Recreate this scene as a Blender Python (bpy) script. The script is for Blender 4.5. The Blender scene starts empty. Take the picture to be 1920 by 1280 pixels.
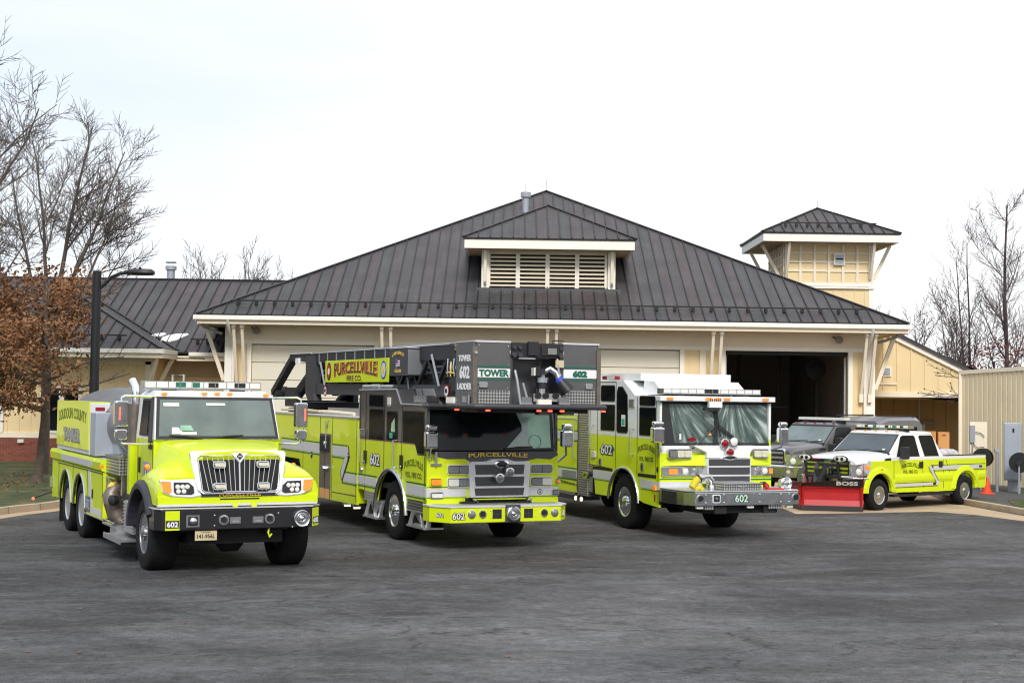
import bpy, bmesh, math, random
from mathutils import Vector, Matrix, Euler
from math import sin, cos, pi, radians, sqrt
SC = bpy.context.scene
COL = SC.collection
rnd = random.Random(7)

# ------------------------------------------------------------------ camera
F, PITCH, ROLL, CH = 2700.0, radians(2.1), radians(.82), 2.66
cam = bpy.data.cameras.new("camera"); cam.sensor_width = 36; cam.lens = F/1920*36
cam.clip_start = .5; cam.clip_end = 3000
co = bpy.data.objects.new("camera", cam); COL.objects.link(co)
Fv = Vector((0, cos(PITCH), sin(PITCH))); U0 = Vector((0, -sin(PITCH), cos(PITCH))); Xv = Vector((1, 0, 0))
Rv = Xv*cos(ROLL)+U0*sin(ROLL); Uv = U0*cos(ROLL)-Xv*sin(ROLL)
mw = Matrix((Rv, Uv, -Fv)).transposed().to_4x4(); mw.translation = Vector((0, 0, CH))
co.matrix_world = mw
SC.camera = co

# ------------------------------------------------------------------ world, sun, exposure
EL, AZ = radians(40), radians(178)       # sun direction: behind and right of the camera
w = bpy.data.worlds.new("World"); SC.world = w; w.use_nodes = True
nt = w.node_tree; nt.nodes.clear(); N = nt.nodes.new; L = nt.links.new
out = N('ShaderNodeOutputWorld'); sky = N('ShaderNodeTexSky'); sky.sky_type = 'NISHITA'; sky.sun_disc = False
sky.sun_elevation = EL; sky.sun_rotation = AZ
b1 = N('ShaderNodeBackground'); b1.inputs[1].default_value = .12; L(sky.outputs[0], b1.inputs[0])
b2 = N('ShaderNodeBackground'); b2.inputs[0].default_value = (.985, .99, 1, 1); b2.inputs[1].default_value = 1.0
tc = N('ShaderNodeTexCoord'); mp = N('ShaderNodeMapping'); mp.inputs['Scale'].default_value = (2.2, 2.2, 7)
nz = N('ShaderNodeTexNoise'); nz.inputs['Scale'].default_value = 1.6; nz.inputs['Detail'].default_value = 5; nz.inputs['Roughness'].default_value = .5
L(tc.outputs['Generated'], mp.inputs[0]); L(mp.outputs[0], nz.inputs['Vector'])
sx = N('ShaderNodeSeparateXYZ'); L(tc.outputs['Generated'], sx.inputs[0])
m1 = N('ShaderNodeMath'); m1.operation = 'MULTIPLY_ADD'; L(sx.outputs[0], m1.inputs[0]); m1.inputs[1].default_value = -1.15; m1.inputs[2].default_value = -.3
m2 = N('ShaderNodeMath'); m2.operation = 'ADD'; L(m1.outputs[0], m2.inputs[0]); L(nz.outputs[0], m2.inputs[1])
cr = N('ShaderNodeMapRange'); cr.inputs[1].default_value = .22; cr.inputs[2].default_value = .75; cr.inputs[3].default_value = .02; cr.inputs[4].default_value = .7
L(m2.outputs[0], cr.inputs[0])
b3 = N('ShaderNodeBackground'); b3.inputs[0].default_value = (.70, .84, 1, 1); b3.inputs[1].default_value = .88
ms0 = N('ShaderNodeMixShader'); L(cr.outputs[0], ms0.inputs[0]); L(b2.outputs[0], ms0.inputs[1]); L(b3.outputs[0], ms0.inputs[2])
ms = N('ShaderNodeMixShader'); ms.inputs[0].default_value = .06; L(ms0.outputs[0], ms.inputs[1]); L(b1.outputs[0], ms.inputs[2])
L(ms.outputs[0], out.inputs[0])
sl = bpy.data.lights.new("sun", 'SUN'); sl.energy = 2.35; sl.angle = radians(16); sl.color = (1, .965, .91)
so = bpy.data.objects.new("sun", sl); COL.objects.link(so)
sd = Vector((sin(radians(2))*cos(EL), -cos(radians(2))*cos(EL), sin(EL)))   # towards the sun
so.rotation_euler = (-sd).to_track_quat('-Z', 'Y').to_euler()
SC.view_settings.view_transform = 'Standard'; SC.view_settings.look = 'None'; SC.view_settings.gamma = 1
SC.view_settings.exposure = 0.22; SC.view_settings.use_curve_mapping = False

SC.cycles.use_denoising = True; SC.cycles.denoiser = 'OPENIMAGEDENOISE'; SC.cycles.denoising_prefilter = 'ACCURATE'; SC.cycles.pixel_filter_type = 'BLACKMAN_HARRIS'; SC.cycles.filter_width = 1.15
SC.cycles.max_bounces = 6; SC.cycles.sample_clamp_indirect = 4
# ------------------------------------------------------------------ materials
M = {}
def pmat(name, col, rough=.5, metal=0, var=.06, scale=3, bump=0, bscale=60, coat=0, emit=None, spec=.5, trans=0):
    m = bpy.data.materials.new(name); m.use_nodes = True; t = m.node_tree
    p = t.nodes['Principled BSDF']; n = t.nodes.new('ShaderNodeTexNoise'); n.inputs['Scale'].default_value = scale; n.inputs['Detail'].default_value = 6
    c = t.nodes.new('ShaderNodeTexCoord'); t.links.new(c.outputs['Object'], n.inputs['Vector'])
    mx = t.nodes.new('ShaderNodeMix'); mx.data_type = 'RGBA'; t.links.new(n.outputs[0], mx.inputs[0])
    mx.inputs[6].default_value = tuple(max(0, v*(1-var*1.6)) for v in col)+(1,); mx.inputs[7].default_value = tuple(min(1, v*(1+var*1.6)) for v in col)+(1,)
    t.links.new(mx.outputs[2], p.inputs['Base Color'])
    r = t.nodes.new('ShaderNodeMapRange'); r.inputs[3].default_value = max(0, rough-.06); r.inputs[4].default_value = min(1, rough+.08)
    t.links.new(n.outputs[0], r.inputs[0]); t.links.new(r.outputs[0], p.inputs['Roughness'])
    p.inputs['Metallic'].default_value = metal; p.inputs['Coat Weight'].default_value = coat; p.inputs['Coat Roughness'].default_value = .06
    p.inputs['Specular IOR Level'].default_value = spec
    if bump:
        n2 = t.nodes.new('ShaderNodeTexNoise'); n2.inputs['Scale'].default_value = bscale; t.links.new(c.outputs['Object'], n2.inputs['Vector'])
        b = t.nodes.new('ShaderNodeBump'); b.inputs['Strength'].default_value = bump; b.inputs['Distance'].default_value = .02
        t.links.new(n2.outputs[0], b.inputs['Height']); t.links.new(b.outputs[0], p.inputs['Normal'])
    if emit:
        p.inputs['Emission Color'].default_value = tuple(col)+(1,); p.inputs['Emission Strength'].default_value = emit
    M[name] = m; return m
def nodes(name):
    m = M[name]; return m.node_tree, m.node_tree.nodes['Principled BSDF']

pmat('lime', (.65, .78, .008), .34, 0, .03, 1.2, coat=.5, spec=.3)
pmat('tank_head', (.17, .155, .14), .3, .7, .3, 2.5)  # darker than the steel tank: shade behind the cab put into the colour
pmat('chrome_bright', (.86, .87, .89), .22, .4, .03, 3, coat=.5)
pmat('lime_side', (.56, .72, .014), .32, 0, .03, 1.2, coat=.6)
pmat('white_paint', (.80, .81, .80), .3, 0, .02, 1.5, coat=.5)
pmat('graphite', (.075, .075, .082), .35, .35, .06, 1.5, coat=.5)
pmat('graphite_light', (.27, .28, .30), .35, .5, .05, 1.5, coat=.4)
pmat('boom_black', (.022, .022, .025), .5, .1, .15, 3)
pmat('boom_grey', (.055, .055, .062), .5, .2, .15, 3)
pmat('basket_grey', (.118, .118, .122), .4, .3, .05, 2, coat=.2)
pmat('chrome', (.88, .89, .91), .14, 1, .03, 4)
pmat('dull_chrome', (.66, .67, .69), .24, 1, .06, 6)
pmat('aluminium', (.60, .61, .62), .33, .85, .05, 8, bump=.05)
pmat('steel_tank', (.27, .27, .285), .38, .75, .08, 2.5)
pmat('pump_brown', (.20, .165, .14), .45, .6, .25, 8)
pmat('rubber', (.013, .013, .014), .8, 0, .3, 14, bump=.25, bscale=80, spec=.2)
pmat('black_plastic', (.018, .018, .020), .45, 0, .2, 8)
pmat('flare_black', (.035, .032, .045), .5, 0, .1, 6)
pmat('black_paint', (.015, .015, .017), .28, 0, .1, 3, coat=.5)
pmat('glass_dark', (.006, .008, .009), .05, 0, .3, 3, spec=.25)
pmat('glass_side', (.006, .008, .009), .06, 0, .3, 3, spec=.1); M['glass_side'].node_tree.nodes['Principled BSDF'].inputs['IOR'].default_value = 1.18
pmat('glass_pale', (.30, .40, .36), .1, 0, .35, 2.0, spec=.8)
pmat('glass_mid', (.13, .165, .165), .06, 0, .35, 2.0, spec=.8)
pmat('glass_blue', (.055, .07, .085), .06, 0, .35, 2.0, spec=.8)
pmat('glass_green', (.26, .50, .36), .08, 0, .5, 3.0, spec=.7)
pmat('amber', (.95, .26, .03), .25, 0, .15, 30, emit=.25, spec=.6)
pmat('red_lens', (.24, .004, .006), .2, 0, .25, 30, emit=.02, spec=.6)
pmat('red_led', (1.0, .10, .05), .3, 0, .05, 30, emit=2.0)
pmat('warm_lamp', (1.0, .78, .55), .3, 0, .05, 30, emit=1.6)
pmat('lens', (.72, .72, .66), .16, 0, .18, 60, spec=.8)
pmat('lens_dark', (.22, .23, .23), .12, .2, .5, 90, spec=.9)
pmat('cream_lens', (.62, .60, .46), .25, 0, .15, 40)
pmat('stripe', (.62, .62, .65), .4, .1, .06, 12)
pmat('gold', (.80, .54, .08), .4, 0, .1, 20)
pmat('black_text', (.02, .018, .015), .5)
pmat('white_text', (.82, .82, .82), .5)
pmat('pale_text', (.66, .72, .62), .5)
pmat('green_text', (.005, .13, .08), .5)
pmat('olive_text', (.14, .17, .01), .5)
pmat('grey_text', (.33, .33, .36), .5)
pmat('plow_red', (.46, .012, .016), .38, 0, .12, 2.5, coat=.2)
pmat('plow_black', (.02, .02, .022), .55, 0, .1, 4)
pmat('cone_orange', (.95, .06, .012), .5)
pmat('trim', (.80, .71, .56), .6, 0, .05, 1.5)
pmat('trim_white', (.84, .80, .72), .55, 0, .03, 1.5)
pmat('siding', (.76, .60, .34), .7, 0, .05, 1.2)
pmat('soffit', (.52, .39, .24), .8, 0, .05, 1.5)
pmat('metal_siding', (.74, .63, .43), .5, .1, .06, 1.2)
pmat('door_panel', (.70, .66, .54), .6, 0, .03, 1.2)
pmat('louvre', (.66, .58, .44), .6, 0, .04, 3)
pmat('dark', (.012, .012, .012), .8)
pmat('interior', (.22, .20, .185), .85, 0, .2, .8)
pmat('brown_wall', (.30, .205, .085), .8, 0, .1, 1.2)
pmat('cabinet', (.72, .36, .13), .6, 0, .05, 2)
pmat('concrete', (.44, .33, .22), .85, 0, .22, 1.6, bump=.3, bscale=40)
pmat('kerb', (.44, .35, .26), .85, 0, .2, 3, bump=.3, bscale=50)
pmat('gravel', (.075, .075, .072), .95, 0, .5, 9, bump=.9, bscale=35)
pmat('bark', (.10, .075, .058), .9, 0, .35, 8, bump=.6, bscale=25)
pmat('bark_grey', (.115, .092, .080), .9, 0, .25, 8)
pmat('bark_dark', (.075, .052, .054), .9, 0, .25, 8)
pmat('leaf', (.20, .092, .038), .8, 0, .8, 7)
pmat('leaf_red', (.13, .028, .02), .8, 0, .5, 5)
pmat('snow', (.86, .88, .9), .8)
pmat('galv', (.36, .38, .42), .45, .4, .08, 6)
pmat('box_grey', (.36, .39, .45), .45, .2, .06, 3)
pmat('plate', (.62, .52, .32), .5)
pmat('hose_yellow', (.62, .50, .02), .7)
pmat('green_glow', (.04, .42, .30), .4)
pmat('pole_black', (.010, .012, .014), .4, .2, .1, 4)
pmat('blue', (.03, .06, .45), .4)
pmat('sack', (.48, .45, .46), .7, 0, .5, 8)
pmat('pickup_grey', (.10, .10, .112), .3, .25, .05, 1.5, coat=.6)
pmat('cap_grey', (.20, .20, .22), .3, .4, .05, 1.5, coat=.6)
pmat('flag', (.55, .42, .38), .6, 0, .6, 60)

# roof metal: every standing-seam pan has its own slight tone
def roofmat(name, ax):
    m = pmat(name, (.058, .052, .056), .46, .1, .1, .8, spec=.35)
    t, p = nodes(name); c = t.nodes.new('ShaderNodeTexCoord'); s = t.nodes.new('ShaderNodeSeparateXYZ'); t.links.new(c.outputs['Object'], s.inputs[0])
    d = t.nodes.new('ShaderNodeMath'); d.operation = 'DIVIDE'; t.links.new(s.outputs[ax], d.inputs[0]); d.inputs[1].default_value = .405
    f = t.nodes.new('ShaderNodeMath'); f.operation = 'FLOOR'; t.links.new(d.outputs[0], f.inputs[0])
    wn = t.nodes.new('ShaderNodeTexWhiteNoise'); wn.noise_dimensions = '1D'; t.links.new(f.outputs[0], wn.inputs['W'])
    mx = t.nodes.new('ShaderNodeMix'); mx.data_type = 'RGBA'; t.links.new(wn.outputs[0], mx.inputs[0])
    mx.inputs[6].default_value = (.054, .056, .060, 1); mx.inputs[7].default_value = (.070, .056, .060, 1)
    n = t.nodes.new('ShaderNodeTexNoise'); n.inputs['Scale'].default_value = .9; n.inputs['Detail'].default_value = 7; t.links.new(c.outputs['Object'], n.inputs['Vector'])
    mr = t.nodes.new('ShaderNodeMapRange'); mr.inputs[1].default_value = .3; mr.inputs[2].default_value = .7; mr.inputs[3].default_value = .82; mr.inputs[4].default_value = 1.18
    t.links.new(n.outputs[0], mr.inputs[0])
    mp = t.nodes.new('ShaderNodeMapping'); mp.inputs['Scale'].default_value = (7, .5, .5) if ax == 0 else (.5, 7, .5); t.links.new(c.outputs['Object'], mp.inputs[0])
    n3 = t.nodes.new('ShaderNodeTexNoise'); n3.inputs['Scale'].default_value = 1; n3.inputs['Detail'].default_value = 6; t.links.new(mp.outputs[0], n3.inputs['Vector'])
    m3 = t.nodes.new('ShaderNodeMapRange'); m3.inputs[1].default_value = .3; m3.inputs[2].default_value = .7; m3.inputs[3].default_value = .84; m3.inputs[4].default_value = 1.16; t.links.new(n3.outputs[0], m3.inputs[0])
    mm = t.nodes.new('ShaderNodeMath'); mm.operation = 'MULTIPLY'; t.links.new(mr.outputs[0], mm.inputs[0]); t.links.new(m3.outputs[0], mm.inputs[1])
    vm = t.nodes.new('ShaderNodeVectorMath'); vm.operation = 'SCALE'; t.links.new(mx.outputs[2], vm.inputs[0]); t.links.new(mm.outputs[0], vm.inputs['Scale'])
    t.links.new(vm.outputs[0], p.inputs['Base Color'])
    n4 = t.nodes.new('ShaderNodeTexNoise'); n4.inputs['Scale'].default_value = 1.3; n4.inputs['Detail'].default_value = 2; t.links.new(c.outputs['Object'], n4.inputs['Vector'])
    b = t.nodes.new('ShaderNodeBump'); b.inputs['Strength'].default_value = .5; b.inputs['Distance'].default_value = .05; t.links.new(n4.outputs[0], b.inputs['Height']); t.links.new(b.outputs[0], p.inputs['Normal'])
roofmat('roof_x', 0); roofmat('roof_y', 1)
pmat('seam', (.014, .012, .013), .45, .15, .1, 2)  # darker than the pans: shadow along the ribs put into the colour

for nm in ('lime', 'white_paint', 'graphite', 'basket_grey'):
    t, p = nodes(nm); c = t.nodes.new('ShaderNodeTexCoord'); n4 = t.nodes.new('ShaderNodeTexNoise'); n4.inputs['Scale'].default_value = 1.6; n4.inputs['Detail'].default_value = 1.5; t.links.new(c.outputs['Object'], n4.inputs['Vector'])
    b = t.nodes.new('ShaderNodeBump'); b.inputs['Strength'].default_value = .22; b.inputs['Distance'].default_value = .05; t.links.new(n4.outputs[0], b.inputs['Height']); t.links.new(b.outputs[0], p.inputs['Normal']); t.links.new(b.outputs[0], p.inputs['Coat Normal'])
def treadplate():
    pmat('treadplate', (.45, .45, .45), .3, .8, .05, 5)
    t, p = nodes('treadplate'); c = t.nodes.new('ShaderNodeTexCoord')
    k = t.nodes.new('ShaderNodeTexChecker'); k.inputs['Scale'].default_value = 20
    mp = t.nodes.new('ShaderNodeMapping'); mp.inputs['Rotation'].default_value = (0, .785, 0); mp.inputs['Scale'].default_value = (1.4, .001, 1.4); t.links.new(c.outputs['Object'], mp.inputs[0]); t.links.new(mp.outputs[0], k.inputs[0])
    mx = t.nodes.new('ShaderNodeMix'); mx.data_type = 'RGBA'; t.links.new(k.outputs[1], mx.inputs[0]); mx.inputs[6].default_value = (.62, .62, .6, 1); mx.inputs[7].default_value = (.16, .16, .16, 1)
    t.links.new(mx.outputs[2], p.inputs['Base Color'])
    b = t.nodes.new('ShaderNodeBump'); b.inputs['Strength'].default_value = .6; b.inputs['Distance'].default_value = .01; t.links.new(k.outputs[1], b.inputs['Height']); t.links.new(b.outputs[0], p.inputs['Normal'])
treadplate()

def asphalt():
    pmat('asphalt', (.07, .07, .07), .82, spec=.22)
    t, p = nodes('asphalt'); nn = t.nodes.new; l = t.links.new
    c = nn('ShaderNodeTexCoord')
    def noise(scale, sc, detail=5, rough=.55, dist=0, rot=0):
        mp = nn('ShaderNodeMapping'); mp.inputs['Scale'].default_value = sc; mp.inputs['Rotation'].default_value = (0, 0, rot)
        l(c.outputs['Object'], mp.inputs[0]); n = nn('ShaderNodeTexNoise'); n.inputs['Scale'].default_value = scale; n.inputs['Detail'].default_value = detail
        n.inputs['Roughness'].default_value = rough; n.inputs['Distortion'].default_value = dist; l(mp.outputs[0], n.inputs['Vector']); return n.outputs[0]
    def rng(s, a, b, c0, d):
        r = nn('ShaderNodeMapRange'); r.inputs[1].default_value = a; r.inputs[2].default_value = b; r.inputs[3].default_value = c0; r.inputs[4].default_value = d; l(s, r.inputs[0]); return r.outputs[0]
    def mul(a, b):
        m = nn('ShaderNodeMath'); m.operation = 'MULTIPLY'; l(a, m.inputs[0]); l(b, m.inputs[1]); return m.outputs[0]
    def arc(cx, cy, ka, kr, detail, rough, dist, off=0):
        sb = nn('ShaderNodeVectorMath'); sb.operation = 'SUBTRACT'; l(c.outputs['Object'], sb.inputs[0]); sb.inputs[1].default_value = (cx, cy, 0)
        ln = nn('ShaderNodeVectorMath'); ln.operation = 'LENGTH'; l(sb.outputs[0], ln.inputs[0]); sp = nn('ShaderNodeSeparateXYZ'); l(sb.outputs[0], sp.inputs[0])
        at = nn('ShaderNodeMath'); at.operation = 'ARCTAN2'; l(sp.outputs[0], at.inputs[0]); ng = nn('ShaderNodeMath'); ng.operation = 'MULTIPLY'; l(sp.outputs[1], ng.inputs[0]); ng.inputs[1].default_value = -1; l(ng.outputs[0], at.inputs[1])
        a1 = nn('ShaderNodeMath'); a1.operation = 'MULTIPLY'; l(at.outputs[0], a1.inputs[0]); a1.inputs[1].default_value = ka; r1 = nn('ShaderNodeMath'); r1.operation = 'MULTIPLY'; l(ln.outputs['Value'], r1.inputs[0]); r1.inputs[1].default_value = kr
        cb = nn('ShaderNodeCombineXYZ'); l(a1.outputs[0], cb.inputs[0]); l(r1.outputs[0], cb.inputs[1]); cb.inputs[2].default_value = off
        n = nn('ShaderNodeTexNoise'); n.inputs['Scale'].default_value = 1; n.inputs['Detail'].default_value = detail; n.inputs['Roughness'].default_value = rough; n.inputs['Distortion'].default_value = dist; l(cb.outputs[0], n.inputs['Vector']); return n.outputs[0]
    big = rng(noise(.16, (1, 1.4, 1), 4, .55, .6, .5), .34, .66, .52, 1.46)
    streak = rng(arc(-30, 120, 55, 1.0, 10, .74, .5), .30, .70, .72, 1.32)
    streak2 = mul(rng(arc(60, 90, 110, 2.6, 9, .75, .3, 5), .3, .7, .84, 1.18), rng(noise(2.2, (1, 1.2, 1), 12, .78, .4), .3, .7, .64, 1.42))
    fine = rng(noise(55, (1, 1, 1), 3, .75), .30, .70, .36, 1.72)
    fine2 = rng(noise(9, (1, 1, 1), 8, .82), .30, .70, .52, 1.5)
    v = mul(mul(mul(mul(big, streak), streak2), fine), fine2)
    # oil drips and dark tyre scrub
    vo2 = nn('ShaderNodeTexVoronoi'); vo2.inputs['Scale'].default_value = .9; l(c.outputs['Object'], vo2.inputs['Vector']); v = mul(v, rng(vo2.outputs['Distance'], .03, .10, .55, 1))
    v = mul(v, rng(arc(-12, 46, 26, .55, 5, .6, .3, 21), .60, .72, 1, .62))
    # cracks
    def crack(scale, sc, wdt, rot, dk):
        mp = nn('ShaderNodeMapping'); mp.inputs['Scale'].default_value = sc; mp.inputs['Rotation'].default_value = (0, 0, rot); l(c.outputs['Object'], mp.inputs[0])
        dn = nn('ShaderNodeTexNoise'); dn.inputs['Scale'].default_value = 1.4; dn.inputs['Detail'].default_value = 5; l(mp.outputs[0], dn.inputs['Vector'])
        ad = nn('ShaderNodeVectorMath'); ad.operation = 'MULTIPLY_ADD'; l(dn.outputs[1], ad.inputs[0]); ad.inputs[1].default_value = (.9, .9, .9); l(mp.outputs[0], ad.inputs[2])
        vo = nn('ShaderNodeTexVoronoi'); vo.feature = 'DISTANCE_TO_EDGE'; vo.inputs['Scale'].default_value = scale; l(ad.outputs[0], vo.inputs['Vector'])
        e = rng(vo.outputs['Distance'], .0, wdt, dk, 1)
        gate = rng(noise(.22, (1, 1, 1), 3, .5, 0, rot+1), .42, .52, 0, 1)
        m = nn('ShaderNodeMix'); m.data_type = 'FLOAT'; l(gate, m.inputs[0]); m.inputs[2].default_value = 1; l(e, m.inputs[3]); return m.outputs[0]
    v = mul(v, crack(.5, (.6, 1.0, 1), .010, .3, .45)); v = mul(v, crack(1.2, (.6, 1.1, 1), .013, -.35, .6))
    # pale scuffs
    sc1 = rng(arc(-30, 120, 60, 1.7, 12, .80, .8, 9), .53, .70, 0, .55)
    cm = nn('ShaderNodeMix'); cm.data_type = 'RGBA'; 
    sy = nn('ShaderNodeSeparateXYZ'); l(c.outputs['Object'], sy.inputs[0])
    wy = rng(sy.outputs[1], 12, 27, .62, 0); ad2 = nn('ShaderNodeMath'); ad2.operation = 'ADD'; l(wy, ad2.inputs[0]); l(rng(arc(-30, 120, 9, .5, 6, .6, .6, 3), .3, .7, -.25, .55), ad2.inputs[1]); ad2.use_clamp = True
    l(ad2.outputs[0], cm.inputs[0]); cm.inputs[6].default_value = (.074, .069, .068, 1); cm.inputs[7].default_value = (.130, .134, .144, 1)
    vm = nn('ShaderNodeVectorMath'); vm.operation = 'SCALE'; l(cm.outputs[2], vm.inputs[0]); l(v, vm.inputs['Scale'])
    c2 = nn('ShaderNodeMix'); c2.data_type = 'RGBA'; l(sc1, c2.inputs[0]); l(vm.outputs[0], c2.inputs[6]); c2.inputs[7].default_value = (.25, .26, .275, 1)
    l(c2.outputs[2], p.inputs['Base Color'])
    b = nn('ShaderNodeBump'); b.inputs['Strength'].default_value = .7; b.inputs['Distance'].default_value = .02; l(fine, b.inputs['Height']); l(b.outputs[0], p.inputs['Normal'])
    l(rng(streak, .6, 1.4, .66, .85), p.inputs['Roughness'])
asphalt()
def grass():
    pmat('grass', (.07, .08, .03), .95, 0, .5, 6, bump=.9, bscale=30)
    t, p = nodes('grass'); nn = t.nodes.new; l = t.links.new; c = nn('ShaderNodeTexCoord')
    n = nn('ShaderNodeTexNoise'); n.inputs['Scale'].default_value = 1.1; n.inputs['Detail'].default_value = 8; n.inputs['Roughness'].default_value = .7; l(c.outputs['Object'], n.inputs['Vector'])
    r = nn('ShaderNodeValToRGB'); r.color_ramp.elements[0].position = .38; r.color_ramp.elements[0].color = (.022, .040, .008, 1); r.color_ramp.elements[1].position = .62; r.color_ramp.elements[1].color = (.12, .10, .035, 1)
    e = r.color_ramp.elements.new(.5); e.color = (.055, .068, .018, 1)
    l(n.outputs[0], r.inputs[0]); l(r.outputs[0], p.inputs['Base Color'])
grass()
def brick():
    pmat('brick', (.2, .05, .03), .85)
    t, p = nodes('brick'); nn = t.nodes.new; l = t.links.new; c = nn('ShaderNodeTexCoord'); mp = nn('ShaderNodeMapping'); mp.inputs['Rotation'].default_value = (pi/2, 0, 0)
    l(c.outputs['Object'], mp.inputs[0]); b = nn('ShaderNodeTexBrick'); b.inputs['Scale'].default_value = 1; b.inputs['Brick Width'].default_value = .21; b.inputs['Row Height'].default_value = .075; b.inputs['Mortar Size'].default_value = .008
    b.inputs['Color1'].default_value = (.26, .062, .030, 1); b.inputs['Color2'].default_value = (.17, .038, .022, 1); b.inputs['Mortar'].default_value = (.16, .11, .09, 1)
    l(mp.outputs[0], b.inputs['Vector']); l(b.outputs[0], p.inputs['Base Color'])
brick()
def film():   # creased plastic film behind the pumper's windscreen: reflection streaks painted in from the top corners
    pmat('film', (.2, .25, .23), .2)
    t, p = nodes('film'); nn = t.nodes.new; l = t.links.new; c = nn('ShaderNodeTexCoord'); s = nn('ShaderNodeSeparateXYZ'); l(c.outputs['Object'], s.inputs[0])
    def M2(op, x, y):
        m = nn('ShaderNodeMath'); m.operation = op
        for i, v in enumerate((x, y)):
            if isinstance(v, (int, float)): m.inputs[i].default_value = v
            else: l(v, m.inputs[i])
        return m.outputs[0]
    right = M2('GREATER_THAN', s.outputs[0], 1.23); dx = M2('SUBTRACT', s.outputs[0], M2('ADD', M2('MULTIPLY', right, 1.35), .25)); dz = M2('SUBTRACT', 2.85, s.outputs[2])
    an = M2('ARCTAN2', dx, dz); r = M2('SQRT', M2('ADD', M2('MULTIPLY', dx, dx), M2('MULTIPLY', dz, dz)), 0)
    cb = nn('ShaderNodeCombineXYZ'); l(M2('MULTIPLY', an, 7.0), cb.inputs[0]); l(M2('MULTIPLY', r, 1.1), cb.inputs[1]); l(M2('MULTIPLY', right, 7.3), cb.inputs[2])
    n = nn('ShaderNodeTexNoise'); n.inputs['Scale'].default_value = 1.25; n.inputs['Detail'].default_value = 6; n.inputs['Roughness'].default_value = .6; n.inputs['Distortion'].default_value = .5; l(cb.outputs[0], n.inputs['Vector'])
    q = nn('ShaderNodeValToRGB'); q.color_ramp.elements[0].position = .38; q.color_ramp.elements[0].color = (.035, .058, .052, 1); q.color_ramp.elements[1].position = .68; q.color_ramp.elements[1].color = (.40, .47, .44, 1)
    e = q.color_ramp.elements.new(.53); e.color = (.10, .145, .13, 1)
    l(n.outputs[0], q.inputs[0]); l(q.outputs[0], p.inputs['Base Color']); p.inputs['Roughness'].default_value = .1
film()

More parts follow.
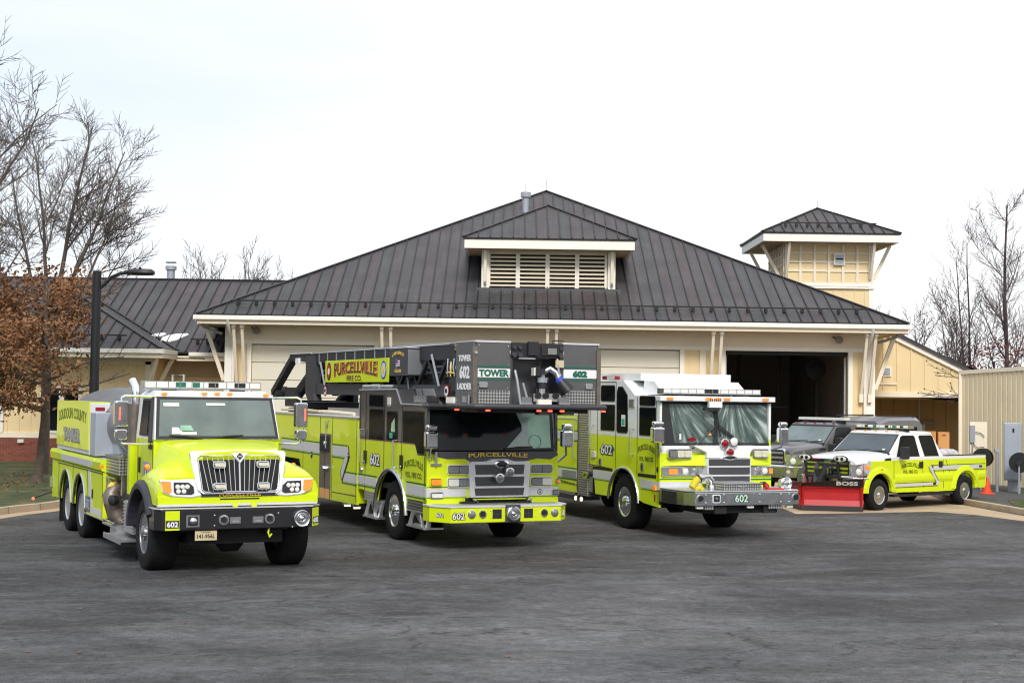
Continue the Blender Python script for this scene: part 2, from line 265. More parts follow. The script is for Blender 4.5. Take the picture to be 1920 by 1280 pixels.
# ------------------------------------------------------------------ mesh builder
TT = [None]
class MB:
    def __init__(s, mat='dark'):
        s.v = []; s.f = []; s.mi = []; s.ms = []; s.sm = []; s.mat(mat); s.T = TT[0]; s.smooth = False
    def mat(s, name):
        if name not in s.ms: s.ms.append(name)
        s.c = s.ms.index(name); return s
    def add(s, vs, fs):
        o = len(s.v)
        for q in vs:
            q = Vector(q)
            s.v.append(s.T @ q if s.T else q)
        for f in fs: s.f.append([i+o for i in f]); s.mi.append(s.c); s.sm.append(s.smooth)
        return s
    def box(s, x0, x1, y0, y1, z0, z1, R=None):
        vs = [Vector((x, y, z)) for z in (z0, z1) for x, y in ((x0, y0), (x1, y0), (x1, y1), (x0, y1))]
        if R is not None:
            c = Vector(((x0+x1)/2, (y0+y1)/2, (z0+z1)/2)); vs = [c+R@(q-c) for q in vs]
        return s.add(vs, [(3, 2, 1, 0), (4, 5, 6, 7), (0, 1, 5, 4), (1, 2, 6, 5), (2, 3, 7, 6), (3, 0, 4, 7)])
    def hexa(s, b, t):   # bottom and top quads
        return s.add(list(b)+list(t), [(3, 2, 1, 0), (4, 5, 6, 7), (0, 1, 5, 4), (1, 2, 6, 5), (2, 3, 7, 6), (3, 0, 4, 7)])
    def prism(s, poly, ax, a0, a1):   # polygon in the two other axes (order xyz), extruded along ax
        n = len(poly)
        def mk(p, a):
            if ax == 0: return (a, p[0], p[1])
            if ax == 1: return (p[0], a, p[1])
            return (p[0], p[1], a)
        vs = [mk(p, a0) for p in poly]+[mk(p, a1) for p in poly]
        return s.add(vs, [tuple(range(n))[::-1], tuple(range(n, 2*n))]+[(i, (i+1) % n, n+(i+1) % n, n+i) for i in range(n)])
    def loft(s, secs, cap=True, closed=True):
        n = len(secs[0]); vs = [q for c in secs for q in c]; fs = []
        for k in range(len(secs)-1):
            for i in range(n if closed else n-1):
                j = (i+1) % n; fs.append((k*n+i, k*n+j, (k+1)*n+j, (k+1)*n+i))
        if cap: fs += [tuple(range(n))[::-1], tuple(range((len(secs)-1)*n, len(secs)*n))]
        return s.add(vs, fs)
    def beam(s, p, q, a, b=None, up=(0, 0, 1)):   # rectangular bar between two points
        p = Vector(p); q = Vector(q); b = b or a; d = (q-p).normalized(); u = Vector(up)
        if abs(d.dot(u)) > .98: u = Vector((0, 1, 0))
        r = d.cross(u).normalized(); u = r.cross(d)
        k = [r*a/2*i+u*b/2*j for i, j in ((-1, -1), (1, -1), (1, 1), (-1, 1))]
        return s.hexa([p+e for e in k], [q+e for e in k])
    def tube(s, pts, r, n=8, r1=None, cap=True):
        pts = [Vector(p) for p in pts]; m = len(pts); secs = []; prev = None
        for i, p in enumerate(pts):
            d = (pts[min(i+1, m-1)]-pts[max(i-1, 0)]).normalized()
            if prev is None:
                a = Vector((0, 0, 1)) if abs(d.z) < .9 else Vector((1, 0, 0)); u = d.cross(a).normalized()
            else: u = (prev-d*prev.dot(d)).normalized()
            prev = u; v = d.cross(u); rr = r if r1 is None else r+(r1-r)*i/(m-1)
            secs.append([p+(u*cos(2*pi*k/n)+v*sin(2*pi*k/n))*rr for k in range(n)])
        o = s.smooth; s.smooth = n > 4; s.loft(secs, cap); s.smooth = o
        return s
    def lathe(s, c, ax, prof, n=24, squash=(1, 1), cap=True):   # prof: (distance along axis, radius)
        c = Vector(c); ax = Vector(ax).normalized(); a = Vector((0, 0, 1)) if abs(ax.z) < .9 else Vector((0, 1, 0))
        u = ax.cross(a).normalized(); v = ax.cross(u); secs = []
        for d, r in prof: secs.append([c+ax*d+(u*cos(2*pi*k/n)*squash[0]+v*sin(2*pi*k/n)*squash[1])*max(r, .0005) for k in range(n)])
        o = s.smooth; s.smooth = True; s.loft(secs, cap); s.smooth = o; return s
    def cyl(s, p, q, r, n=16, r1=None):
        return s.tube([p, q], r, n, r1)
    def text(s, st, o, right, up, h, wd=None, th=.004, arc=0, bold=0.0, sh=0, taper=0):
        # flat lettering on a plane: centre point o, reading direction `right`
        key = (st, round(bold, 3)); vs, fs, (x0, x1, y0, y1) = glyphs(key)
        right = Vector(right).normalized(); up = Vector(up).normalized(); nrm = right.cross(up); o = Vector(o)
        sy = h/(y1-y0); sxx = (wd/(x1-x0)) if wd else sy; W = (x1-x0)*sxx; res = []
        for q in vs:
            X = (q[0]-(x0+x1)/2)*sxx; Y = (q[1]-(y0+y1)/2)*sy
            if taper: Y *= 1+taper*(abs(X)/(W/2))**1.5
            if arc: Y += arc*(1-(X/(W/2))**2)
            res.append(o+right*X+up*Y+nrm*(th+sh if q[2] > 0 else sh))
        return s.add(res, fs)
    def build(s, name, parent=None, bevel=0, label=None, recalc=True):
        me = bpy.data.meshes.new(name); me.from_pydata([tuple(q) for q in s.v], [], s.f)
        for n in s.ms: me.materials.append(M[n])
        me.polygons.foreach_set('material_index', s.mi); me.polygons.foreach_set('use_smooth', s.sm)
        if recalc:
            bm = bmesh.new(); bm.from_mesh(me); bmesh.ops.recalc_face_normals(bm, faces=bm.faces); bm.to_mesh(me); bm.free()
        if any(s.sm): me.set_sharp_from_angle(angle=radians(38))
        me.update(); ob = bpy.data.objects.new(name, me); COL.objects.link(ob)
        if parent: ob.parent = parent
        if bevel:
            md = ob.modifiers.new('bevel', 'BEVEL'); md.width = bevel; md.segments = 2; md.limit_method = 'ANGLE'; md.angle_limit = radians(40); md.harden_normals = False
        if label: ob['label'] = label
        return ob
_gl = {}
def glyphs(key):
    if key in _gl: return _gl[key]
    st, bold = key
    cu = bpy.data.curves.new('t', 'FONT'); cu.body = st; cu.size = 1; cu.extrude = .01; cu.resolution_u = 3; cu.offset = bold
    ob = bpy.data.objects.new('t', cu); COL.objects.link(ob); bpy.context.view_layer.update()
    me = bpy.data.meshes.new_from_object(ob.evaluated_get(bpy.context.evaluated_depsgraph_get()))
    vs = [tuple(v.co) for v in me.vertices]; fs = [tuple(p.vertices) for p in me.polygons]
    bpy.data.objects.remove(ob); bpy.data.meshes.remove(me)
    xs = [v[0] for v in vs]; ys = [v[1] for v in vs]
    _gl[key] = (vs, fs, (min(xs), max(xs), min(ys), max(ys))); return _gl[key]

def build_each(m, name, parent=None, gap=.012, **k):
    # one object for every group of touching pieces
    n = len(m.v); par = list(range(n))
    def fd(i):
        while par[i] != i: par[i] = par[par[i]]; i = par[i]
        return i
    for f in m.f:
        for j in f[1:]: par[fd(j)] = fd(f[0])
    isl = {}
    for i, q in enumerate(m.v): isl.setdefault(fd(i), []).append(i)
    G = []
    for r, ids in isl.items():
        lo = [min(m.v[i][c] for i in ids) for c in range(3)]; hi = [max(m.v[i][c] for i in ids) for c in range(3)]; roots = {r}
        again = True
        while again:
            again = False
            for g in G:
                if all(lo[c]-gap <= g[1][c] and g[0][c] <= hi[c]+gap for c in range(3)):
                    lo = [min(lo[c], g[0][c]) for c in range(3)]; hi = [max(hi[c], g[1][c]) for c in range(3)]; roots |= g[2]; G.remove(g); again = True; break
        G.append((lo, hi, roots))
    out = []
    for lo, hi, roots in G:
        s = MB(m.ms[0]); s.T = None; mp = {}
        for f, mi, sm in zip(m.f, m.mi, m.sm):
            if fd(f[0]) not in roots: continue
            for i in f:
                if i not in mp: mp[i] = len(s.v); s.v.append(m.v[i])
            s.mat(m.ms[mi]); s.f.append([mp[i] for i in f]); s.mi.append(s.c); s.sm.append(sm)
        out.append(s.build(name, parent, **k))
    return out
def tag(o, label=None, cat=None, group=None, kind=None):
    if label: o['label'] = label
    if cat: o['category'] = cat
    if group: o['group'] = group
    if kind: o['kind'] = kind
    return o
def thing(name, label, cat, loc=(0, 0, 0), rz=0, group=None, scale=1):
    o = bpy.data.objects.new(name, None); COL.objects.link(o); o.location = loc; o.rotation_euler = (0, 0, rz); o.scale = (scale,)*3
    o.empty_display_size = .3
    return tag(o, label, cat, group)
def copytree(o, parent=None):
    c = o.copy(); COL.objects.link(c)
    if parent: c.parent = parent
    for k in list(o.children): copytree(k, c)
    return c
# ------------------------------------------------------------------ ground
def sheet(name, poly, z, mat, th=None, kind='structure'):
    m = MB(mat)
    if th: m.prism(poly, 2, z-th, z)
    else: m.add([(x, y, z) for x, y in poly], [tuple(range(len(poly)))])
    o = m.build(name); o['kind'] = kind; return o
sheet('ground', [(-900, -60), (900, -60), (900, 1500), (-900, 1500)], -.012, 'grass')
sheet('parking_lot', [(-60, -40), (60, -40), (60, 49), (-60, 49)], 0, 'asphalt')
sheet('concrete_apron', [(6.6, 33.3), (8.2, 33.8), (10.1, 34.56), (10.9, 33.8), (11.45, 32.2), (12.3, 29), (13.8, 25), (14.6, 25.2), (13, 29.2), (12.1, 32.6), (11.75, 35.4), (11.5, 38), (12, 42), (13, 46), (13, 49.4), (6.6, 49.4)], .004, 'concrete')
lawn = [(-60, 24.6), (-14, 24.6), (-11.45, 27.4), (-10.65, 30.4), (-10.05, 32.5), (-10.0, 37), (-10.4, 45), (-10.5, 51.5), (-60, 51.5)]
sheet('lawn', lawn, .14, 'grass', .15)
def strip(m, line, w0, w1, z0, z1):   # ribbon with real height along a polyline; w: offsets to the left of travel
    secs = []
    for i, p in enumerate(line):
        p = Vector(p); d = (Vector(line[min(i+1, len(line)-1)])-Vector(line[max(i-1, 0)])).normalized(); n = Vector((-d.y, d.x))
        a = p+n*w0; b = p+n*w1; secs.append([(a.x, a.y, z0), (b.x, b.y, z0), (b.x, b.y, z1), (a.x, a.y, z1)])
    m.loft(secs)
def curve(pts, n=6):
    out = []; P = [Vector(p) for p in pts]; P = [P[0]*2-P[1]]+P+[P[-1]*2-P[-2]]
    for i in range(1, len(P)-2):
        for k in range(n):
            t = k/n; a, b, c, d = P[i-1:i+3]
            out.append(.5*((2*b)+(c-a)*t+(2*a-5*b+4*c-d)*t*t+(3*b-a-3*c+d)*t**3))
    out.append(P[-2]); return [(q.x, q.y) for q in out]
kl = curve([(-14, 24.4), (-11.3, 27.3), (-10.5, 30.3), (-9.92, 32.5), (-9.85, 37), (-10.2, 45), (-10.3, 49)])
m = MB('kerb'); strip(m, kl, 0, .16, -.01, .155)
pts = [i for i in range(0, len(kl)-1, 3)]
for i in pts:   # joints
    a = Vector(kl[i]); d = (Vector(kl[i+1])-a).normalized(); m.mat('bark_dark'); m.beam((a.x-d.y*-.004, a.y-.0, .075), (a.x-d.y*.17, a.y+d.x*.17, .0755), .012, .17)
o = m.build('kerb', bevel=.015); o['kind'] = 'structure'
m = MB('concrete'); strip(m, kl, -.42, 0, -.02, .008); o = m.build('gutter'); o['kind'] = 'structure'
kr = curve([(14.7, 25.3), (13.1, 29.2), (12.25, 32.6), (11.85, 35.4), (11.6, 38), (12.0, 42), (12.9, 46), (13.05, 49)])
m = MB('kerb'); strip(m, kr, -.16, 0, -.01, .15); o = m.build('kerb', bevel=.015); o['kind'] = 'structure'
sheet('gravel_bed', [(15.2, 25.3), (13.35, 29.2), (12.45, 32.6), (12.0, 35.4), (11.75, 38), (12.15, 42), (13.05, 46), (13.2, 50), (30, 50), (30, 25)], .10, 'gravel', .11)
sheet('dry_grass', [(15.6, 25.5), (13.5, 29.4), (12.6, 33.0), (12.3, 35.2), (12.9, 37.4), (14.2, 38.4), (17, 38.9), (26, 38), (26, 25.5)], .114, 'grass', .01)
# loose leaves and debris on the asphalt
m = MB('leaf')
for i in range(60):
    x = rnd.uniform(-8, 14); y = rnd.uniform(12, 34); a = rnd.uniform(0, 6); s = rnd.uniform(.012, .03)
    m.add([(x+cos(a+k*1.57)*s*(1+.5*(k % 2)), y+sin(a+k*1.57)*s*(1+.5*(k % 2)), .012+.01*(k % 2)) for k in range(4)], [(0, 1, 2, 3)])
m.build('fallen_leaves')['kind'] = 'stuff'

# ------------------------------------------------------------------ roof helper
def roof_plane(m, poly, eave_dir, mat='roof_x', sp=.405, seams=True):
    P = [Vector(p) for p in poly]; e = Vector(eave_dir).normalized()
    n = (P[1]-P[0]).cross(P[2]-P[0]).normalized()
    if n.z < 0: n = -n
    s = n.cross(e).normalized()
    m.mat(mat); k = len(P); m.add(P+[p-n*.07 for p in P], [tuple(range(k)), tuple(range(2*k-1, k-1, -1))]+[(i, (i+1) % k, k+(i+1) % k, k+i) for i in range(k)])
    if not seams: return
    m.mat('seam'); us = [p.dot(e) for p in P]; a = math.ceil(min(us)/sp); b = math.floor(max(us)/sp)
    for q in range(a, b+1):
        u = q*sp; hit = []
        for i in range(k):
            p0, p1 = P[i], P[(i+1) % k]; u0, u1 = p0.dot(e), p1.dot(e)
            if (u0-u)*(u1-u) <= 0 and abs(u1-u0) > 1e-6: hit.append(p0.lerp(p1, (u-u0)/(u1-u0)))
        if len(hit) >= 2:
            hit.sort(key=lambda v: v.dot(s)); p0, p1 = hit[0], hit[-1]
            if (p1-p0).length > .1: m.beam(p0+n*.018, p1+n*.018, .036, .045, up=n)
def ridge(m, p, q, w=.14): m.mat('seam'); m.beam(Vector(p)+Vector((0, 0, .02)), Vector(q)+Vector((0, 0, .02)), w, .05)

# ------------------------------------------------------------------ fire station
S = thing('fire_station', 'cream fire station with dark standing seam hip roofs, louvred dormer and square tower', 'building', (1.35, 49.5, 0))
S_off = Vector((-1.35, -49.5, 0))
def sp_(m, name, par=None, **k):
    o = m.build(name, par or S, **k)
    if par is None or par == S: o.location = S_off
    return o
WY = 49.5
doors = [(-8.95, -4.73), (-3.16, 1.06), (1.56, 5.78), (7.35, 11.57)]
m = MB('siding')
edges = [-9.8]+[v for d in doors for v in d]+[12.42]
for i in range(0, len(edges), 2):
    a, b = edges[i], edges[i+1]; m.mat('siding'); m.box(a, b, WY, WY+.22, 0, 4.27)
    m.mat('trim_white')
    if i > 0: m.box(a, a+.15, WY-.035, WY, 0, 4.27)
    if i < 8: m.box(b-.15, b, WY-.035, WY, 0, 4.27)
    m.mat('siding'); x = a+.35
    while x < b-.3: m.box(x, x+.045, WY-.025, WY, 0, 4.27); x += .4
m.mat('trim'); m.box(-9.8, 12.42, WY-.002, WY+.2, 4.27, 5.0); m.mat('trim_white'); m.box(-9.8, 12.42, WY-.045, WY-.002, 4.27, 4.40)
m.mat('trim_white'); m.box(-9.86, -9.52, WY-.06, WY-.001, 0, 4.9); m.box(12.16, 12.48, WY-.06, WY-.001, 0, 4.9)
m.mat('siding'); m.box(-9.8, -9.6, WY+.22, 72, 0, 5.0); m.box(12.22, 12.42, WY+.22, 72, 0, 5.0); m.box(-9.6, 12.22, 71.8, 72, 0, 5)
for c in (-3.945, 1.31, 6.565): m.mat('trim'); m.box(c-.11, c+.11, WY-.05, WY-.026, 0, 4.27)
sp_(m, 'wall')
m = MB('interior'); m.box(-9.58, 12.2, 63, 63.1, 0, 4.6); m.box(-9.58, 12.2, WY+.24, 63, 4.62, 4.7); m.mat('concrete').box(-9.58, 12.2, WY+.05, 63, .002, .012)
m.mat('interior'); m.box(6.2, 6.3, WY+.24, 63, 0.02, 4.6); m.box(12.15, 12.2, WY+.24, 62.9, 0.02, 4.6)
m.mat('black_plastic'); m.box(7.4, 11.4, 60, 60.08, .3, .36); m.box(7.4, 11.4, 60, 60.08, 1.2, 1.26)
for x in (7.4, 8.7, 10, 11.3): m.box(x, x+.06, 60, 60.06, 0, 1.3)
m.mat('galv')
for k in range(0): m.box(7.6+k*.5, 7.6+k*.5+.3, 59.95, 60.3, 1.27, 1.27+.12+.1*(k % 3))
m.mat('lens'); m.box(8.75, 9.15, 61, 61.4, 2.55, 3.0); m.box(9.3, 9.7, 61, 61.2, 2.5, 2.95)
sp_(m, 'interior')
for i, (a, b) in enumerate(doors[:3]):
    m = MB('door_panel')
    for k in range(7):
        z0 = .02+k*.605; m.box(a+.005, b-.005, WY+.10, WY+.15, z0, z0+.585); m.box(a+.12, b-.12, WY+.085, WY+.10, z0+.07, z0+.515) if k == 9 else None
    m.mat('soffit'); m.box(a+.01, b-.01, WY+.15, WY+.18, 0, 4.26)
    sp_(m, 'garage_door', bevel=.01)
m = MB('dark'); m.box(7.36, 11.56, WY+.1, WY+.3, 4.14, 4.26); m.mat('galv'); m.box(7.37, 7.43, WY+.25, WY+.33, .02, 4.1); m.box(11.49, 11.55, WY+.25, WY+.33, .02, 4.1); sp_(m, 'door_track')
# exhaust hoses, reel and fan hanging in the open bay
for x, z0 in ((8.7, 2.1), (10.2, 2.35)):
    m = MB('black_plastic'); m.tube([(x, 55, 4.6), (x+.02, 55, z0+.3), (x+.1, 55, z0)], .05, 8); m.box(x-.22, x+.3, 54.9, 55.1, z0-.06, z0); sp_(m, 'exhaust_hose')
m = MB('dark'); m.lathe((11.05, 52.2, 3.75), (0, 1, 0), [(0, .0), (0, .12), (.05, .14), (.06, .36), (.12, .39), (.18, .36), (.2, .1)], 28); m.box(11.0, 11.1, 52.1, 52.3, .02, 3.3); sp_(m, 'hose_reel')
# main roof
hx0, hx1, ye = -10.6, 13.3, 48.3; ap = (1.35, 60.25, 11.2)
m = MB('roof_x'); roof_plane(m, [(hx0, ye, 5.22), (hx1, ye, 5.22), ap], (1, 0, 0))
roof_plane(m, [(hx0, ye, 5.22), ap, (hx0, 72.2, 5.22)], (0, 1, 0), 'roof_y'); roof_plane(m, [(hx1, ye, 5.22), (hx1, 72.2, 5.22), ap], (0, 1, 0), 'roof_y')
roof_plane(m, [(hx0, 72.2, 5.22), ap, (hx1, 72.2, 5.22)], (1, 0, 0), seams=False)
ridge(m, (hx0, ye, 5.22), ap); ridge(m, (hx1, ye, 5.22), ap)
sp_(m, 'roof')
def snow_guard(x0, x1, y, z, sp=.62, par=None):
    m = MB('seam'); m.beam((x0, y, z+.16), (x1, y, z+.16), .05, .05); x = x0+.25
    while x < x1: m.box(x-.05, x+.05, y-.06, y+.06, z+.01, z+.14); x += sp
    sp_(m, 'snow_guard')
snow_guard(-9.6, 12.1, 48.98, 5.56)
m = MB('trim_white'); m.box(hx0, hx1, ye-.09, ye+.02, 5.02, 5.17); m.mat('trim'); m.box(hx0, hx1, ye+.02, ye+.06, 4.88, 5.15); m.mat('trim_white'); m.box(hx0-.12, hx0+.02, ye-.06, 72, 5.02, 5.17); m.box(hx1-.02, hx1+.14, ye-.06, 72, 5.02, 5.17)
sp_(m, 'gutter', bevel=.02)
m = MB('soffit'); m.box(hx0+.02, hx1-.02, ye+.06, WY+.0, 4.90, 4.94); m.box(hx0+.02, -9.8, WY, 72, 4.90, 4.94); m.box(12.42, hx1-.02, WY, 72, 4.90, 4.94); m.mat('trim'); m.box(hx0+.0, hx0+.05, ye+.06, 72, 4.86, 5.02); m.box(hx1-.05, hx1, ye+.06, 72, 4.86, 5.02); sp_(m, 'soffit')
m = MB('seam'); m.box(hx0, hx1, ye-.03, ye+.1, 5.172, 5.2); sp_(m, 'drip_edge')
for x in (-9.40, -9.12, -4.40, -4.10, 1.2, 1.5, 6.80, 7.08, 11.98, 12.28):
    m = MB('trim'); m.beam((x, WY-.1, 2.75), (x, ye+.25, 4.86), .10, .13, up=(0, 1, 0)); m.box(x-.07, x+.07, WY-.2, WY-.062, 2.55, 2.85); m.mat('trim_white'); m.box(x-.06, x+.06, ye+.15, ye+.4, 4.78, 4.9)
    sp_(m, 'bracket', bevel=.01)
for x, s in ((-9.85, -1), (12.47, 1)):
    m = MB('trim'); m.beam((x+s*.05, WY+.1, 3.0), (x+s*.72, WY+.1, 4.88), .13, .12, up=(0, 1, 0)); m.mat('galv'); m.tube([(x+s*.86, 48.7, 5.0), (x+s*.6, 49.0, 4.78), (x+s*.1, 49.35, 4.6)], .05, 8)
    sp_(m, 'bracket')
for x, s, zb in ((-9.55, 1, 2.0), (12.12, -1, 0.1)):
    m = MB('trim_white'); m.tube([(x, ye-.03, 5.03), (x, ye+.1, 4.8), (x+s*.12*0, ye+.7, 4.45), (x, WY-.12, 4.2), (x, WY-.12, zb)], .055, 8); sp_(m, 'downspout')
for x, z in ((-8.75, 4.72), (11.2, 4.68)):
    m = MB('pump_brown'); m.lathe((x, WY-.05, z), (0, -1, 0), [(0, .05), (.1, .05), (.12, .12), (.25, .13)], 14); m.cyl((x-.2, WY-.1, z+.1), (x+.05, WY-.15, z), .035, 8); sp_(m, 'wall_lamp')
# roof furniture
m = MB('galv'); m.cyl((.47, 57.85, 9.8), (.47, 57.85, 10.6), .13, 14); m.cyl((.47, 57.85, 10.6), (.47, 57.85, 10.80), .21, 14); sp_(m, 'vent_pipe')
for p in ((1.35, 60.25, 11.2), (.47, 57.6, 10.7), (12.85, 60.75, 10.6)):
    m = MB('galv'); m.cyl(p, (p[0], p[1], p[2]+.45), .012, 5); sp_(m, 'lightning_rod')
# dormer
D = MB('trim'); D.box(-1.1, 3.62, 50.8, 50.95, 6.40, 7.75); D.box(-1.1, -.95, 50.95, 53, 6.2, 7.75); D.box(3.47, 3.62, 50.95, 53, 6.2, 7.75)
D.mat('trim_white'); D.box(-1.70, 4.22, 49.9, 50.02, 7.72, 8.07); D.box(-1.70, -1.6, 50.02, 53, 7.72, 8.07); D.box(4.12, 4.22, 50.02, 53, 7.72, 8.07)
D.mat('soffit'); D.box(-1.6, 4.12, 50.02, 53, 7.73, 7.78)
D.mat('graphite'); D.box(-1.28, 3.8, 50.45, 50.95, 6.16, 6.38)
dorm = sp_(D, 'dormer')
m = MB('roof_x'); A = (-1.76, 49.84, 8.09); B = (4.28, 49.84, 8.09); R0 = (1.26, 52.9, 9.62); R1 = (1.26, 57.14, 9.62)
roof_plane(m, [A, B, R0], (1, 0, 0)); roof_plane(m, [A, R0, R1, (-1.76, 54.08, 8.09)], (0, 1, 0), 'roof_y'); roof_plane(m, [B, (4.28, 54.08, 8.09), R1, R0], (0, 1, 0), 'roof_y'); ridge(m, A, R0, .1); ridge(m, B, R0, .1); ridge(m, R0, R1, .1)
m.build('dormer_roof', dorm)
for k in range(4):
    x0 = -.80+k*1.045; x1 = x0+.90; m = MB('trim_white'); m.box(x0-.07, x0, 50.70, 50.8, 6.42, 7.62); m.box(x1, x1+.07, 50.70, 50.8, 6.42, 7.62); m.mat('dark'); m.box(x0, x1, 50.785, 50.799, 6.45, 7.60); m.mat('louvre')
    for j in range(8):
        z = 6.46+j*.142; m.hexa([(x0, 50.66, z), (x1, 50.66, z), (x1, 50.78, z+.055), (x0, 50.78, z+.055)], [(x0, 50.66, z+.03), (x1, 50.66, z+.03), (x1, 50.78, z+.085), (x0, 50.78, z+.085)])
        m.box(x0, x1, 50.655, 50.67, z, z+.06)
    m.build('louvre', dorm)
for x in (-.98, 3.48):
    m = MB('trim_white'); m.box(x-.13, x+.13, 50.62, 50.8, 6.40, 7.72); m.mat('trim'); m.beam((x, 50.5, 6.62), (x, 50.35, 7.70), .1, .1, up=(0, 1, 0)); m.mat('pump_brown'); m.cyl((x, 50.6, 6.52), (x, 50.52, 6.52), .045, 10); m.build('bracket', dorm)
# tower
T = MB('siding'); T.box(11.15, 14.75, 59, 62.6, 4.9, 9.1); T.mat('trim_white'); T.box(11.05, 14.85, 58.95, 58.99, 7.28, 7.42); T.box(11.05, 14.9, 58.9, 58.95, 7.18, 7.26); T.box(14.6, 14.8, 58.96, 59.0, 4.9, 9.1)
T.mat('siding')
for k in range(8): T.box(11.5+k*.42, 11.53+k*.42, 58.975, 59, 5, 7.2)
T.mat('trim_white'); T.box(10.1, 15.6, 58, 58.1, 9.0, 9.35); T.box(10.1, 10.2, 58.1, 63.4, 9.0, 9.35); T.box(15.5, 15.6, 58.1, 63.4, 9.0, 9.35); T.box(10.1, 15.6, 63.4, 63.5, 9, 9.35); T.mat('soffit'); T.box(10.2, 15.5, 58.1, 63.4, 9.02, 9.06)
tw = sp_(T, 'tower')
m = MB('roof_x'); c4 = [(10.04, 57.94, 9.37), (15.66, 57.94, 9.37), (15.66, 63.56, 9.37), (10.04, 63.56, 9.37)]; A = (12.85, 60.75, 10.70)
for i in range(4): roof_plane(m, [c4[i], c4[(i+1) % 4], A], (1, 0, 0) if i % 2 == 0 else (0, 1, 0), 'roof_x' if i % 2 == 0 else 'roof_y'); ridge(m, c4[i], A, .1)
m.mat('seam'); m.beam((10.9, 58.55, 9.82), (14.8, 58.55, 9.82), .05, .05)
for k in range(9): m.box(11.1+k*.44-.05, 11.1+k*.44+.05, 58.5, 58.6, 9.66, 9.8)
m.build('tower_roof', tw)
m = MB('trim')
for k in range(7): m.box(11.16+k*.585, 11.26+k*.585, 58.94, 58.985, 7.42, 9.0)
for k in range(4): m.box(11.2, 14.7, 58.955, 58.99, 7.86+k*.37, 7.93+k*.37)
for k in range(7): m.box(11.10, 11.145, 59.0+k*.56, 59.09+k*.56, 7.3, 9.0)
for k in range(4): m.box(11.11, 11.14, 59, 62.6, 7.75+k*.37, 7.82+k*.37)
m.build('lattice', tw)
m = MB('trim_white'); m.box(13.15, 13.6, 58.86, 58.935, 8.15, 8.62); m.mat('galv'); m.box(13.2, 13.55, 58.84, 58.86, 8.2, 8.57); m.mat('dark'); m.box(13.23, 13.52, 58.82, 58.84, 8.36, 8.42); m.build('vent', tw)
for p, q in (((11.2, 58.9, 7.6), (11.2, 58.2, 8.98)), ((14.65, 58.9, 7.6), (14.65, 58.2, 8.98)), ((14.85, 59.1, 7.6), (15.5, 59.1, 8.98)), ((11.1, 59.4, 7.5), (10.3, 59.4, 8.98)), ((11.1, 62.4, 7.5), (10.3, 62.4, 8.98)), ((14.85, 62.4, 7.6), (15.5, 62.4, 8.98))):
    m = MB('trim'); m.beam(p, q, .10, .12); m.build('bracket', tw)
# right wing with carport
m = MB('siding'); gx0, gx1 = 12.43, 19.0
def rk(x): return 5.62-.485*(x-12.43)
m.prism([(gx0, 2.9), (gx1, 2.9), (gx1, rk(gx1)), (gx0, rk(gx0))], 1, 52, 52.2)
for k in range(12):
    x = 12.9+k*.5; 
    if rk(x) > 3: m.mat('siding'); m.box(x, x+.05, 51.97, 52, 2.95, rk(x+.05))
m.mat('trim_white'); m.beam((gx0, 51.95, rk(gx0)-.02), (gx1, 51.95, rk(gx1)-.02), .12, .2, up=(0, 0, 1)); m.mat('trim'); m.box(gx0, gx1, 51.93, 52.05, 2.76, 2.95)
m.mat('trim_white'); m.box(13.35, 13.7, 51.94, 52, 3.5, 3.85); m.mat('galv'); m.box(13.4, 13.65, 51.92, 51.94, 3.55, 3.8); m.mat('trim'); m.box(12.95, 13.9, 51.95, 51.97, 3.2, 3.27)
m.mat('brown_wall'); m.box(12.43, 19, 55, 55.1, 0, 2.9); m.box(12.43, 12.5, 52.2, 55, 0, 2.76); m.mat('soffit'); m.box(12.43, 19, 52.2, 55, 2.70, 2.76); m.mat('brown_wall')
for k in range(13): m.box(12.6+k*.5, 12.64+k*.5, 54.97, 55, 0, 2.7)
m.mat('concrete'); m.box(12.6, 19, 50.1, 55, -.01, .02)
m.mat('pump_brown'); m.box(15.2, 16.2, 54.9, 54.96, 1.75, 1.85); m.mat('galv'); m.box(15.35, 15.75, 54.8, 54.95, 1.35, 1.75); m.cyl((15.55, 54.9, 1.75), (15.55, 54.9, 2.7), .03, 6)
sp_(m, 'carport_wall')
m = MB('roof_y'); roof_plane(m, [(12.43, 51.8, 5.75), (19.2, 51.8, 5.75-.485*6.77), (19.2, 66, 5.75-.485*6.77), (12.43, 66, 5.75)], (0, 1, 0), 'roof_y'); sp_(m, 'carport_roof')
# left wing: rear range and projecting hip
m = MB('siding'); m.box(-30, -9.81, 51.2, 51.4, .1, 3.8)
for k in range(9): m.box(-12.2+k*.3, -12.16+k*.3, 51.175, 51.2, .1, 3.4)
m.mat('soffit'); m.box(-30, -10.65, 50.0, 51.2, 3.72, 3.76); m.box(-12.2, -9.81, 51.15, 51.199, 3.1, 3.72)
m.mat('brick'); m.box(-12.3, -9.81, 51.12, 51.2, .1, .9)
m.mat('siding'); m.box(-25, -12.3, 49.2, 49.4, .86, 3.9); m.box(-12.5, -12.3, 49.4, 51.2, .86, 3.8)
k = -24.8
while k < -12.4: m.mat('siding'); m.box(k, k+.045, 49.175, 49.2, 1.13, 3.55); k += .4
m.mat('trim'); m.box(-25, -12.28, 49.14, 49.2, .95, 1.13); m.box(-25, -12.3, 49.15, 49.2, 3.5, 3.75); m.box(-12.5, -12.28, 49.15, 49.2, 1.13, 3.6)
m.mat('brick'); m.box(-25, -12.26, 49.12, 49.4, .08, .95); m.box(-12.34, -12.26, 49.4, 51.12, .08, .95)
m.mat('soffit'); m.box(-25, -11.72, 48.06, 49.2, 3.72, 3.76); m.box(-12.3, -11.72, 49.2, 50.0, 3.72, 3.76)
sp_(m, 'wing_wall')
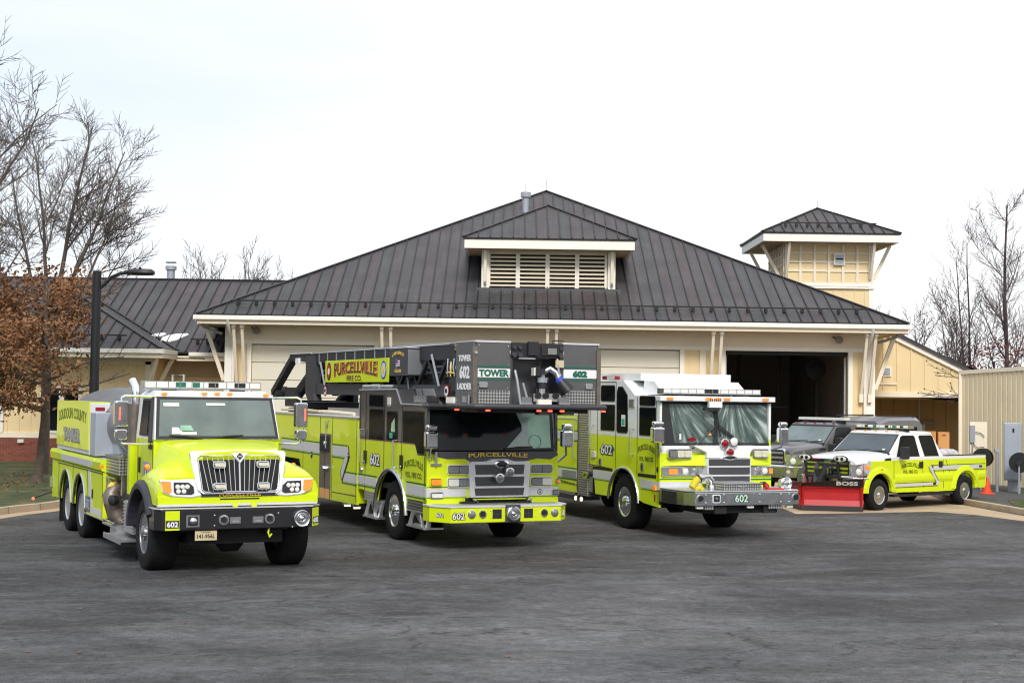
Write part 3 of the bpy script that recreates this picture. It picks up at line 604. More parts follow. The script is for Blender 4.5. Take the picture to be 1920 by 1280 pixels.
for a, b in ((-15.85, -15.42), (-15.22, -14.75), (-17.9, -17.4)):
    m = MB('trim_white'); m.box(a-.1, b+.1, 49.11, 49.19, 1.12, 2.72); m.mat('glass_dark'); m.box(a, b, 49.09, 49.11, 1.22, 2.62); m.mat('trim_white'); m.box(a, b, 49.08, 49.1, 1.9, 1.94) if a < -16 else None; sp_(m, 'window')
m = MB('roof_x'); roof_plane(m, [(-40, 50, 3.97), (-9.9, 50, 3.97), (-6.5, 55.9, 6.92), (-40, 55.9, 6.92)], (1, 0, 0)); roof_plane(m, [(-40, 61.8, 3.97), (-40, 55.9, 6.92), (-9, 55.9, 6.92), (-9, 61.8, 3.97)], (1, 0, 0), seams=False)
roof_plane(m, [(-22.3, 48, 4.02), (-11.7, 48, 4.02), (-17.0, 53.3, 6.67)], (1, 0, 0)); roof_plane(m, [(-11.7, 48, 4.02), (-11.7, 50.3, 4.02), (-17.0, 55.4, 6.67), (-17.0, 53.3, 6.67)], (0, 1, 0), 'seam', seams=False)  # right slope near-black: its darkness at a grazing view put into the colour
ridge(m, (-40, 55.9, 6.92), (-7.4, 55.9, 6.92)); ridge(m, (-11.7, 48, 4.02), (-17.0, 53.3, 6.67), .12); ridge(m, (-11.6, 50.1, 4.0), (-17.0, 55.4, 6.68), .12)
sp_(m, 'wing_roof')
snow_guard(-11.3, -9.9, 50.6, 4.27, .35); snow_guard(-22.5, -13, 48.55, 4.3, .6)
m = MB('trim_white'); m.box(-23.4, -11.62, 47.92, 48.03, 3.86, 4.0); m.box(-11.72, -11.6, 48.03, 50, 3.86, 4.0); m.box(-11.2, -9.9, 49.9, 50.03, 3.83, 3.96); m.mat('trim'); m.box(-23.4, -11.66, 48.03, 48.08, 3.70, 3.86); m.box(-11.7, -11.64, 48.08, 50, 3.70, 3.86); m.box(-11.64, -9.9, 50.0, 50.06, 3.66, 3.83); sp_(m, 'wing_gutter')
m = MB('trim'); m.beam((-12.35, 49.0, 2.7), (-11.9, 48.3, 3.72), .12, .12); sp_(m, 'bracket'); m = MB('trim'); m.beam((-12.2, 49.9, 2.8), (-11.75, 49.9, 3.72), .12, .12, up=(0, 1, 0)); sp_(m, 'bracket')
m = MB('galv'); m.cyl((-13.45, 56.5, 6.8), (-13.45, 56.5, 7.35), .16, 12); m.cyl((-13.45, 56.5, 7.35), (-13.45, 56.5, 7.5), .22, 12); m.cyl((-13.45, 56.5, 7.62), (-13.45, 56.5, 7.67), .21, 12); sp_(m, 'vent_pipe')
m = MB('lens'); m.box(-16.75, -16.55, 49.02, 49.12, .78, .9); sp_(m, 'wall_lamp')
def flat_blob(m, pts, n, off):
    k = len(pts); P = [Vector(p)+n*off for p in pts]; Q = [Vector(p) for p in pts]; m.add(P+Q, [tuple(range(k))]+[(i, (i+1) % k, k+(i+1) % k, k+i) for i in range(k)])
def onroof(x, s): return (x, 50+s, 3.97+.5*s)
for pts in ([(-12.35, 1.35), (-12.1, 1.15), (-11.78, 1.3), (-11.65, 1.5), (-11.85, 1.6), (-12.1, 1.5)], [(-11.75, .75), (-11.3, .68), (-10.95, .9), (-10.75, 1.2), (-10.55, 1.45), (-10.6, 1.55), (-11.1, 1.5), (-11.5, 1.35), (-11.75, 1.1)]):
    m = MB('snow'); flat_blob(m, [onroof((p[0]+11.6)*.72-12.28, (p[1]-1.3)*.72+1.15) for p in pts], Vector((0, -.447, .894)), .035); sp_(m, 'snow_patch')

# ------------------------------------------------------------------ cabinet in the carport, shed, utilities
t = thing('cabinet', 'plain orange wooden cabinet standing in the dark carport', 'cabinet', (15.72, 53.2, 0))
m = MB('cabinet'); m.box(-.45, -.03, 0, .5, .05, 1.52); m.box(.03, .45, -.05, .5, .05, 1.50); m.build('carcass', t, bevel=.01)
m = MB('cabinet'); m.box(.05, .43, -.075, -.05, .1, 1.45); m.mat('black_text'); m.box(.18, .30, -.08, -.075, 1.36, 1.40); m.build('door', t)
P0, P1 = Vector((14.35, 46, 0)), Vector((16.05, 41, 0)); dd = (P1-P0).normalized(); nn_ = Vector((-dd.y, dd.x, 0)); nn_ = -nn_ if nn_.y > 0 else nn_
t = thing('metal_shed', 'tan corrugated metal shed at the right behind the utility boxes', 'shed', tuple(P0))
Lw = 15.0; m = MB('metal_siding'); q = -nn_*.0
def sh(s, z, o): v = dd*s-nn_*(-o) if False else dd*s+nn_*o; return (v.x, v.y, z)
secs = []; s = 0; prof = []
while s < Lw: prof += [(s, 0), (s+.17, 0), (s+.19, -.03), (s+.21, -.03), (s+.23, 0)]; s += .23
for z in (0.1, None): secs.append([sh(s, (3.55+.03*s) if z is None else z, o) for s, o in prof])
m.loft(secs, cap=False, closed=False); m.add([sh(0, .1, 0), sh(0, 3.55, 0), sh(0, 3.55, -6), sh(0, .1, -6)], [(0, 1, 2, 3)]); m.build('wall', t, recalc=False)
m = MB('trim'); m.hexa([sh(-.05, 3.5, .04), sh(Lw, 3.5+.03*Lw, .04), sh(Lw, 3.5+.03*Lw, -.1), sh(-.05, 3.5, -.1)], [sh(-.05, 3.62, .04), sh(Lw, 3.62+.03*Lw, .04), sh(Lw, 3.62+.03*Lw, -.1), sh(-.05, 3.62, -.1)]); m.build('roof_trim', t)
m = MB('galv'); m.add([sh(-.05, 3.6, .02), sh(Lw, 3.6+.03*Lw, .02), sh(Lw, 4.3, -6), sh(-.05, 3.9, -6)], [(0, 1, 2, 3)]); m.build('roof', t)
m = MB('trim'); m.box(-.07, .05, -.06, .04, .1, 3.5); m.build('corner_trim', t)

t = thing('utility_box', 'tall grey metal utility box on a square pedestal', 'utility box', (14.35, 41.2, .1), radians(-18))
m = MB('box_grey'); m.box(-.25, .23, -.22, .22, .32, 1.95); m.build('housing', t, bevel=.015)
m = MB('box_grey'); m.box(-.23, .12, -.235, -.222, .36, 1.90); m.mat('dark').box(-.02, .03, -.25, -.235, 1.68, 1.8); m.build('door', t, bevel=.008)
m = MB('galv'); m.box(-.14, .14, -.12, .12, -.02, .32)
for k in range(5): m.box(-.12+k*.055, -.10+k*.055, -.135, -.12, 0, .3)
m.build('pedestal', t)
t = thing('meter_panel', 'small cream meter panel with conduits on the tan shed wall', 'meter', (13.72, 42.2, .1))
m = MB('trim'); m.box(-.28, .22, 0, .06, 1.05, 1.95); m.build('backboard', t); m = MB('galv'); m.box(-.30, -.16, -.08, 0, 1.35, 1.85); m.cyl((-.22, -.04, .0), (-.22, -.04, 1.35), .02, 6); m.cyl((.12, -.03, .9), (.12, -.03, 1.05), .03, 6); m.build('meter', t)
m = MB('black_plastic'); m.tube([(-.15, -.05, 1.65), (0, -.06, 1.63), (.1, -.05, 1.55), (.12, -.04, 1.5)], .012, 5); m.tube([(-.22, -.05, 1.33), (-.1, -.05, 1.2), (.1, -.05, 1.22), (.18, -.05, 1.0)], .012, 5); m.build('cable', t)
t = thing('steel_post', 'slim galvanised steel post beside the tall grey utility box', 'post', (13.83, 41.0, .1)); m = MB('galv'); m.cyl((0, 0, -.05), (0, 0, 1.15), .045, 12); m.build('post', t); m = MB('box_grey'); m.box(-.07, .07, -.06, .06, 1.12, 1.2); m.build('cap', t)
def reel(x, y, z, r, label, rz):
    t = thing('cable_reel', label, 'reel', (x, y, .1), rz, 'black cable reels by the shed')
    m = MB('black_paint')
    for s in (-.16, .16): m.lathe((s-.01, 0, z), (1, 0, 0), [(0, .0), (0, r), (.02, r), (.02, 0)], 28)
    m.build('flange', t); m = MB('black_plastic'); m.lathe((-.15, 0, z), (1, 0, 0), [(0, 0), (0, r*.55), (.3, r*.55), (.3, 0)], 24); m.lathe((-.3, 0, z), (1, 0, 0), [(0, 0), (0, .07), (.6, .07), (.6, 0)], 12); m.build('drum', t)
    m = MB('galv'); m.beam((-.22, 0, z), (-.22, .0, -.02), .04); m.beam((.22, 0, z), (.22, 0, -.02), .04); m.build('stand', t)
reel(14.22, 40.3, .86, .28, 'round black cable reel in front of the tall grey box', radians(68))
reel(13.72, 41.9, .92, .27, 'black cable reel behind the tailgate of the white pickup', radians(60))
t = thing('pipe_rack', 'black steel rack with coiled yellowish hose at the right edge', 'rack', (15.05, 41.0, .1)); m = MB('black_paint')
for z in (.55, 1.15, 1.75): m.beam((-.3, 0, z), (.7, 0, z), .06)
m.beam((-.12, 0, 0), (-.12, 0, 2.0), .06); m.beam((.65, 0, 0), (.65, 0, 2.0), .06); m.build('frame', t)
m = MB('plate')
for k in range(5): m.tube([(.0+.17*cos(a*.5+k), -.08-.03*k+.03*sin(a), 1.42+.15*sin(a*.5+k)) for a in range(14)], .022, 6)
m.build('hose_coil', t)
t = thing('traffic_cone', 'bright orange traffic cone behind the lime pickup', 'cone', (13.18, 39.9, .1), scale=.84); m = MB('cone_orange'); m.lathe((0, 0, .03), (0, 0, 1), [(0, .0), (0, .15), (.25, .10), (.52, .035), (.53, .0)], 20); m.build('body', t); m = MB('cone_orange'); m.box(-.2, .2, -.2, .2, 0, .035); m.build('base', t, bevel=.02)

# lamp post
t = thing('street_lamp', 'tall black lamp post with a curved arm left of the trucks', 'street lamp', (-10.42, 36.0, 0.02), scale=.952)
m = MB('pole_black'); m.cyl((0, 0, .1), (.0, 0, 5.82), .13, 20, .115); m.cyl((0, 0, .1), (0, 0, .35), .2, 20, .17); m.cyl((0, 0, 5.82), (0, 0, 5.86), .10, 16); m.build('pole', t)
m = MB('pole_black'); m.tube([(.1, 0, 5.42), (.2, 0, 5.50), (.38, 0, 5.70), (.6, 0, 5.80), (.85, 0, 5.83)], .045, 10, .04); m.build('arm', t)
m = MB('pole_black'); m.smooth = True; m.loft([[(x, y*wd, 5.82+zz*hh*1.3) for y, zz in ((-1, 0), (-.8, .6), (0, 1), (.8, .6), (1, 0), (.8, -.5), (0, -.6), (-.8, -.5))] for x, wd, hh in ((.72, .05, .04), (.85, .12, .07), (1.1, .17, .09), (1.42, .16, .085), (1.5, .10, .05))]); m.smooth = False; m.box(1.10, 1.16, -.03, .03, 5.9, 5.97); m.build('lamp_head', t)
m = MB('lens'); m.box(.9, 1.4, -.1, .1, 5.765, 5.775); m.build('lens', t)

# ------------------------------------------------------------------ unseen dark tree line behind the camera, added to darken reflections and low sky
m = MB('bark'); rg = random.Random(77); prev = None; ring = []
for k in range(181):
    a = radians(100+k*1.95) if False else radians(-200+k*1.25+0); 
    R0_ = 62+6*sin(k*.7)+rg.uniform(-2, 2); hgt = 6.0+1.8*sin(k*.31)+rg.uniform(-1.2, 1.2)
    x, y = R0_*cos(a), 6+R0_*sin(a); ring.append([(x, y, -.5), (x*1.12, y*1.12, -.5), (x*1.10, y*1.10, hgt*.8), (x*1.03, y*1.03, hgt), (x*.99, y*.99, hgt*.6)])
m.loft(ring); o = m.build('sky_blocker', recalc=True); o['kind'] = 'stuff'
# ------------------------------------------------------------------ vehicle helpers (local x = across, y = towards the rear, z up)
def wheel(par, x, y, R, W, rr, face=-1, style='front', rimmat='chrome', tread=44):
    # x: outer face of the tyre, face: -1 outer side looks to -x
    ax = (-face, 0, 0); m = MB('rubber'); secs = []
    prof = [(.035, rr-.015), (.0, rr+.025), (.0, R*.86), (.018, R*.955)]; lug = [(.045, R), (W*.5, R+.004), (W-.045, R)]; prof2 = [(W-.018, R*.955), (W, R*.86), (W, rr+.02), (W-.03, rr-.01)]
    n = tread*2; c = Vector((x, y, R-.02)); m.smooth = False
    for i, (d, r) in enumerate(prof+lug+prof2):
        ring = []
        for k in range(n):
            a = 2*pi*k/n; q = r-(.016 if (k % 2 and i in (3, 4, 6, 7)) else 0)
            p = c+Vector(ax)*d+Vector((0, cos(a), sin(a)))*q
            if p.z < .002: p.z = .002
            ring.append(p)
        secs.append(ring)
    m.smooth = True; m.loft(secs, cap=False); 
    m.smooth = False; m.mat('black_plastic'); m.lathe(c, ax, [(W-.06, 0), (W-.06, rr)], 24, cap=True)
    t = m.build('wheel', par)
    m = MB(rimmat); g = .03
    if style == 'front':
        m.lathe(c, ax, [(g, rr), (g-.018, rr-.004), (g-.012, rr-.02), (g+.05, rr-.035), (g+.115, rr*.82), (g+.12, rr*.70), (g+.06, rr*.60), (g+.055, rr*.42), (g+.03, rr*.36), (g-.035, rr*.33), (g-.05, rr*.26), (g-.055, 0)], 36, cap=True)
        lo = (g+.035, .62*rr*.82)
    elif style == 'rear':
        m.lathe(c, ax, [(g, rr), (g-.018, rr-.004), (g+.0, rr-.03), (g+.17, rr-.07), (g+.19, rr*.45), (g+.10, rr*.40), (g+.02, rr*.36), (g+.0, 0)], 36, cap=True)
        lo = (g+.15, rr*.52)
    else:
        m.lathe(c, ax, [(g, rr), (g-.012, rr-.004), (g, rr-.02), (g+.09, rr-.03), (g+.10, 0)], 36, cap=True)
        lo = (g+.01, rr*.33)
    if style == 'pickup':
        m.mat('chrome')
        for k in range(5):
            a = 2*pi*k/5+.3
            for da in (-.13, .13): m.beam(c+Vector(ax)*(g+.02)+Vector((0, cos(a), sin(a)))*rr*.22, c+Vector(ax)*(g+.015)+Vector((0, cos(a+da), sin(a+da)))*rr*.95, .026, .03, up=ax)
        m.lathe(c, ax, [(g+.06, rr*.34), (g-.0, rr*.3), (g-.02, rr*.2), (g-.025, 0)], 20)
        m.mat('dark')
        m.lathe(c, ax, [(g+.088, 0), (g+.088, rr*.9)], 24)
    else:
        nn = 10
        for k in range(nn):
            a = 2*pi*k/nn; q = c+Vector((0, cos(a), sin(a)))*lo[1]
            m.mat('chrome'); m.cyl(q+Vector(ax)*(lo[0]+.02), q+Vector(ax)*(lo[0]-.035), .017, 8)
            a += .31; m.mat('chrome'); q = c+Vector((0, cos(a), sin(a)))*lo[1]*.62; m.cyl(q+Vector(ax)*(lo[0]-.02), q+Vector(ax)*(lo[0]-.075), .010, 6); q = c+Vector((0, cos(a), sin(a)))*(rr*.77 if style == 'front' else rr*.68)
            m.mat('dark'); dd_ = g+.098 if style == 'front' else g+.165; m.cyl(q+Vector(ax)*(dd_+.02), q+Vector(ax)*(dd_-.006), .028, 10)
    m.build('rim', t)
    return t
def pside(m, pts, x, t=.006): m.prism(pts, 0, x-t, x)           # thin sheet on the near side, pts = (y,z)
def pfront(m, pts, y, t=.006): m.prism(pts, 1, y-t, y)          # thin sheet on the front, pts = (x,z)
def rect(a, b, c, d): return [(a, c), (b, c), (b, d), (a, d)]
def rrect(a, b, c, d, r=.03, n=4):
    out = []
    for cx, cz, s in ((b-r, d-r, 0), (a+r, d-r, 1), (a+r, c+r, 2), (b-r, c+r, 3)):
        for k in range(n+1): t = (s+k/n)*pi/2; out.append((cx+r*cos(t), cz+r*sin(t)))
    return out
def arcpts(cy, cz, ry, rz, a0, a1, n=18): return [(cy+ry*cos(a0+(a1-a0)*k/n), cz+rz*sin(a0+(a1-a0)*k/n)) for k in range(n+1)]
def lampbox(par, name, a, b, c, d, y, lens, frame='chrome_bright', dep=.07, n=1, lab=None, r=.03):
    m = MB(frame); m.prism(rrect(a, b, c, d, r), 1, y-dep*.5, y+.03); m.mat('black_plastic'); m.prism(rrect(a+.015, b-.015, c+.015, d-.015, r*.7), 1, y-dep*.5-.003, y-dep*.5)
    w_ = (b-a-.03)/n; ls = lens if isinstance(lens, (list, tuple)) else [lens]*n
    for k in range(n):
        m.mat(ls[k]); m.prism(rrect(a+.02+k*w_, a+.01+(k+1)*w_, c+.025, d-.025, r*.6), 1, y-dep, y-dep*.5-.002)
    return m.build(name, par, label=lab)
def rail(par, pts, r=.016, name='handrail', mat='aluminium', n=8):
    m = MB(mat); m.tube(pts, r, n); return m.build(name, par)
def seams(m, lines, x, w=.014):
    m.mat('dark')
    for (y0, z0), (y1, z1) in lines:
        m.beam((x-.003, y0, z0), (x-.003, y1, z1), w, .006, up=(0, 1, 0) if abs(y1-y0) < .05 else (0, 0, 1)) if False else m.prism([(y0-w/2, z0), (y0+w/2, z0), (y1+w/2, z1), (y1-w/2, z1)] if abs(z1-z0) > abs(y1-y0) else [(y0, z0-w/2), (y1, z1-w/2), (y1, z1+w/2), (y0, z0+w/2)], 0, x-.005, x-.001)
def lettering(par, items, name='lettering'):
    # items: list of (mat, string, o, right, up, h, w, kwargs)
    m = MB(items[0][0])
    for mt, st, o, rt, up, h, wd, kw in items: m.mat(mt); m.text(st, o, rt, up, h, wd, **kw)
    return m.build(name, par, recalc=False)
SR = (0, -1, 0); FR = (1, 0, 0); UP = (0, 0, 1)
def num(par, st, o, rt, h, wd, c1='white_text', c0='black_text', up=UP, sh=.0):
    return lettering(par, [(c0, st, o, rt, up, h*1.22, wd*1.14, dict(bold=.10, th=.003, sh=sh)), (c1, st, o, rt, up, h, wd, dict(bold=.012, th=.006, sh=sh))])
def mirror_box(par, x0, x1, y, z0, z1, z2, arm, dep=.16):
    m = MB('chrome'); m.prism(rrect(x0, x1, z0, z1, .035), 1, y-dep/2, y+dep/2); m.prism(rrect(x0+.015, x1-.015, z1+.012, z2, .04), 1, y-dep/2+.01, y+dep/2-.02); o = m.build('mirror', par, bevel=.035)
    m = MB('dull_chrome'); m.tube(arm, .022, 8); build_each(m, 'mirror_arm', o); return o

# ================================================================== TANKER
def frame(x, y, a): return (x, y, 0), radians(a)
loc, rz = frame(-5.419, 21.4, 27.0)
K = thing('tanker_truck', 'lime yellow fire tanker with chrome grille and rounded steel tank, nearest truck at the left', 'fire truck', loc, rz)
W_ = 2.38
for y in (0,): wheel(K, 0, y, .555, .42, .305, -1, 'front', 'steel_tank'); wheel(K, W_+.02, y, .555, .42, .305, 1, 'front', 'steel_tank')
for y in (5.0, 6.37):
    for x, f in ((.02, -1), (W_, 1)): wheel(K, x, y, .52, .30, .30, f, 'rear', 'aluminium'); 
    for x, f in ((.36, -1), (W_-.34, 1)): wheel(K, x, y, .52, .28, .28, f, 'rear', 'graphite', 30)
m = MB('dark'); m.box(.55, .8, -.85, 7.8, .55, .85); m.box(1.6, 1.85, -.85, 7.8, .55, .85); m.box(.5, 1.9, -.75, .6, .42, .95); m.cyl((.4, 0, .5), (2, 0, .5), .08, 10); m.lathe((1.2, 5.0, .5), (0, 1, 0), [(-.25, .05), (-.1, .2), (.1, .2), (.25, .05)], 12); m.box(.4, 2, 4.9, 5.1, .42, .6); m.box(.4, 2, 6.3, 6.45, .42, .6); m.lathe((1.25, -.2, .38), (1, 0, 0), [(-.2, .05), (-.12, .14), (.12, .14), (.2, .05)], 12); m.build('chassis', K)
# hood
def hsec(y, hw, zt, zs, cz=1.1):
    c = 1.17; r = .13
    return [(c-hw, y, cz), (c-hw, y, zs), (c-hw+r*.5, y, zt-.035), (c-hw+r*1.6, y, zt-.005), (c, y, zt+.022), (c+hw-r*1.6, y, zt-.005), (c+hw-r*.5, y, zt-.035), (c+hw, y, zs), (c+hw, y, cz)]
m = MB('lime'); m.smooth = True
m.loft([hsec(-.93, .66, 1.755, 1.62), hsec(-.88, .70, 1.775, 1.62), hsec(-.4, .80, 1.82, 1.62), hsec(.1, .93, 1.885, 1.60), hsec(.30, .97, 1.90, 1.60)]); m.smooth = False
hood = m.build('hood', K, bevel=.01)
# fenders
for s in (0, 1):
    def fx(x): return x if s == 0 else 2.36-x
    m = MB('lime'); m.smooth = True; secs = []
    for y, zs, zo in ((-.93, 1.40, 1.34), (-.86, 1.44, 1.38), (-.7, 1.52, 1.42), (-.45, 1.60, 1.46), (-.1, 1.60, 1.44), (.25, 1.56, 1.36), (.50, 1.50, 1.20), (.62, 1.45, 1.0)):
        zb = .50+sqrt(max(0, .70**2-y*y)) if abs(y) < .70 else 1.0
        zb = max(zb, 1.0) if y < -.5 else zb
        zb = min(zb, zo-.06)
        secs.append([(fx(.62), y, zb), (fx(.62), y, max(zs, 1.62 if y > -.4 else zs)), (fx(.34), y, zs), (fx(.12), y, zo+.06), (fx(.02), y, zo-.02), (fx(-.02), y, max(zo-.14, zb+.01)), (fx(-.02), y, zb)])
    m.loft(secs); m.smooth = False; m.build('fender', hood)
    m = MB('flare_black'); secs = []
    for k in range(17):
        a = radians(26+k*9.3); o_, i_ = .80, .665; ww = .10
        def P_(r, x): return (fx(x), r*cos(a)*-1, .52+r*sin(a))
        secs.append([P_(i_, .14), P_(o_, .14), P_(o_, -.06), P_(o_-.05, -.10), P_(i_, -.10)])
    m.loft(secs); m.build('wheel_flare', hood, bevel=.012)
    m = MB('amber'); m.lathe((fx(.05), .08, 1.50), (0, -1, .3), [(-.05, .02), (0, .045), (.06, .035), (.08, 0)], 12); m.build('marker_lamp', hood)
m = MB('black_plastic'); m.box(.36, .60, -.7, .7, .6, 1.3); m.box(1.78, 2.0, -.7, .7, .6, 1.3); build_each(m, 'wheel_well', K)
m = MB('lime'); m.box(-.02, 2.36, -.96, -.88, 1.02, 1.125); m.box(.62, 1.76, -.93, -.8, 1.1, 1.7); m.mat('stripe'); m.box(-.02, 2.36, -.965, -.88, .985, 1.02); m.mat('black_plastic'); m.box(.88, 1.47, -.968, -.96, 1.075, 1.095); m.mat('graphite'); m.box(.60, 1.76, -.966, -.93, 1.115, 1.19); m.mat('lime'); m.lathe((1.1, -.99, .985), (0, -1, 0), [(0, .045), (.05, .03), (.06, 0)], 10); m.lathe((1.38, -.99, .985), (0, -1, 0), [(0, .045), (.05, .03), (.06, 0)], 10); m.build('valance', K, bevel=.008)
lettering(K, [('black_text', 'PURCELLVILLE', (1.175, -.967, 1.150), FR, UP, .068, .64, dict(bold=.05)), ('gold', 'PURCELLVILLE', (1.175, -.971, 1.150), FR, UP, .055, .62, dict(bold=.02))])
# grille
outer = [(.44, 1.74), (.47, 1.775), (1.14, 1.795), (1.84, 1.775), (1.87, 1.74), (1.84, 1.50), (1.79, 1.22), (1.73, 1.165), (.62, 1.165), (.55, 1.22), (.48, 1.50)]
inner = [(.545, 1.68), (.58, 1.71), (1.06, 1.715), (1.16, 1.60), (1.26, 1.715), (1.74, 1.71), (1.775, 1.68), (1.765, 1.50), (1.735, 1.225), (1.69, 1.19), (.65, 1.19), (.605, 1.225), (.57, 1.50)]
TT[0] = Matrix(((1, 0, 0, 0), (0, 1, .16, -.19), (0, 0, 1, 0), (0, 0, 0, 1)))
m = MB('chrome_bright'); m.prism(outer, 1, -1.0, -.93); m.mat('dark'); m.prism(inner, 1, -1.004, -1.0); g = m.build('grille', K, bevel=.02)
m = MB('chrome'); q = [(x, -1.008, z) for x, z in inner]; m.tube(q+[q[0]], .011, 6)
m.mat('dull_chrome')
for k in range(15):
    xb = .70+k*.0657; xt = .60+k*.080; zt = 1.685 if abs(xt-1.16) > .1 else 1.62+abs(xt-1.16)*.7
    m.beam((xb, -1.012, 1.205), (xt, -1.012, zt), (.009 if k != 7 else .022), .010, up=(0, 1, 0))
m.build('grille_bars', g)
m = MB('chrome'); m.prism([(1.02, 1.765), (1.30, 1.765), (1.17, 1.60)], 1, -1.02, -1.0); m.prism([(1.095, 1.70), (1.165, 1.775), (1.235, 1.70), (1.165, 1.625)], 1, -1.03, -1.02); m.mat('black_text'); m.prism([(1.115, 1.70), (1.165, 1.755), (1.215, 1.70), (1.165, 1.645)], 1, -1.034, -1.03); m.mat('red_lens'); m.prism([(1.14, 1.712), (1.165, 1.735), (1.19, 1.712)], 1, -1.037, -1.034); m.mat('white_text'); m.box(1.138, 1.192, -1.037, -1.034, 1.694, 1.703); m.build('emblem', g)
for x in (.85, 1.50):
    for z in (1.585, 1.275): lampbox(g, 'grille_lamp', x-.095, x+.095, z-.05, z+.05, -1.02, 'cream_lens', 'dull_chrome', .09)
TT[0] = None
for s in (0, 1):
    def fx(x): return x if s == 0 else 2.31-x
    TT[0] = Matrix(((1, 0, 0, 0), (0, 1, .14, -.155), (0, 0, 1, 0), (0, 0, 0, 1))); m = MB('chrome_bright'); pl = [(.005, 1.375), (.20, 1.375), (.50, 1.385), (.56, 1.34), (.62, 1.13), (.45, 1.105), (.20, 1.125), (.04, 1.19)]
    m.prism([(fx(a), b) for a, b in pl], 1, -.975, -.90); h = m.build('headlamp', K, bevel=.02)
    m = MB('amber'); m.prism([(fx(a), b) for a, b in [(.02, 1.355), (.16, 1.345), (.175, 1.20), (.13, 1.175), (.05, 1.215)]], 1, -.985, -.975); m.build('turn_signal', h)
    m = MB('black_plastic'); m.prism([(fx(a), b) for a, b in [(.205, 1.335), (.42, 1.33), (.49, 1.27), (.50, 1.18), (.46, 1.155), (.24, 1.165), (.205, 1.20)]], 1, -.985, -.975)
    m.mat('lens')
    for a, b in ((.26, 1.27), (.33, 1.27), (.40, 1.27), (.27, 1.205), (.35, 1.205)): m.lathe((fx(a), -.984, b), (0, -1, 0), [(0, .036), (.012, .03), (.02, 0)], 12)
    m.build('lens', h)
TT[0] = None
# bumper
m = MB('black_paint'); m.prism([(.02, -1.05), (2.25, -1.05), (2.42, -.86), (2.42, -.62), (-.06, -.62), (-.06, -.92)], 2, .655, .945); m.mat('aluminium'); m.prism([(.0, -1.065), (2.26, -1.065), (2.44, -.86), (2.44, -.62), (-.08, -.62), (-.08, -.94)], 2, .948, .972); bp = m.build('bumper', K, bevel=.012)
m = MB('lime'); m.box(.07, .275, -1.056, -1.05, .66, .935); m.mat('graphite'); m.box(.075, .27, -1.060, -1.056, .69, .80); m.build('number_plate', bp)
lettering(bp, [('white_text', '602', (.173, -1.061, .744), FR, UP, .078, .16, dict(bold=.03, th=.003))])
nx = Vector((.745, -.667, 0)); rt = Vector((.667, .745, 0)); cc = Vector((2.335, -.955, .80))
m = MB('lime'); m.hexa([cc+rt*a+nx*b+UP_*c for a, b, c in ()] , []) if False else None
UPV = Vector((0, 0, 1))
def quadp(m, c, r, hw, hh, t0, t1):
    n = Vector(r).cross(UPV); c = Vector(c); r = Vector(r); m.hexa([c-r*hw+n*t0-UPV*hh, c+r*hw+n*t0-UPV*hh, c+r*hw+n*t1-UPV*hh, c-r*hw+n*t1-UPV*hh], [c-r*hw+n*t0+UPV*hh, c+r*hw+n*t0+UPV*hh, c+r*hw+n*t1+UPV*hh, c-r*hw+n*t1+UPV*hh])
m = MB('lime'); quadp(m, cc, rt, .115, .135, .002, .007); m.mat('graphite'); quadp(m, cc-UPV*.05, rt, .11, .05, .007, .010); m.build('number_plate', bp)
lettering(bp, [('white_text', '602', cc-UPV*.05+nx*.011, rt, UP, .075, .18, dict(bold=.03, th=.003))])
m = MB('dull_chrome'); m.box(.37, .56, -1.062, -1.05, .70, .87); m.mat('black_plastic'); m.box(.395, .535, -1.065, -1.062, .72, .85); m.mat('dull_chrome'); m.lathe((.465, -1.065, .785), (0, -1, 0), [(0, .055), (.03, .05), (.05, .02), (.052, 0)], 16); m.build('air_horn_port', bp)
for x in (.915, 1.60):
    m = MB('chrome'); m.lathe((x, -1.05, .79), (0, -1, 0), [(0, .078), (.02, .075), (.022, .052), (.004, .048), (.004, 0)], 22); m.mat('dark'); m.lathe((x, -1.056, .79), (0, -1, 0), [(0, .045), (.003, .045), (.003, 0)], 18); m.build('horn_ring', bp)
for a, b in ((1.005, 1.165), (1.345, 1.505)):
    m = MB('dull_chrome'); m.box(a, b, -1.06, -1.05, .735, .83); m.mat('lens_dark'); m.box(a+.015, b-.015, -1.065, -1.06, .75, .815); m.mat('aluminium'); m.box(a+.04, b-.03, -1.07, -1.065, .755, .775); m.build('step_light', bp)
m = MB('dull_chrome'); m.lathe((2.085, -1.05, .785), (0, -1, 0), [(0, .125), (.05, .125), (.06, .115), (.05, .10), (.05, .085), (.062, .08), (.05, .07), (.05, .055), (.065, .05), (.05, .035), (.06, .02), (.06, 0)], 30); m.build('siren_speaker', bp)
m = MB('chrome')
for x, z in ((.78, .86), (.78, .71), (1.73, .87), (1.95, .66)): m.lathe((x, -1.05, z), (0, -1, 0), [(0, .013), (.008, .012), (.012, 0)], 8)
build_each(m, 'bolt', bp)
m = MB('plate'); m.box(.51, .83, -1.02, -1.01, .50, .64); pl_ = m.build('license_plate', K, bevel=.004)
lettering(pl_, [('black_text', '141-956L', (.67, -1.021, .562), FR, UP, .062, .26, dict(bold=.02, th=.003)), ('black_text', 'VIRGINIA', (.67, -1.021, .620), FR, UP, .016, .14, dict(th=.003))])
m = MB('lime'); m.smooth = True; m.tube([(1.62, -.98, .66), (1.60, -1.0, .58), (1.62, -1.0, .52), (1.66, -.98, .56)], .014, 8); m.smooth = False; build_each(m, 'tow_hook', K)
m = MB('galv'); m.hexa([(.98, -.7, .50), (1.28, -.7, .50), (1.28, -.5, .50), (.98, -.5, .50)], [(.95, -.7, .56), (1.22, -.7, .58), (1.22, -.5, .58), (.95, -.5, .56)]); m.build('tow_eye', K)
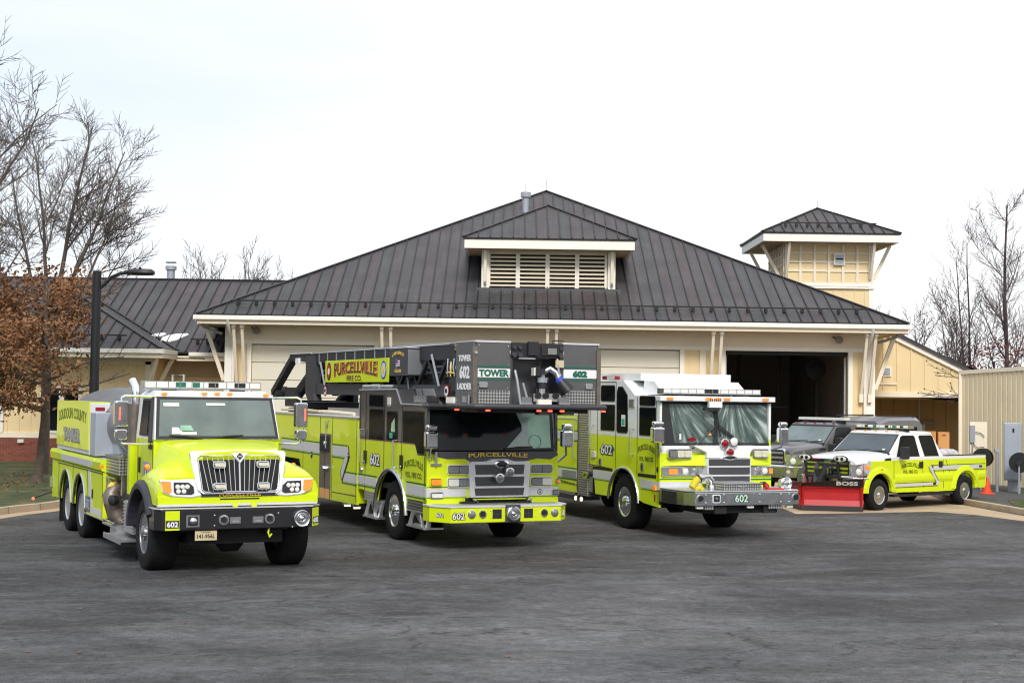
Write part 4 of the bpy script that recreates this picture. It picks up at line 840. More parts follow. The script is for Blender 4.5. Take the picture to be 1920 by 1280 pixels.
# cab
m = MB('lime'); m.prism([(.30, .95), (.30, 1.90), (1.52, 1.90), (1.55, .95)], 0, .20, 2.15); m.mat('white_paint')
m.hexa([(.20, .26, 1.90), (2.15, .26, 1.90), (2.15, 1.52, 1.90), (.20, 1.52, 1.90)], [(.245, .50, 2.55), (2.105, .50, 2.55), (2.105, 1.48, 2.55), (.245, 1.48, 2.55)])
m.hexa([(.235, .47, 2.55), (2.115, .47, 2.55), (2.115, 1.50, 2.55), (.235, 1.50, 2.55)], [(.33, .62, 2.64), (2.02, .62, 2.64), (2.02, 1.42, 2.65), (.33, 1.42, 2.65)])
seams(m, [((.36, .97), (.36, 1.9)), ((1.34, .97), (1.36, 1.88))], .20); cab = m.build('cab', K, bevel=.02)
def ws_panel(m, b0, b1, z0, z1, x0, x1, x2, x3, off, t=.01):
    # sloping front panel: bottom corners x0..x1 at (b0,z0), top corners x2..x3 at (b1,z1)
    n = Vector((0, -(z1-z0), (b1-b0)*-1)).normalized(); n = Vector((0, -(z1-z0), (b1-b0))).normalized()
    q = [Vector((x0, b0, z0)), Vector((x1, b0, z0)), Vector((x3, b1, z1)), Vector((x2, b1, z1))]
    m.add([p+n*off for p in q]+[p+n*(off+t) for p in q], [(3, 2, 1, 0), (4, 5, 6, 7), (0, 1, 5, 4), (1, 2, 6, 5), (2, 3, 7, 6), (3, 0, 4, 7)])
m = MB('black_plastic'); ws_panel(m, .265, .49, 1.905, 2.545, .215, 2.135, .27, 2.08, .002); wsf = m.build('windshield_frame', cab)
m = MB('glass_mid'); ws_panel(m, .28, .475, 1.95, 2.50, .265, 2.085, .315, 2.035, .008, .008); m.build('windshield', cab)
m = MB('trim_white'); ws_panel(m, .435, .455, 2.40, 2.45, .36, .60, .362, .60, .0165, .003); ws_panel(m, .442, .458, 2.415, 2.45, 1.02, 1.32, 1.02, 1.32, .0165, .003); m.mat('glass_green'); ws_panel(m, .30, .335, 2.03, 2.11, .58, .80, .60, .76, .0165, .003); m.mat('trim_white'); ws_panel(m, .285, .325, 1.98, 2.08, .46, .66, .47, .56, .0165, .003); ws_panel(m, .285, .30, 1.97, 2.01, .60, .84, .60, .84, .0165, .003); build_each(m, 'sticker', cab)
for x0, x1 in ((.92, .42), (1.02, 1.56)):
    m = MB('black_plastic'); m.tube([(x0, .235, 1.915), ((x0+x1)/2, .235, 1.955), (x1, .265, 1.965)], .014, 6); m.build('wiper', cab)
m = MB('black_plastic'); m.hexa([(.188, .66, 1.94), (.20, .66, 1.94), (.20, 1.27, 1.94), (.188, 1.27, 1.94)], [(.228, .66, 2.52), (.24, .66, 2.52), (.24, 1.20, 2.52), (.228, 1.20, 2.52)]); m.hexa([(.176, .40, 1.85), (.198, .40, 1.85), (.198, .60, 1.85), (.176, .60, 1.85)], [(.225, .52, 2.53), (.24, .52, 2.53), (.24, .64, 2.53), (.225, .64, 2.53)]); m.mat('glass_side'); m.hexa([(.180, .70, 1.97), (.188, .70, 1.97), (.188, 1.22, 1.97), (.180, 1.22, 1.97)], [(.220, .70, 2.49), (.228, .70, 2.49), (.228, 1.16, 2.49), (.220, 1.16, 2.49)]); m.build('side_window', cab, bevel=.01)
m = MB('glass_dark'); m.box(2.12, 2.16, .6, 1.3, 1.98, 2.45); m.build('side_window', cab)
m = MB('black_plastic'); m.box(.17, .20, .55, 1.40, 1.42, 1.46) if False else m.box(.175, .20, 1.16, 1.24, 1.36, 1.60); m.build('door_handle', cab, bevel=.01)
m = MB('grey_text'); m.mat('grey_text'); m.prism(rrect(.45, 1.0, 1.18, 1.55, .03), 0, .194, .199); m.mat('graphite'); m.lathe((.196, .78, 1.42), (-1, 0, 0), [(0, .09), (.004, .09), (.004, 0)], 20); m.mat('stripe'); m.box(.188, .192, .76, .80, 1.34, 1.50); m.box(.188, .192, .73, .83, 1.44, 1.47); m.build('door_emblem', cab)
for x in (.38, 1.0, 1.2, 1.40, 1.98):
    m = MB('amber'); m.lathe((x, .475, 2.60-(.012 if x in (.38, 1.98) else 0)), (0, -1, .45), [(0, .055), (.02, .048), (.03, 0)], 14, squash=(1, .45)); m.build('marker_lamp', cab)
m = MB('dull_chrome'); m.box(.18, 2.06, .98, 1.22, 2.665, 2.69); m.mat('lens'); m.box(.19, 2.05, .985, 1.215, 2.69, 2.78)
for a, b in ((.68, .84), (.95, 1.06), (1.20, 1.36), (1.62, 1.80)): m.mat('green_text' if a in (.68, .95) else 'dark'); m.box(a, b, .978, .985, 2.70, 2.772)
m.mat('dull_chrome')
for k in range(11): m.box(.19+k*.186-.006, .19+k*.186+.006, .974, 1.22, 2.69, 2.785)
m.box(.18, 2.06, .985, 1.215, 2.781, 2.792); m.mat('black_plastic'); m.box(.5, .7, 1.0, 1.2, 2.63, 2.67); m.box(1.6, 1.8, 1.0, 1.2, 2.63, 2.67); m.build('light_bar', K)
for s, x0, x1 in ((0, -.40, -.20), (1, 2.36, 2.55)):
    y = .30 if s == 0 else .15
    m = MB('chrome'); m.prism(rrect(x0, x1, 2.10, 2.48, .03), 1, y-.06, y+.08); m.prism(rrect(x0+.01, x1-.01, 1.90, 2.06, .04), 1, y-.07, y+.06); mo = m.build('mirror', K, bevel=.015)
    m = MB('red_led'); xx = (x0+x1)/2+(-.03 if s == 0 else .05)
    for k in range(7): m.box(xx-.012, xx+.012, y-.072, y-.062, 2.20+k*.028, 2.218+k*.028)
    m.build('led_strip', mo)
    m = MB('chrome'); xm = (x0+x1)/2; xc = .24 if s == 0 else 2.12
    m.tube([(xc, .52, 2.545), (xm+(.06 if s == 0 else -.06), y+.02, 2.56), (xm, y, 2.53), (xm, y, 2.47)], .018, 8); m.tube([(xc, .42, 1.83), (xm+(.05 if s == 0 else -.05), y+.02, 1.84), (xm, y, 1.86), (xm, y, 1.92)], .018, 8); m.mat('black_plastic'); m.box(xc-.08, xc+.02, .40, .5, 1.75, 1.88) if s == 0 else None; build_each(m, 'mirror_arm', mo)
# step, fuel tank
m = MB('black_plastic'); m.box(.10, .6, .62, 1.9, .50, .93); m.box(1.8, 2.2, .62, 1.9, .50, .93); build_each(m, 'side_tank', K)
m = MB('aluminium'); m.box(.02, .10, .72, 1.42, .44, .92)
for k in range(9): m.box(.0, .02, .72, 1.42, .46+k*.052, .485+k*.052)
m.box(-.18, .35, .72, 1.95, .33, .365); m.box(-.19, -.17, .72, 1.95, .30, .38); m.mat('chrome'); m.cyl((.06, .85, .92), (.06, .85, 1.0), .05, 12); m.cyl((.06, 1.0, .92), (.06, 1.0, 1.0), .05, 12); build_each(m, 'step', K)
# exhaust, pump bay
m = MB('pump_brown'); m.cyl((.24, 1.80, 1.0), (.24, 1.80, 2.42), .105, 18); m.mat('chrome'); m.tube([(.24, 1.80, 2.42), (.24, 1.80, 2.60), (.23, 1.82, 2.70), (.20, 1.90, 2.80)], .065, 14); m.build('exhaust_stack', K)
m = MB('graphite'); m.box(.3, 2.1, 1.6, 1.95, .9, 2.35); m.mat('lime'); m.box(.12, .22, 1.58, 1.72, 1.0, 1.78); m.mat('dull_chrome'); m.box(.10, .15, 2.0, 2.08, .9, 1.6); m.build('cab_rear_rack', K)
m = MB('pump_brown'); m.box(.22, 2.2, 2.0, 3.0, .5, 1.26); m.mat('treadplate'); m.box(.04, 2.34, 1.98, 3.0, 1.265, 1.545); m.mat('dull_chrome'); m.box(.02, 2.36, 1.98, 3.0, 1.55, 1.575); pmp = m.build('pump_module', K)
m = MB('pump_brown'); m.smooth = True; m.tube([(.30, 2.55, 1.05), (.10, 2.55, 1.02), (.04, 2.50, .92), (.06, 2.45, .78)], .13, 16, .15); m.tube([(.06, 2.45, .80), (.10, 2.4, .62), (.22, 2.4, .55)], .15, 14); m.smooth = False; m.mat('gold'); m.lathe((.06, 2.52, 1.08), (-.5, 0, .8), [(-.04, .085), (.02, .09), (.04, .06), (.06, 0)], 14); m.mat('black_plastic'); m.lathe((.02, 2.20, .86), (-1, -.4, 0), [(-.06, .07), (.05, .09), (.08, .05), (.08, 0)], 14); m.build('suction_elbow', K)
rail(K, [(.05, 2.98, 1.18), (.05, 2.98, .95)], .012); rail(K, [(.04, 2.96, 1.20), (.04, 2.3, 1.20)], .012); rail(K, [(.05, 2.75, 1.18), (.05, 2.75, .98)], .012)
m = MB('dull_chrome')
for k in range(9): m.lathe((.215, 2.72+.11*(k % 3), .62+.13*(k//3)), (-1, 0, 0), [(0, .04), (.02, .04), (.022, .03), (.01, 0)], 12)
m.build('gauge', pmp)
m = MB('warm_lamp'); m.lathe((.12, 2.86, .66), (-1, -.5, 0), [(0, .03), (.05, .065), (.055, 0)], 14); m.build('step_lamp', pmp)
m = MB('aluminium'); m.box(.0, .9, 1.95, 3.0, .42, .455); m.box(.02, .5, 1.95, 2.45, .26, .42); m.mat('dull_chrome'); m.tube([(.0, 2.95, .50), (.0, 2.0, .50)], .015, 6); m.build('running_board', K)
# body
def arch(cy, r=.56, cz=.56): return arcpts(cy, cz, r, r+.01, pi, 0, 14)
m = MB('lime'); out_ = [(3.0, .47), (3.0, 1.26), (7.95, 1.26), (7.95, .53)]+[(p[0], p[1]) for p in reversed(arch(6.40))]+[(p[0], p[1]) for p in reversed(arch(5.02))]+[(4.4, .49)]
for a, b in ((0, .03), (2.35, 2.38)): m.prism(out_, 0, a, b)
m.box(.03, 2.35, 3.0, 3.04, .5, 1.26); m.box(.03, 2.35, 7.9, 7.95, .5, 1.26)
m.mat('graphite'); m.box(.35, 2.0, 3.1, 7.85, .70, 1.25)
m.mat('lime')
for s in (0, 1):
    f_ = (lambda x: x) if s == 0 else (lambda x: 2.38-x)
    m.prism([(f_(.04), 1.26), (f_(-.035), 1.29), (f_(-.05), 1.42), (f_(-.02), 1.475), (f_(.10), 1.475), (f_(.10), 1.26)], 1, 2.98, 7.98)
m.mat('aluminium'); m.box(.08, 2.3, 3.0, 7.95, 1.44, 1.48)
seams(m, [((7.2, .53), (7.2, 1.25)), ((5.72, 1.0), (5.72, 1.26)), ((4.35, .5), (4.35, 1.24)), ((3.02, .5), (3.02, 1.25)), ((7.3, 1.22), (3.0, 1.235))], -.001)
m.mat('aluminium'); m.box(-.012, 0, 3.0, 4.5, .465, .49)
body = m.build('body', K, bevel=.006)
for cy in (5.02, 6.40):
    m = MB('dull_chrome'); m.tube([(-.012, p[0], p[1]) for p in arch(cy, .565)], .022, 6); m.build('arch_trim', body)
m = MB('stripe'); m.hexa([(-.043, 3.75, 1.31), (-.040, 3.75, 1.31), (-.040, 6.7, 1.31), (-.043, 6.7, 1.31)], [(-.056, 3.75, 1.42), (-.052, 3.75, 1.42), (-.052, 6.7, 1.42), (-.056, 6.7, 1.42)]); pside(m, [(4.32, 1.25), (4.12, 1.25), (3.85, .62), (3.04, .62), (3.04, .52), (4.05, .52)], -.002, .003); build_each(m, 'reflective_stripe', body)
m = MB('graphite'); m.box(-.008, -.001, 4.03, 4.46, .515, .785); m.build('number_panel', body); lettering(body, [('grey_text', '602', (-.009, 4.245, .65), SR, UP, .18, .34, dict(bold=.03))])
for y in (3.86, 5.5): 
    m = MB('dark'); m.box(-.014, -.004, y-.035, y+.035, .78, .93); m.build('latch', body)
for y, z in ((4.55, .80), (3.02, 1.36)): 
    m = MB('amber'); m.box(-.06 if y < 4 else -.02, .0, y-.04, y+.04, z-.03, z+.03); m.build('marker_lamp', body)
m = MB('rubber'); m.box(.0, .6, 7.02, 7.06, .12, .56); m.box(1.8, 2.38, 7.02, 7.06, .12, .56); build_each(m, 'mud_flap', K)
m = MB('black_plastic'); m.tube([(.0, 7.9, .62), (-.3, 8.05, .50)], .015, 6); m.mat('red_led'); m.lathe((-.33, 8.07, .48), (-.3, -1, 0), [(-.02, .02), (.01, .03), (.03, .02), (.035, 0)], 12); m.build('guide_lamp', K)
m = MB('dull_chrome'); m.box(-.05, .0, 7.85, 8.0, .72, .92); m.build('rear_step', K)
# tank
m = MB('steel_tank'); m.lathe((1.2, 0, 2.01), (0, 1, 0), [(3.0, .97), (3.02, 1.0), (3.06, 1.01), (7.6, 1.01), (7.7, .98), (7.78, .7), (7.82, 0)], 56, squash=(1.0, .66)); tk = m.build('tank', K)
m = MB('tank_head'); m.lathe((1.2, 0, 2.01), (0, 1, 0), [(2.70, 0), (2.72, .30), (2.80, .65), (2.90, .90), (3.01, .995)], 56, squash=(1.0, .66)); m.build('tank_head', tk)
m = MB('graphite'); m.box(.42, 2.0, 2.05, 2.62, 1.6, 2.28); m.mat('dull_chrome'); m.box(.40, 2.02, 2.03, 2.64, 2.28, 2.31); m.build('shade_box', K, bevel=.01)  # box added out of sight behind the cab to shade the tank head
m = MB('aluminium'); m.box(.9, 1.6, 4.2, 5.4, 2.64, 2.70); m.build('manhole', tk)
m = MB('box_grey'); m.box(.0, .36, 3.75, 4.22, 1.50, 2.24); m.mat('stripe'); m.box(-.01, .34, 4.22, 7.40, 1.50, 2.40); rk_ = m.build('side_rack', K, bevel=.01)
m = MB('lime'); m.box(-.03, -.012, 4.24, 7.38, 1.58, 2.405); m.box(-.03, .34, 4.24, 7.38, 2.402, 2.42); m.build('rack_panel', rk_)
lettering(rk_, [('olive_text', 'LOUDOUN COUNTY', (-.031, 5.80, 2.13), SR, UP, .20, 2.75, dict(bold=.01, arc=.07)), ('graphite', 'TANKER', (-.032, 5.80, 1.80), SR, UP, .26, 1.70, dict(bold=.09, th=.003)), ('grey_text', 'TANKER', (-.034, 5.80, 1.80), SR, UP, .215, 1.64, dict(bold=.02))])
m = MB('red_lens'); m.box(.08, .24, 4.205, 4.219, 2.27, 2.33); m.mat('dull_chrome'); m.hexa([(.05, 4.10, 1.80), (.12, 4.10, 1.80), (.12, 4.2, 1.80), (.05, 4.2, 1.80)], [(.22, 4.10, 2.22), (.29, 4.10, 2.22), (.29, 4.2, 2.22), (.22, 4.2, 2.22)]); m.box(.05, .1, 4.1, 4.2, 1.55, 1.8); m.mat('dark'); m.box(.26, .31, 4.13, 4.16, 1.98, 2.2); m.build('rack_arm', rk_)
m = MB('box_grey'); m.box(.30, .62, 3.3, 4.3, 1.49, 2.28); m.build('tank_cradle', tk)
rail(K, [(2.3, 7.8, 1.5), (2.3, 7.8, 2.95), (2.3, 6.9, 2.95), (2.3, 6.9, 1.5)], .025)
rail(K, [(2.3, 7.8, 2.6), (2.3, 6.9, 2.6)], .018)
# ================================================================== TOWER LADDER
def striped(m, pts_side, x, z0, z1, lines=('black_text',), off=.022):
    """silver band between z0 and z1 from y a to y b with thin dark pinstripes above and below"""
    a, b = pts_side
    m.mat('stripe'); m.prism(rect(b, a, z0, z1), 0, x-.006, x-.001)
    m.mat('green_text'); m.prism(rect(b, a, z1+off, z1+off+.022), 0, x-.006, x-.001); m.prism(rect(b, a, z0-off-.022, z0-off), 0, x-.006, x-.001)
def glass_side(par, pts, x, frame='black_plastic', grow=.02, name='side_window', gm='glass_side'):
    cy = sum(p[0] for p in pts)/len(pts); cz = sum(p[1] for p in pts)/len(pts)
    big = [(p[0]+grow*(1 if p[0] > cy else -1), p[1]+grow*(1 if p[1] > cz else -1)) for p in pts]
    m = MB(frame); m.prism(big, 0, x-.008, x-.001); m.mat(gm); m.prism(pts, 0, x-.012, x-.008); return m.build(name, par)
def step_side(par, y0, y1, z0, z1, name='step'):
    m = MB('aluminium'); m.box(-.02, .35, y0, y1, z0, z0+.035); m.box(-.01, .30, y0, y1, z1-.03, z1)
    for y in (y0+.02, y1-.02): m.beam((.05, y, z0+.03), (.12, y, z1-.02), .05, .09, up=(0, 1, 0))
    for y, s in ((y0+.1, 1), (y1-.1, -1)): m.beam((.0, y, z0+.03), (.03, y+s*.16, z1-.03), .03, .05, up=(1, 0, 0))
    m.prism([(y0, z0), (y1, z0), (y1, z1), (y0, z1)], 0, .10, .115); m.mat('dark'); ym = (y0+y1)/2; m.prism([(y0+.06, z0+.06), (ym-.04, z0+.06), (y0+.06, z1-.06)], 0, .094, .10); m.prism([(y1-.06, z0+.06), (ym+.04, z0+.06), (y1-.06, z1-.06)], 0, .094, .10); m.box(.32, .34, y0, y1, z0+.03, z1); return m.build(name, par, bevel=.006)

loc, rz = frame(-2.09, 26.15, 24.5)
Q = thing('ladder_truck', 'lime and graphite tower ladder truck with a grey basket folded over its cab', 'fire truck', loc, rz)
WT = 2.5
wheel(Q, .03, .12, .545, .40, .300, -1, 'front'); wheel(Q, WT-.03, .12, .545, .40, .300, 1, 'front')
for y in (6.6, 8.0):
    for x, f in ((.03, -1), (WT-.03, 1)): wheel(Q, x, y, .53, .32, .29, f, 'rear', 'aluminium')
m = MB('dark'); m.box(.6, .85, -1.8, 9.2, .5, .8); m.box(1.65, 1.9, -1.8, 9.2, .5, .8); m.box(.45, 2.05, -.5, .9, .45, 1.0); m.box(.5, 2.0, 2.1, 9, .55, 1.0); m.cyl((.4, .12, .52), (2.1, .12, .52), .08, 10); m.build('chassis', Q)
# body behind the cab
m = MB('lime'); out_ = [(2.13, .47), (2.13, 2.135), (9.3, 2.135), (9.3, .45), (8.66, .45)]+list(reversed(arcpts(8.0, .5, .62, .66, pi, 0, 12)))[0:0]
out_ = [(2.13, .47), (2.13, 2.135), (9.3, 2.135), (9.3, .45), (8.7, .45), (8.65, .95), (8.45, 1.18), (6.15, 1.18), (5.98, .95), (5.94, .42), (3.8, .45)]
m.prism(out_, 0, 0, .05); m.prism(out_, 0, WT-.05, WT); m.box(.05, WT-.05, 2.13, 2.2, .5, 2.135); m.box(.05, WT-.05, 9.25, 9.3, .5, 2.135); m.mat('graphite'); m.box(.4, 2.1, 2.2, 9.2, .9, 2.10)
m.mat('aluminium'); m.box(-.015, WT+.015, 2.10, 9.32, 2.135, 2.165); m.mat('trim_white'); m.box(-.01, .03, 2.10, 9.3, 2.165, 2.19)
seams(m, [((2.2, .52), (2.2, 2.13)), ((3.76, .5), (3.76, 2.13)), ((4.62, .45), (4.62, 2.13)), ((5.86, .43), (5.86, 2.13)), ((3.70, .62), (2.2, .64))], -.001)
body = m.build('body', Q, bevel=.006)
m = MB('stripe'); striped(m, (4.62, 7.6), 0, 1.37, 1.56); striped(m, (2.75, 3.76), 0, 1.37, 1.56)
m.mat('black_text'); m.prism([(2.68, 1.60), (2.60, 1.38), (3.06, .84), (3.20, 1.06)], 0, -.008, -.004); m.mat('stripe'); m.prism([(2.72, 1.56), (2.66, 1.40), (3.07, .92), (3.16, 1.06)], 0, -.011, -.008)
striped(m, (2.14, 3.08), 0, .88, 1.04); build_each(m, 'reflective_stripe', body)
m = MB('pump_brown'); m.prism(rect(3.84, 4.56, .46, 1.79), 0, -.02, -.001); m.mat('cabinet'); m.prism(rect(3.86, 4.54, .46, .66), 0, -.024, -.02); m.mat('dark'); m.box(-.025, -.02, 4.18, 4.20, .47, 1.7); m.prism(rrect(3.9, 4.5, 1.42, 1.75), 0, -.05, -.02); pn = m.build('pump_panel', body, bevel=.005)
m = MB('dull_chrome'); m.lathe((-.02, 4.05, 1.08), (-1, 0, 0), [(0, .07), (.08, .06), (.10, .05), (.10, 0)], 14); m.lathe((-.05, 4.05, 1.60), (-1, 0, 0), [(0, .05), (.05, .04), (.05, 0)], 12); build_each(m, 'outlet', pn)
for y, z in ((4.18, 1.96), (5.2, 1.31), (2.66, 1.40)):
    m = MB('black_plastic'); m.lathe((-.005, y, z), (-1, 0, 0), [(0, .055), (.015, .05), (.02, 0)], 12, squash=(1, 1.3)); m.mat('dull_chrome'); m.lathe((-.02, y, z), (-1, 0, 0), [(0, .028), (.012, .02), (.015, 0)], 10); m.build('latch', body)
rail(Q, [(-.01, 4.0, 2.06), (-.07, 4.0, 2.06), (-.07, 4.0, 1.50), (-.01, 4.0, 1.50)])
m = MB('trim'); m.smooth = True; m.tube([(.15, 2.8, 2.22), (.15, 4.4, 2.24), (.2, 5.5, 2.23), (.3, 7.4, 2.25)], .035, 8); m.smooth = False; m.mat('aluminium'); m.box(.15, .8, 2.2, 4.6, 2.17, 2.33); m.mat('box_grey'); m.box(.3, .9, 2.35, 3.0, 2.33, 2.52); m.mat('trim_white'); m.box(.29, .32, 2.35, 2.45, 2.33, 2.52); m.mat('plate'); m.tube([(.1, 5, 2.24), (.12, 6.2, 2.25), (.1, 8, 2.24)], .03, 6); m.build('top_deck', Q)
for y in (2.35, 2.95):
    m = MB('warm_lamp'); m.box(.02, .14, y-.03, y+.03, .38, .42); m.mat('dull_chrome'); m.box(.0, .16, y-.05, y+.05, .42, .46); m.build('ground_light', body)
# cab
yf = -1.58
low = [(2.06, .50), (2.06, 1.755), (-1.05, 1.755), (-1.12, 1.58), (yf, 1.58), (yf, .47), (-1.30, .47)]
archT = [(.17+.83*cos(a), .50+.76*sin(a)) for a in [pi*k/16 for k in range(17)]]
low = [(2.06, .80), (2.06, 1.755), (-1.00, 1.755), (-1.14, 1.58), (yf, 1.58), (yf, .62), (-.70, .62)]+[p for p in reversed(archT) if p[1] > .60]+[(1.00, .78)]
m = MB('lime'); m.prism(low, 0, 0, .05); m.prism(low, 0, WT-.05, WT); m.box(.05, WT-.05, 2.0, 2.06, .8, 1.75); 
up_ = [(2.06, 1.757), (2.06, 2.68), (1.98, 2.72), (-.06, 2.72), (-.30, 2.47), (-1.46, 2.45), (yf+.02, 2.40), (yf, 1.66), (yf, 1.582), (-1.142, 1.582), (-1.002, 1.757)]
m.mat('graphite'); m.prism(up_, 0, 0, .05); m.prism(up_, 0, WT-.05, WT); m.box(.05, WT-.05, 2.0, 2.06, 1.75, 2.70)
m.mat('graphite'); m.prism([(2.06, 2.66), (1.98, 2.73), (-.06, 2.73), (-.32, 2.47), (-1.50, 2.46), (-1.50, 2.42), (-.28, 2.42), (-.05, 2.66)], 0, .05, WT-.05)
m.mat('dark'); m.box(.06, WT-.06, -1.3, 1.99, .9, 1.0); m.box(.05, .06, -1.3, 1.9, 1.0, 2.4) if False else None
m.mat('graphite_light'); m.tube([(-.004, 2.04, 2.70), (-.004, -.06, 2.715), (-.004, -.31, 2.455), (-.004, -1.5, 2.45)], .022, 6)
m.mat('gold'); m.prism(rect(-1.0, 2.06, 1.748, 1.760), 0, -.003, -.0005)
seams(m, [((2.0, .82), (2.0, 2.66)), ((1.66, .80), (1.66, 2.64)), ((.60, 1.14), (.60, 2.64)), ((-.35, 1.12), (-.35, 2.42)), ((-1.50, .64), (-1.50, 1.58))], -.001)
cab = m.build('cab', Q, bevel=.012)
m = MB('dull_chrome'); m.tube([(-.02, p[0], p[1]) for p in archT], .04, 8); m.build('arch_trim', cab)
m = MB('dark'); m.box(.3, .6, -.8, 1.1, .5, 1.3); m.box(1.9, 2.2, -.8, 1.1, .5, 1.3); build_each(m, 'wheel_well', Q)
m = MB('stripe'); striped(m, (.98, 2.06), 0, .90, 1.05); striped(m, (-yf*-1, -.62), 0, .88, 1.06); build_each(m, 'reflective_stripe', cab)
m = MB('treadplate'); m.prism(rect(1.0, 1.66, .62, .79), 0, -.004, .02); m.prism(rect(-1.45, -.68, .60, .80), 0, -.004, .02); build_each(m, 'tread_panel', cab)
step_side(Q, .92, 1.70, .29, .64); step_side(Q, -1.55, -.68, .32, .62)
for pts in (rrect(.67, 1.45, 2.40, 2.61, .03), rrect(.66, 1.43, 1.79, 2.34, .03), rrect(-.10, .44, 1.80, 2.31, .05)): glass_side(cab, pts, 0)
glass_side(cab, [(-.42, 2.33), (-1.42, 2.33), (-1.45, 1.62), (-1.16, 1.62), (-1.03, 1.79), (-.44, 1.80)], 0)
m = MB('green_glow'); m.box(-.015, -.013, .12, .28, 1.83, 1.93); m.mat('glass_green'); m.prism([(.02, 2.2), (.18, 2.1), (.2, 1.95), (.0, 1.95)], 0, -.0145, -.0125); build_each(m, 'sticker', cab)
m = MB('dull_chrome'); m.box(-.012, -.002, .22, .44, 2.40, 2.58); m.mat('lens'); m.box(-.02, -.012, .25, .41, 2.44, 2.57); m.build('scene_light', cab)
num(cab, '602', (-.002, 1.10, 1.40), SR, .21, .52)
lettering(cab, [('olive_text', 'PURCELLVILLE', (-.002, -.97, 1.375), SR, UP, .115, .92, dict(bold=.02, arc=.07)), ('olive_text', 'VOL. FIRE CO.', (-.002, -.97, 1.225), SR, UP, .10, .82, dict(bold=.02))])
for y in (1.78, -.10): rail(Q, [(-.005, y, 1.95 if y > 1 else 1.80), (-.08, y, 1.95 if y > 1 else 1.80), (-.08, y, 1.32), (-.005, y, 1.32)])
for y in (1.60, -.40):
    m = MB('black_plastic'); m.box(-.03, -.001, y-.03, y+.10, 1.32, 1.55); m.mat('dull_chrome'); m.box(-.045, -.03, y, y+.06, 1.30, 1.36); m.build('door_handle', cab, bevel=.01)
m = MB('dull_chrome'); m.lathe((-.002, 1.86, 1.17), (-1, 0, 0), [(0, .06), (.02, .055), (.03, 0)], 14); m.build('fuel_cap', cab)
# raised roof pod and light bars
m = MB('graphite_light'); m.prism([(-.12, 2.74), (-1.0, 2.74), (-1.28, 2.47), (-.34, 2.47)], 0, .32, 2.18); m.mat('dark'); m.prism([(-.43, 2.745), (-.47, 2.745), (-.68, 2.47), (-.64, 2.47)], 0, .315, .325); m.mat('graphite'); m.box(.30, 2.2, -.12, 1.9, 2.725, 2.765); m.mat('trim_white'); m.box(.5, .75, -.95, -.6, 2.745, 2.79); m.build('roof_pod', cab, bevel=.01)  # pod in paler graphite: light on its top put into the colour
m = MB('dull_chrome'); m.box(.06, .30, -1.38, -.75, 2.50, 2.53); m.mat('lens_dark'); m.box(.07, .29, -1.36, -.77, 2.53, 2.61)
m.mat('dull_chrome')
for k in range(6): m.box(.06, .30, -1.37+k*.12, -1.355+k*.12, 2.53, 2.62)
m.build('light_bar', cab)
m = MB('dull_chrome'); m.cyl((.10, .35, 2.76), (.10, 2.1, 2.76), .045, 12)
for k in range(4): m.cyl((.10, 1.1+k*.13, 2.76), (.10, 1.18+k*.13, 2.76), .06, 12)
m.build('roof_rail', cab)
m = MB('graphite'); m.box(-.03, WT+.03, -1.66, -1.40, 2.42, 2.475); m.box(.0, WT, -1.60, -1.40, 2.38, 2.42); m.build('visor', cab, bevel=.015)
# front
m = MB('lime'); m.box(0, WT, yf-.02, yf+.1, .80, 1.655); m.mat('graphite'); m.prism([(.08, 1.66), (2.46, 1.66), (2.50, 1.60), (2.36, 1.52), (2.08, 1.535), (1.92, 1.50), (1.60, 1.455), (1.02, 1.455), (.80, 1.48), (.70, 1.535), (.38, 1.53), (.22, 1.56), (.04, 1.645)], 1, yf-.028, yf-.02)
m.mat('stripe'); m.box(-.001, .74, yf-.025, yf-.02, .885, 1.03); m.box(1.90, WT+.001, yf-.025, yf-.02, .885, 1.03)
m.mat('green_text')
for z in (.862, 1.045): m.box(0, .74, yf-.025, yf-.02, z, z+.012); m.box(1.90, WT, yf-.025, yf-.02, z, z+.012)
m.mat('dark'); m.box(.72, 1.93, yf-.03, yf-.0, .74, .86); m.box(.0, WT, yf-.01, yf+.1, .55, .80)
m.mat('lime'); m.box(.83, 1.84, yf-.12, yf-.09, .83, .85); m.box(0, .66, yf-.05, yf, .72, .845); m.box(1.96, WT, yf-.05, yf, .72, .845)
fr_ = m.build('cab_front', cab, bevel=.006)
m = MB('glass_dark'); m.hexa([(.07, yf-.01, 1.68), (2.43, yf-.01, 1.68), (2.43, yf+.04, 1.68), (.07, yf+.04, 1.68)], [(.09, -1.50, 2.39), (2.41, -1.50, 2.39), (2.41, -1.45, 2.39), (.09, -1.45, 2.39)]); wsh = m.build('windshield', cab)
def on_ws(x, z, o): return (x, yf-.01+(z-1.68)/.71*(.08)-o, z)
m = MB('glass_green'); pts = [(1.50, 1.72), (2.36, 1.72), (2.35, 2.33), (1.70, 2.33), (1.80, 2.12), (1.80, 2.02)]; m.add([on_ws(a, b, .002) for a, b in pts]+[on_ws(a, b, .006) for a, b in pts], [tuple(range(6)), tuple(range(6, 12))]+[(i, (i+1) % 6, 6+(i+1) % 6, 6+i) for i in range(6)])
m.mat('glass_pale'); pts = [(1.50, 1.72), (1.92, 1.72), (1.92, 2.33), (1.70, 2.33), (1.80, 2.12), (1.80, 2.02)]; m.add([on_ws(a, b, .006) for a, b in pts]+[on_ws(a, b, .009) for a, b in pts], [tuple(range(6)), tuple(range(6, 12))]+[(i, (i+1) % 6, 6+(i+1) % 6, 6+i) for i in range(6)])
m.mat('grey_text'); m.tube([on_ws(2.05+.12*cos(a/2), 1.83+.12*sin(a/2), .012) for a in range(14)], .006, 5); m.build('painted_see_through', wsh)  # bright view through the cab, painted as pale panes on the opaque glass
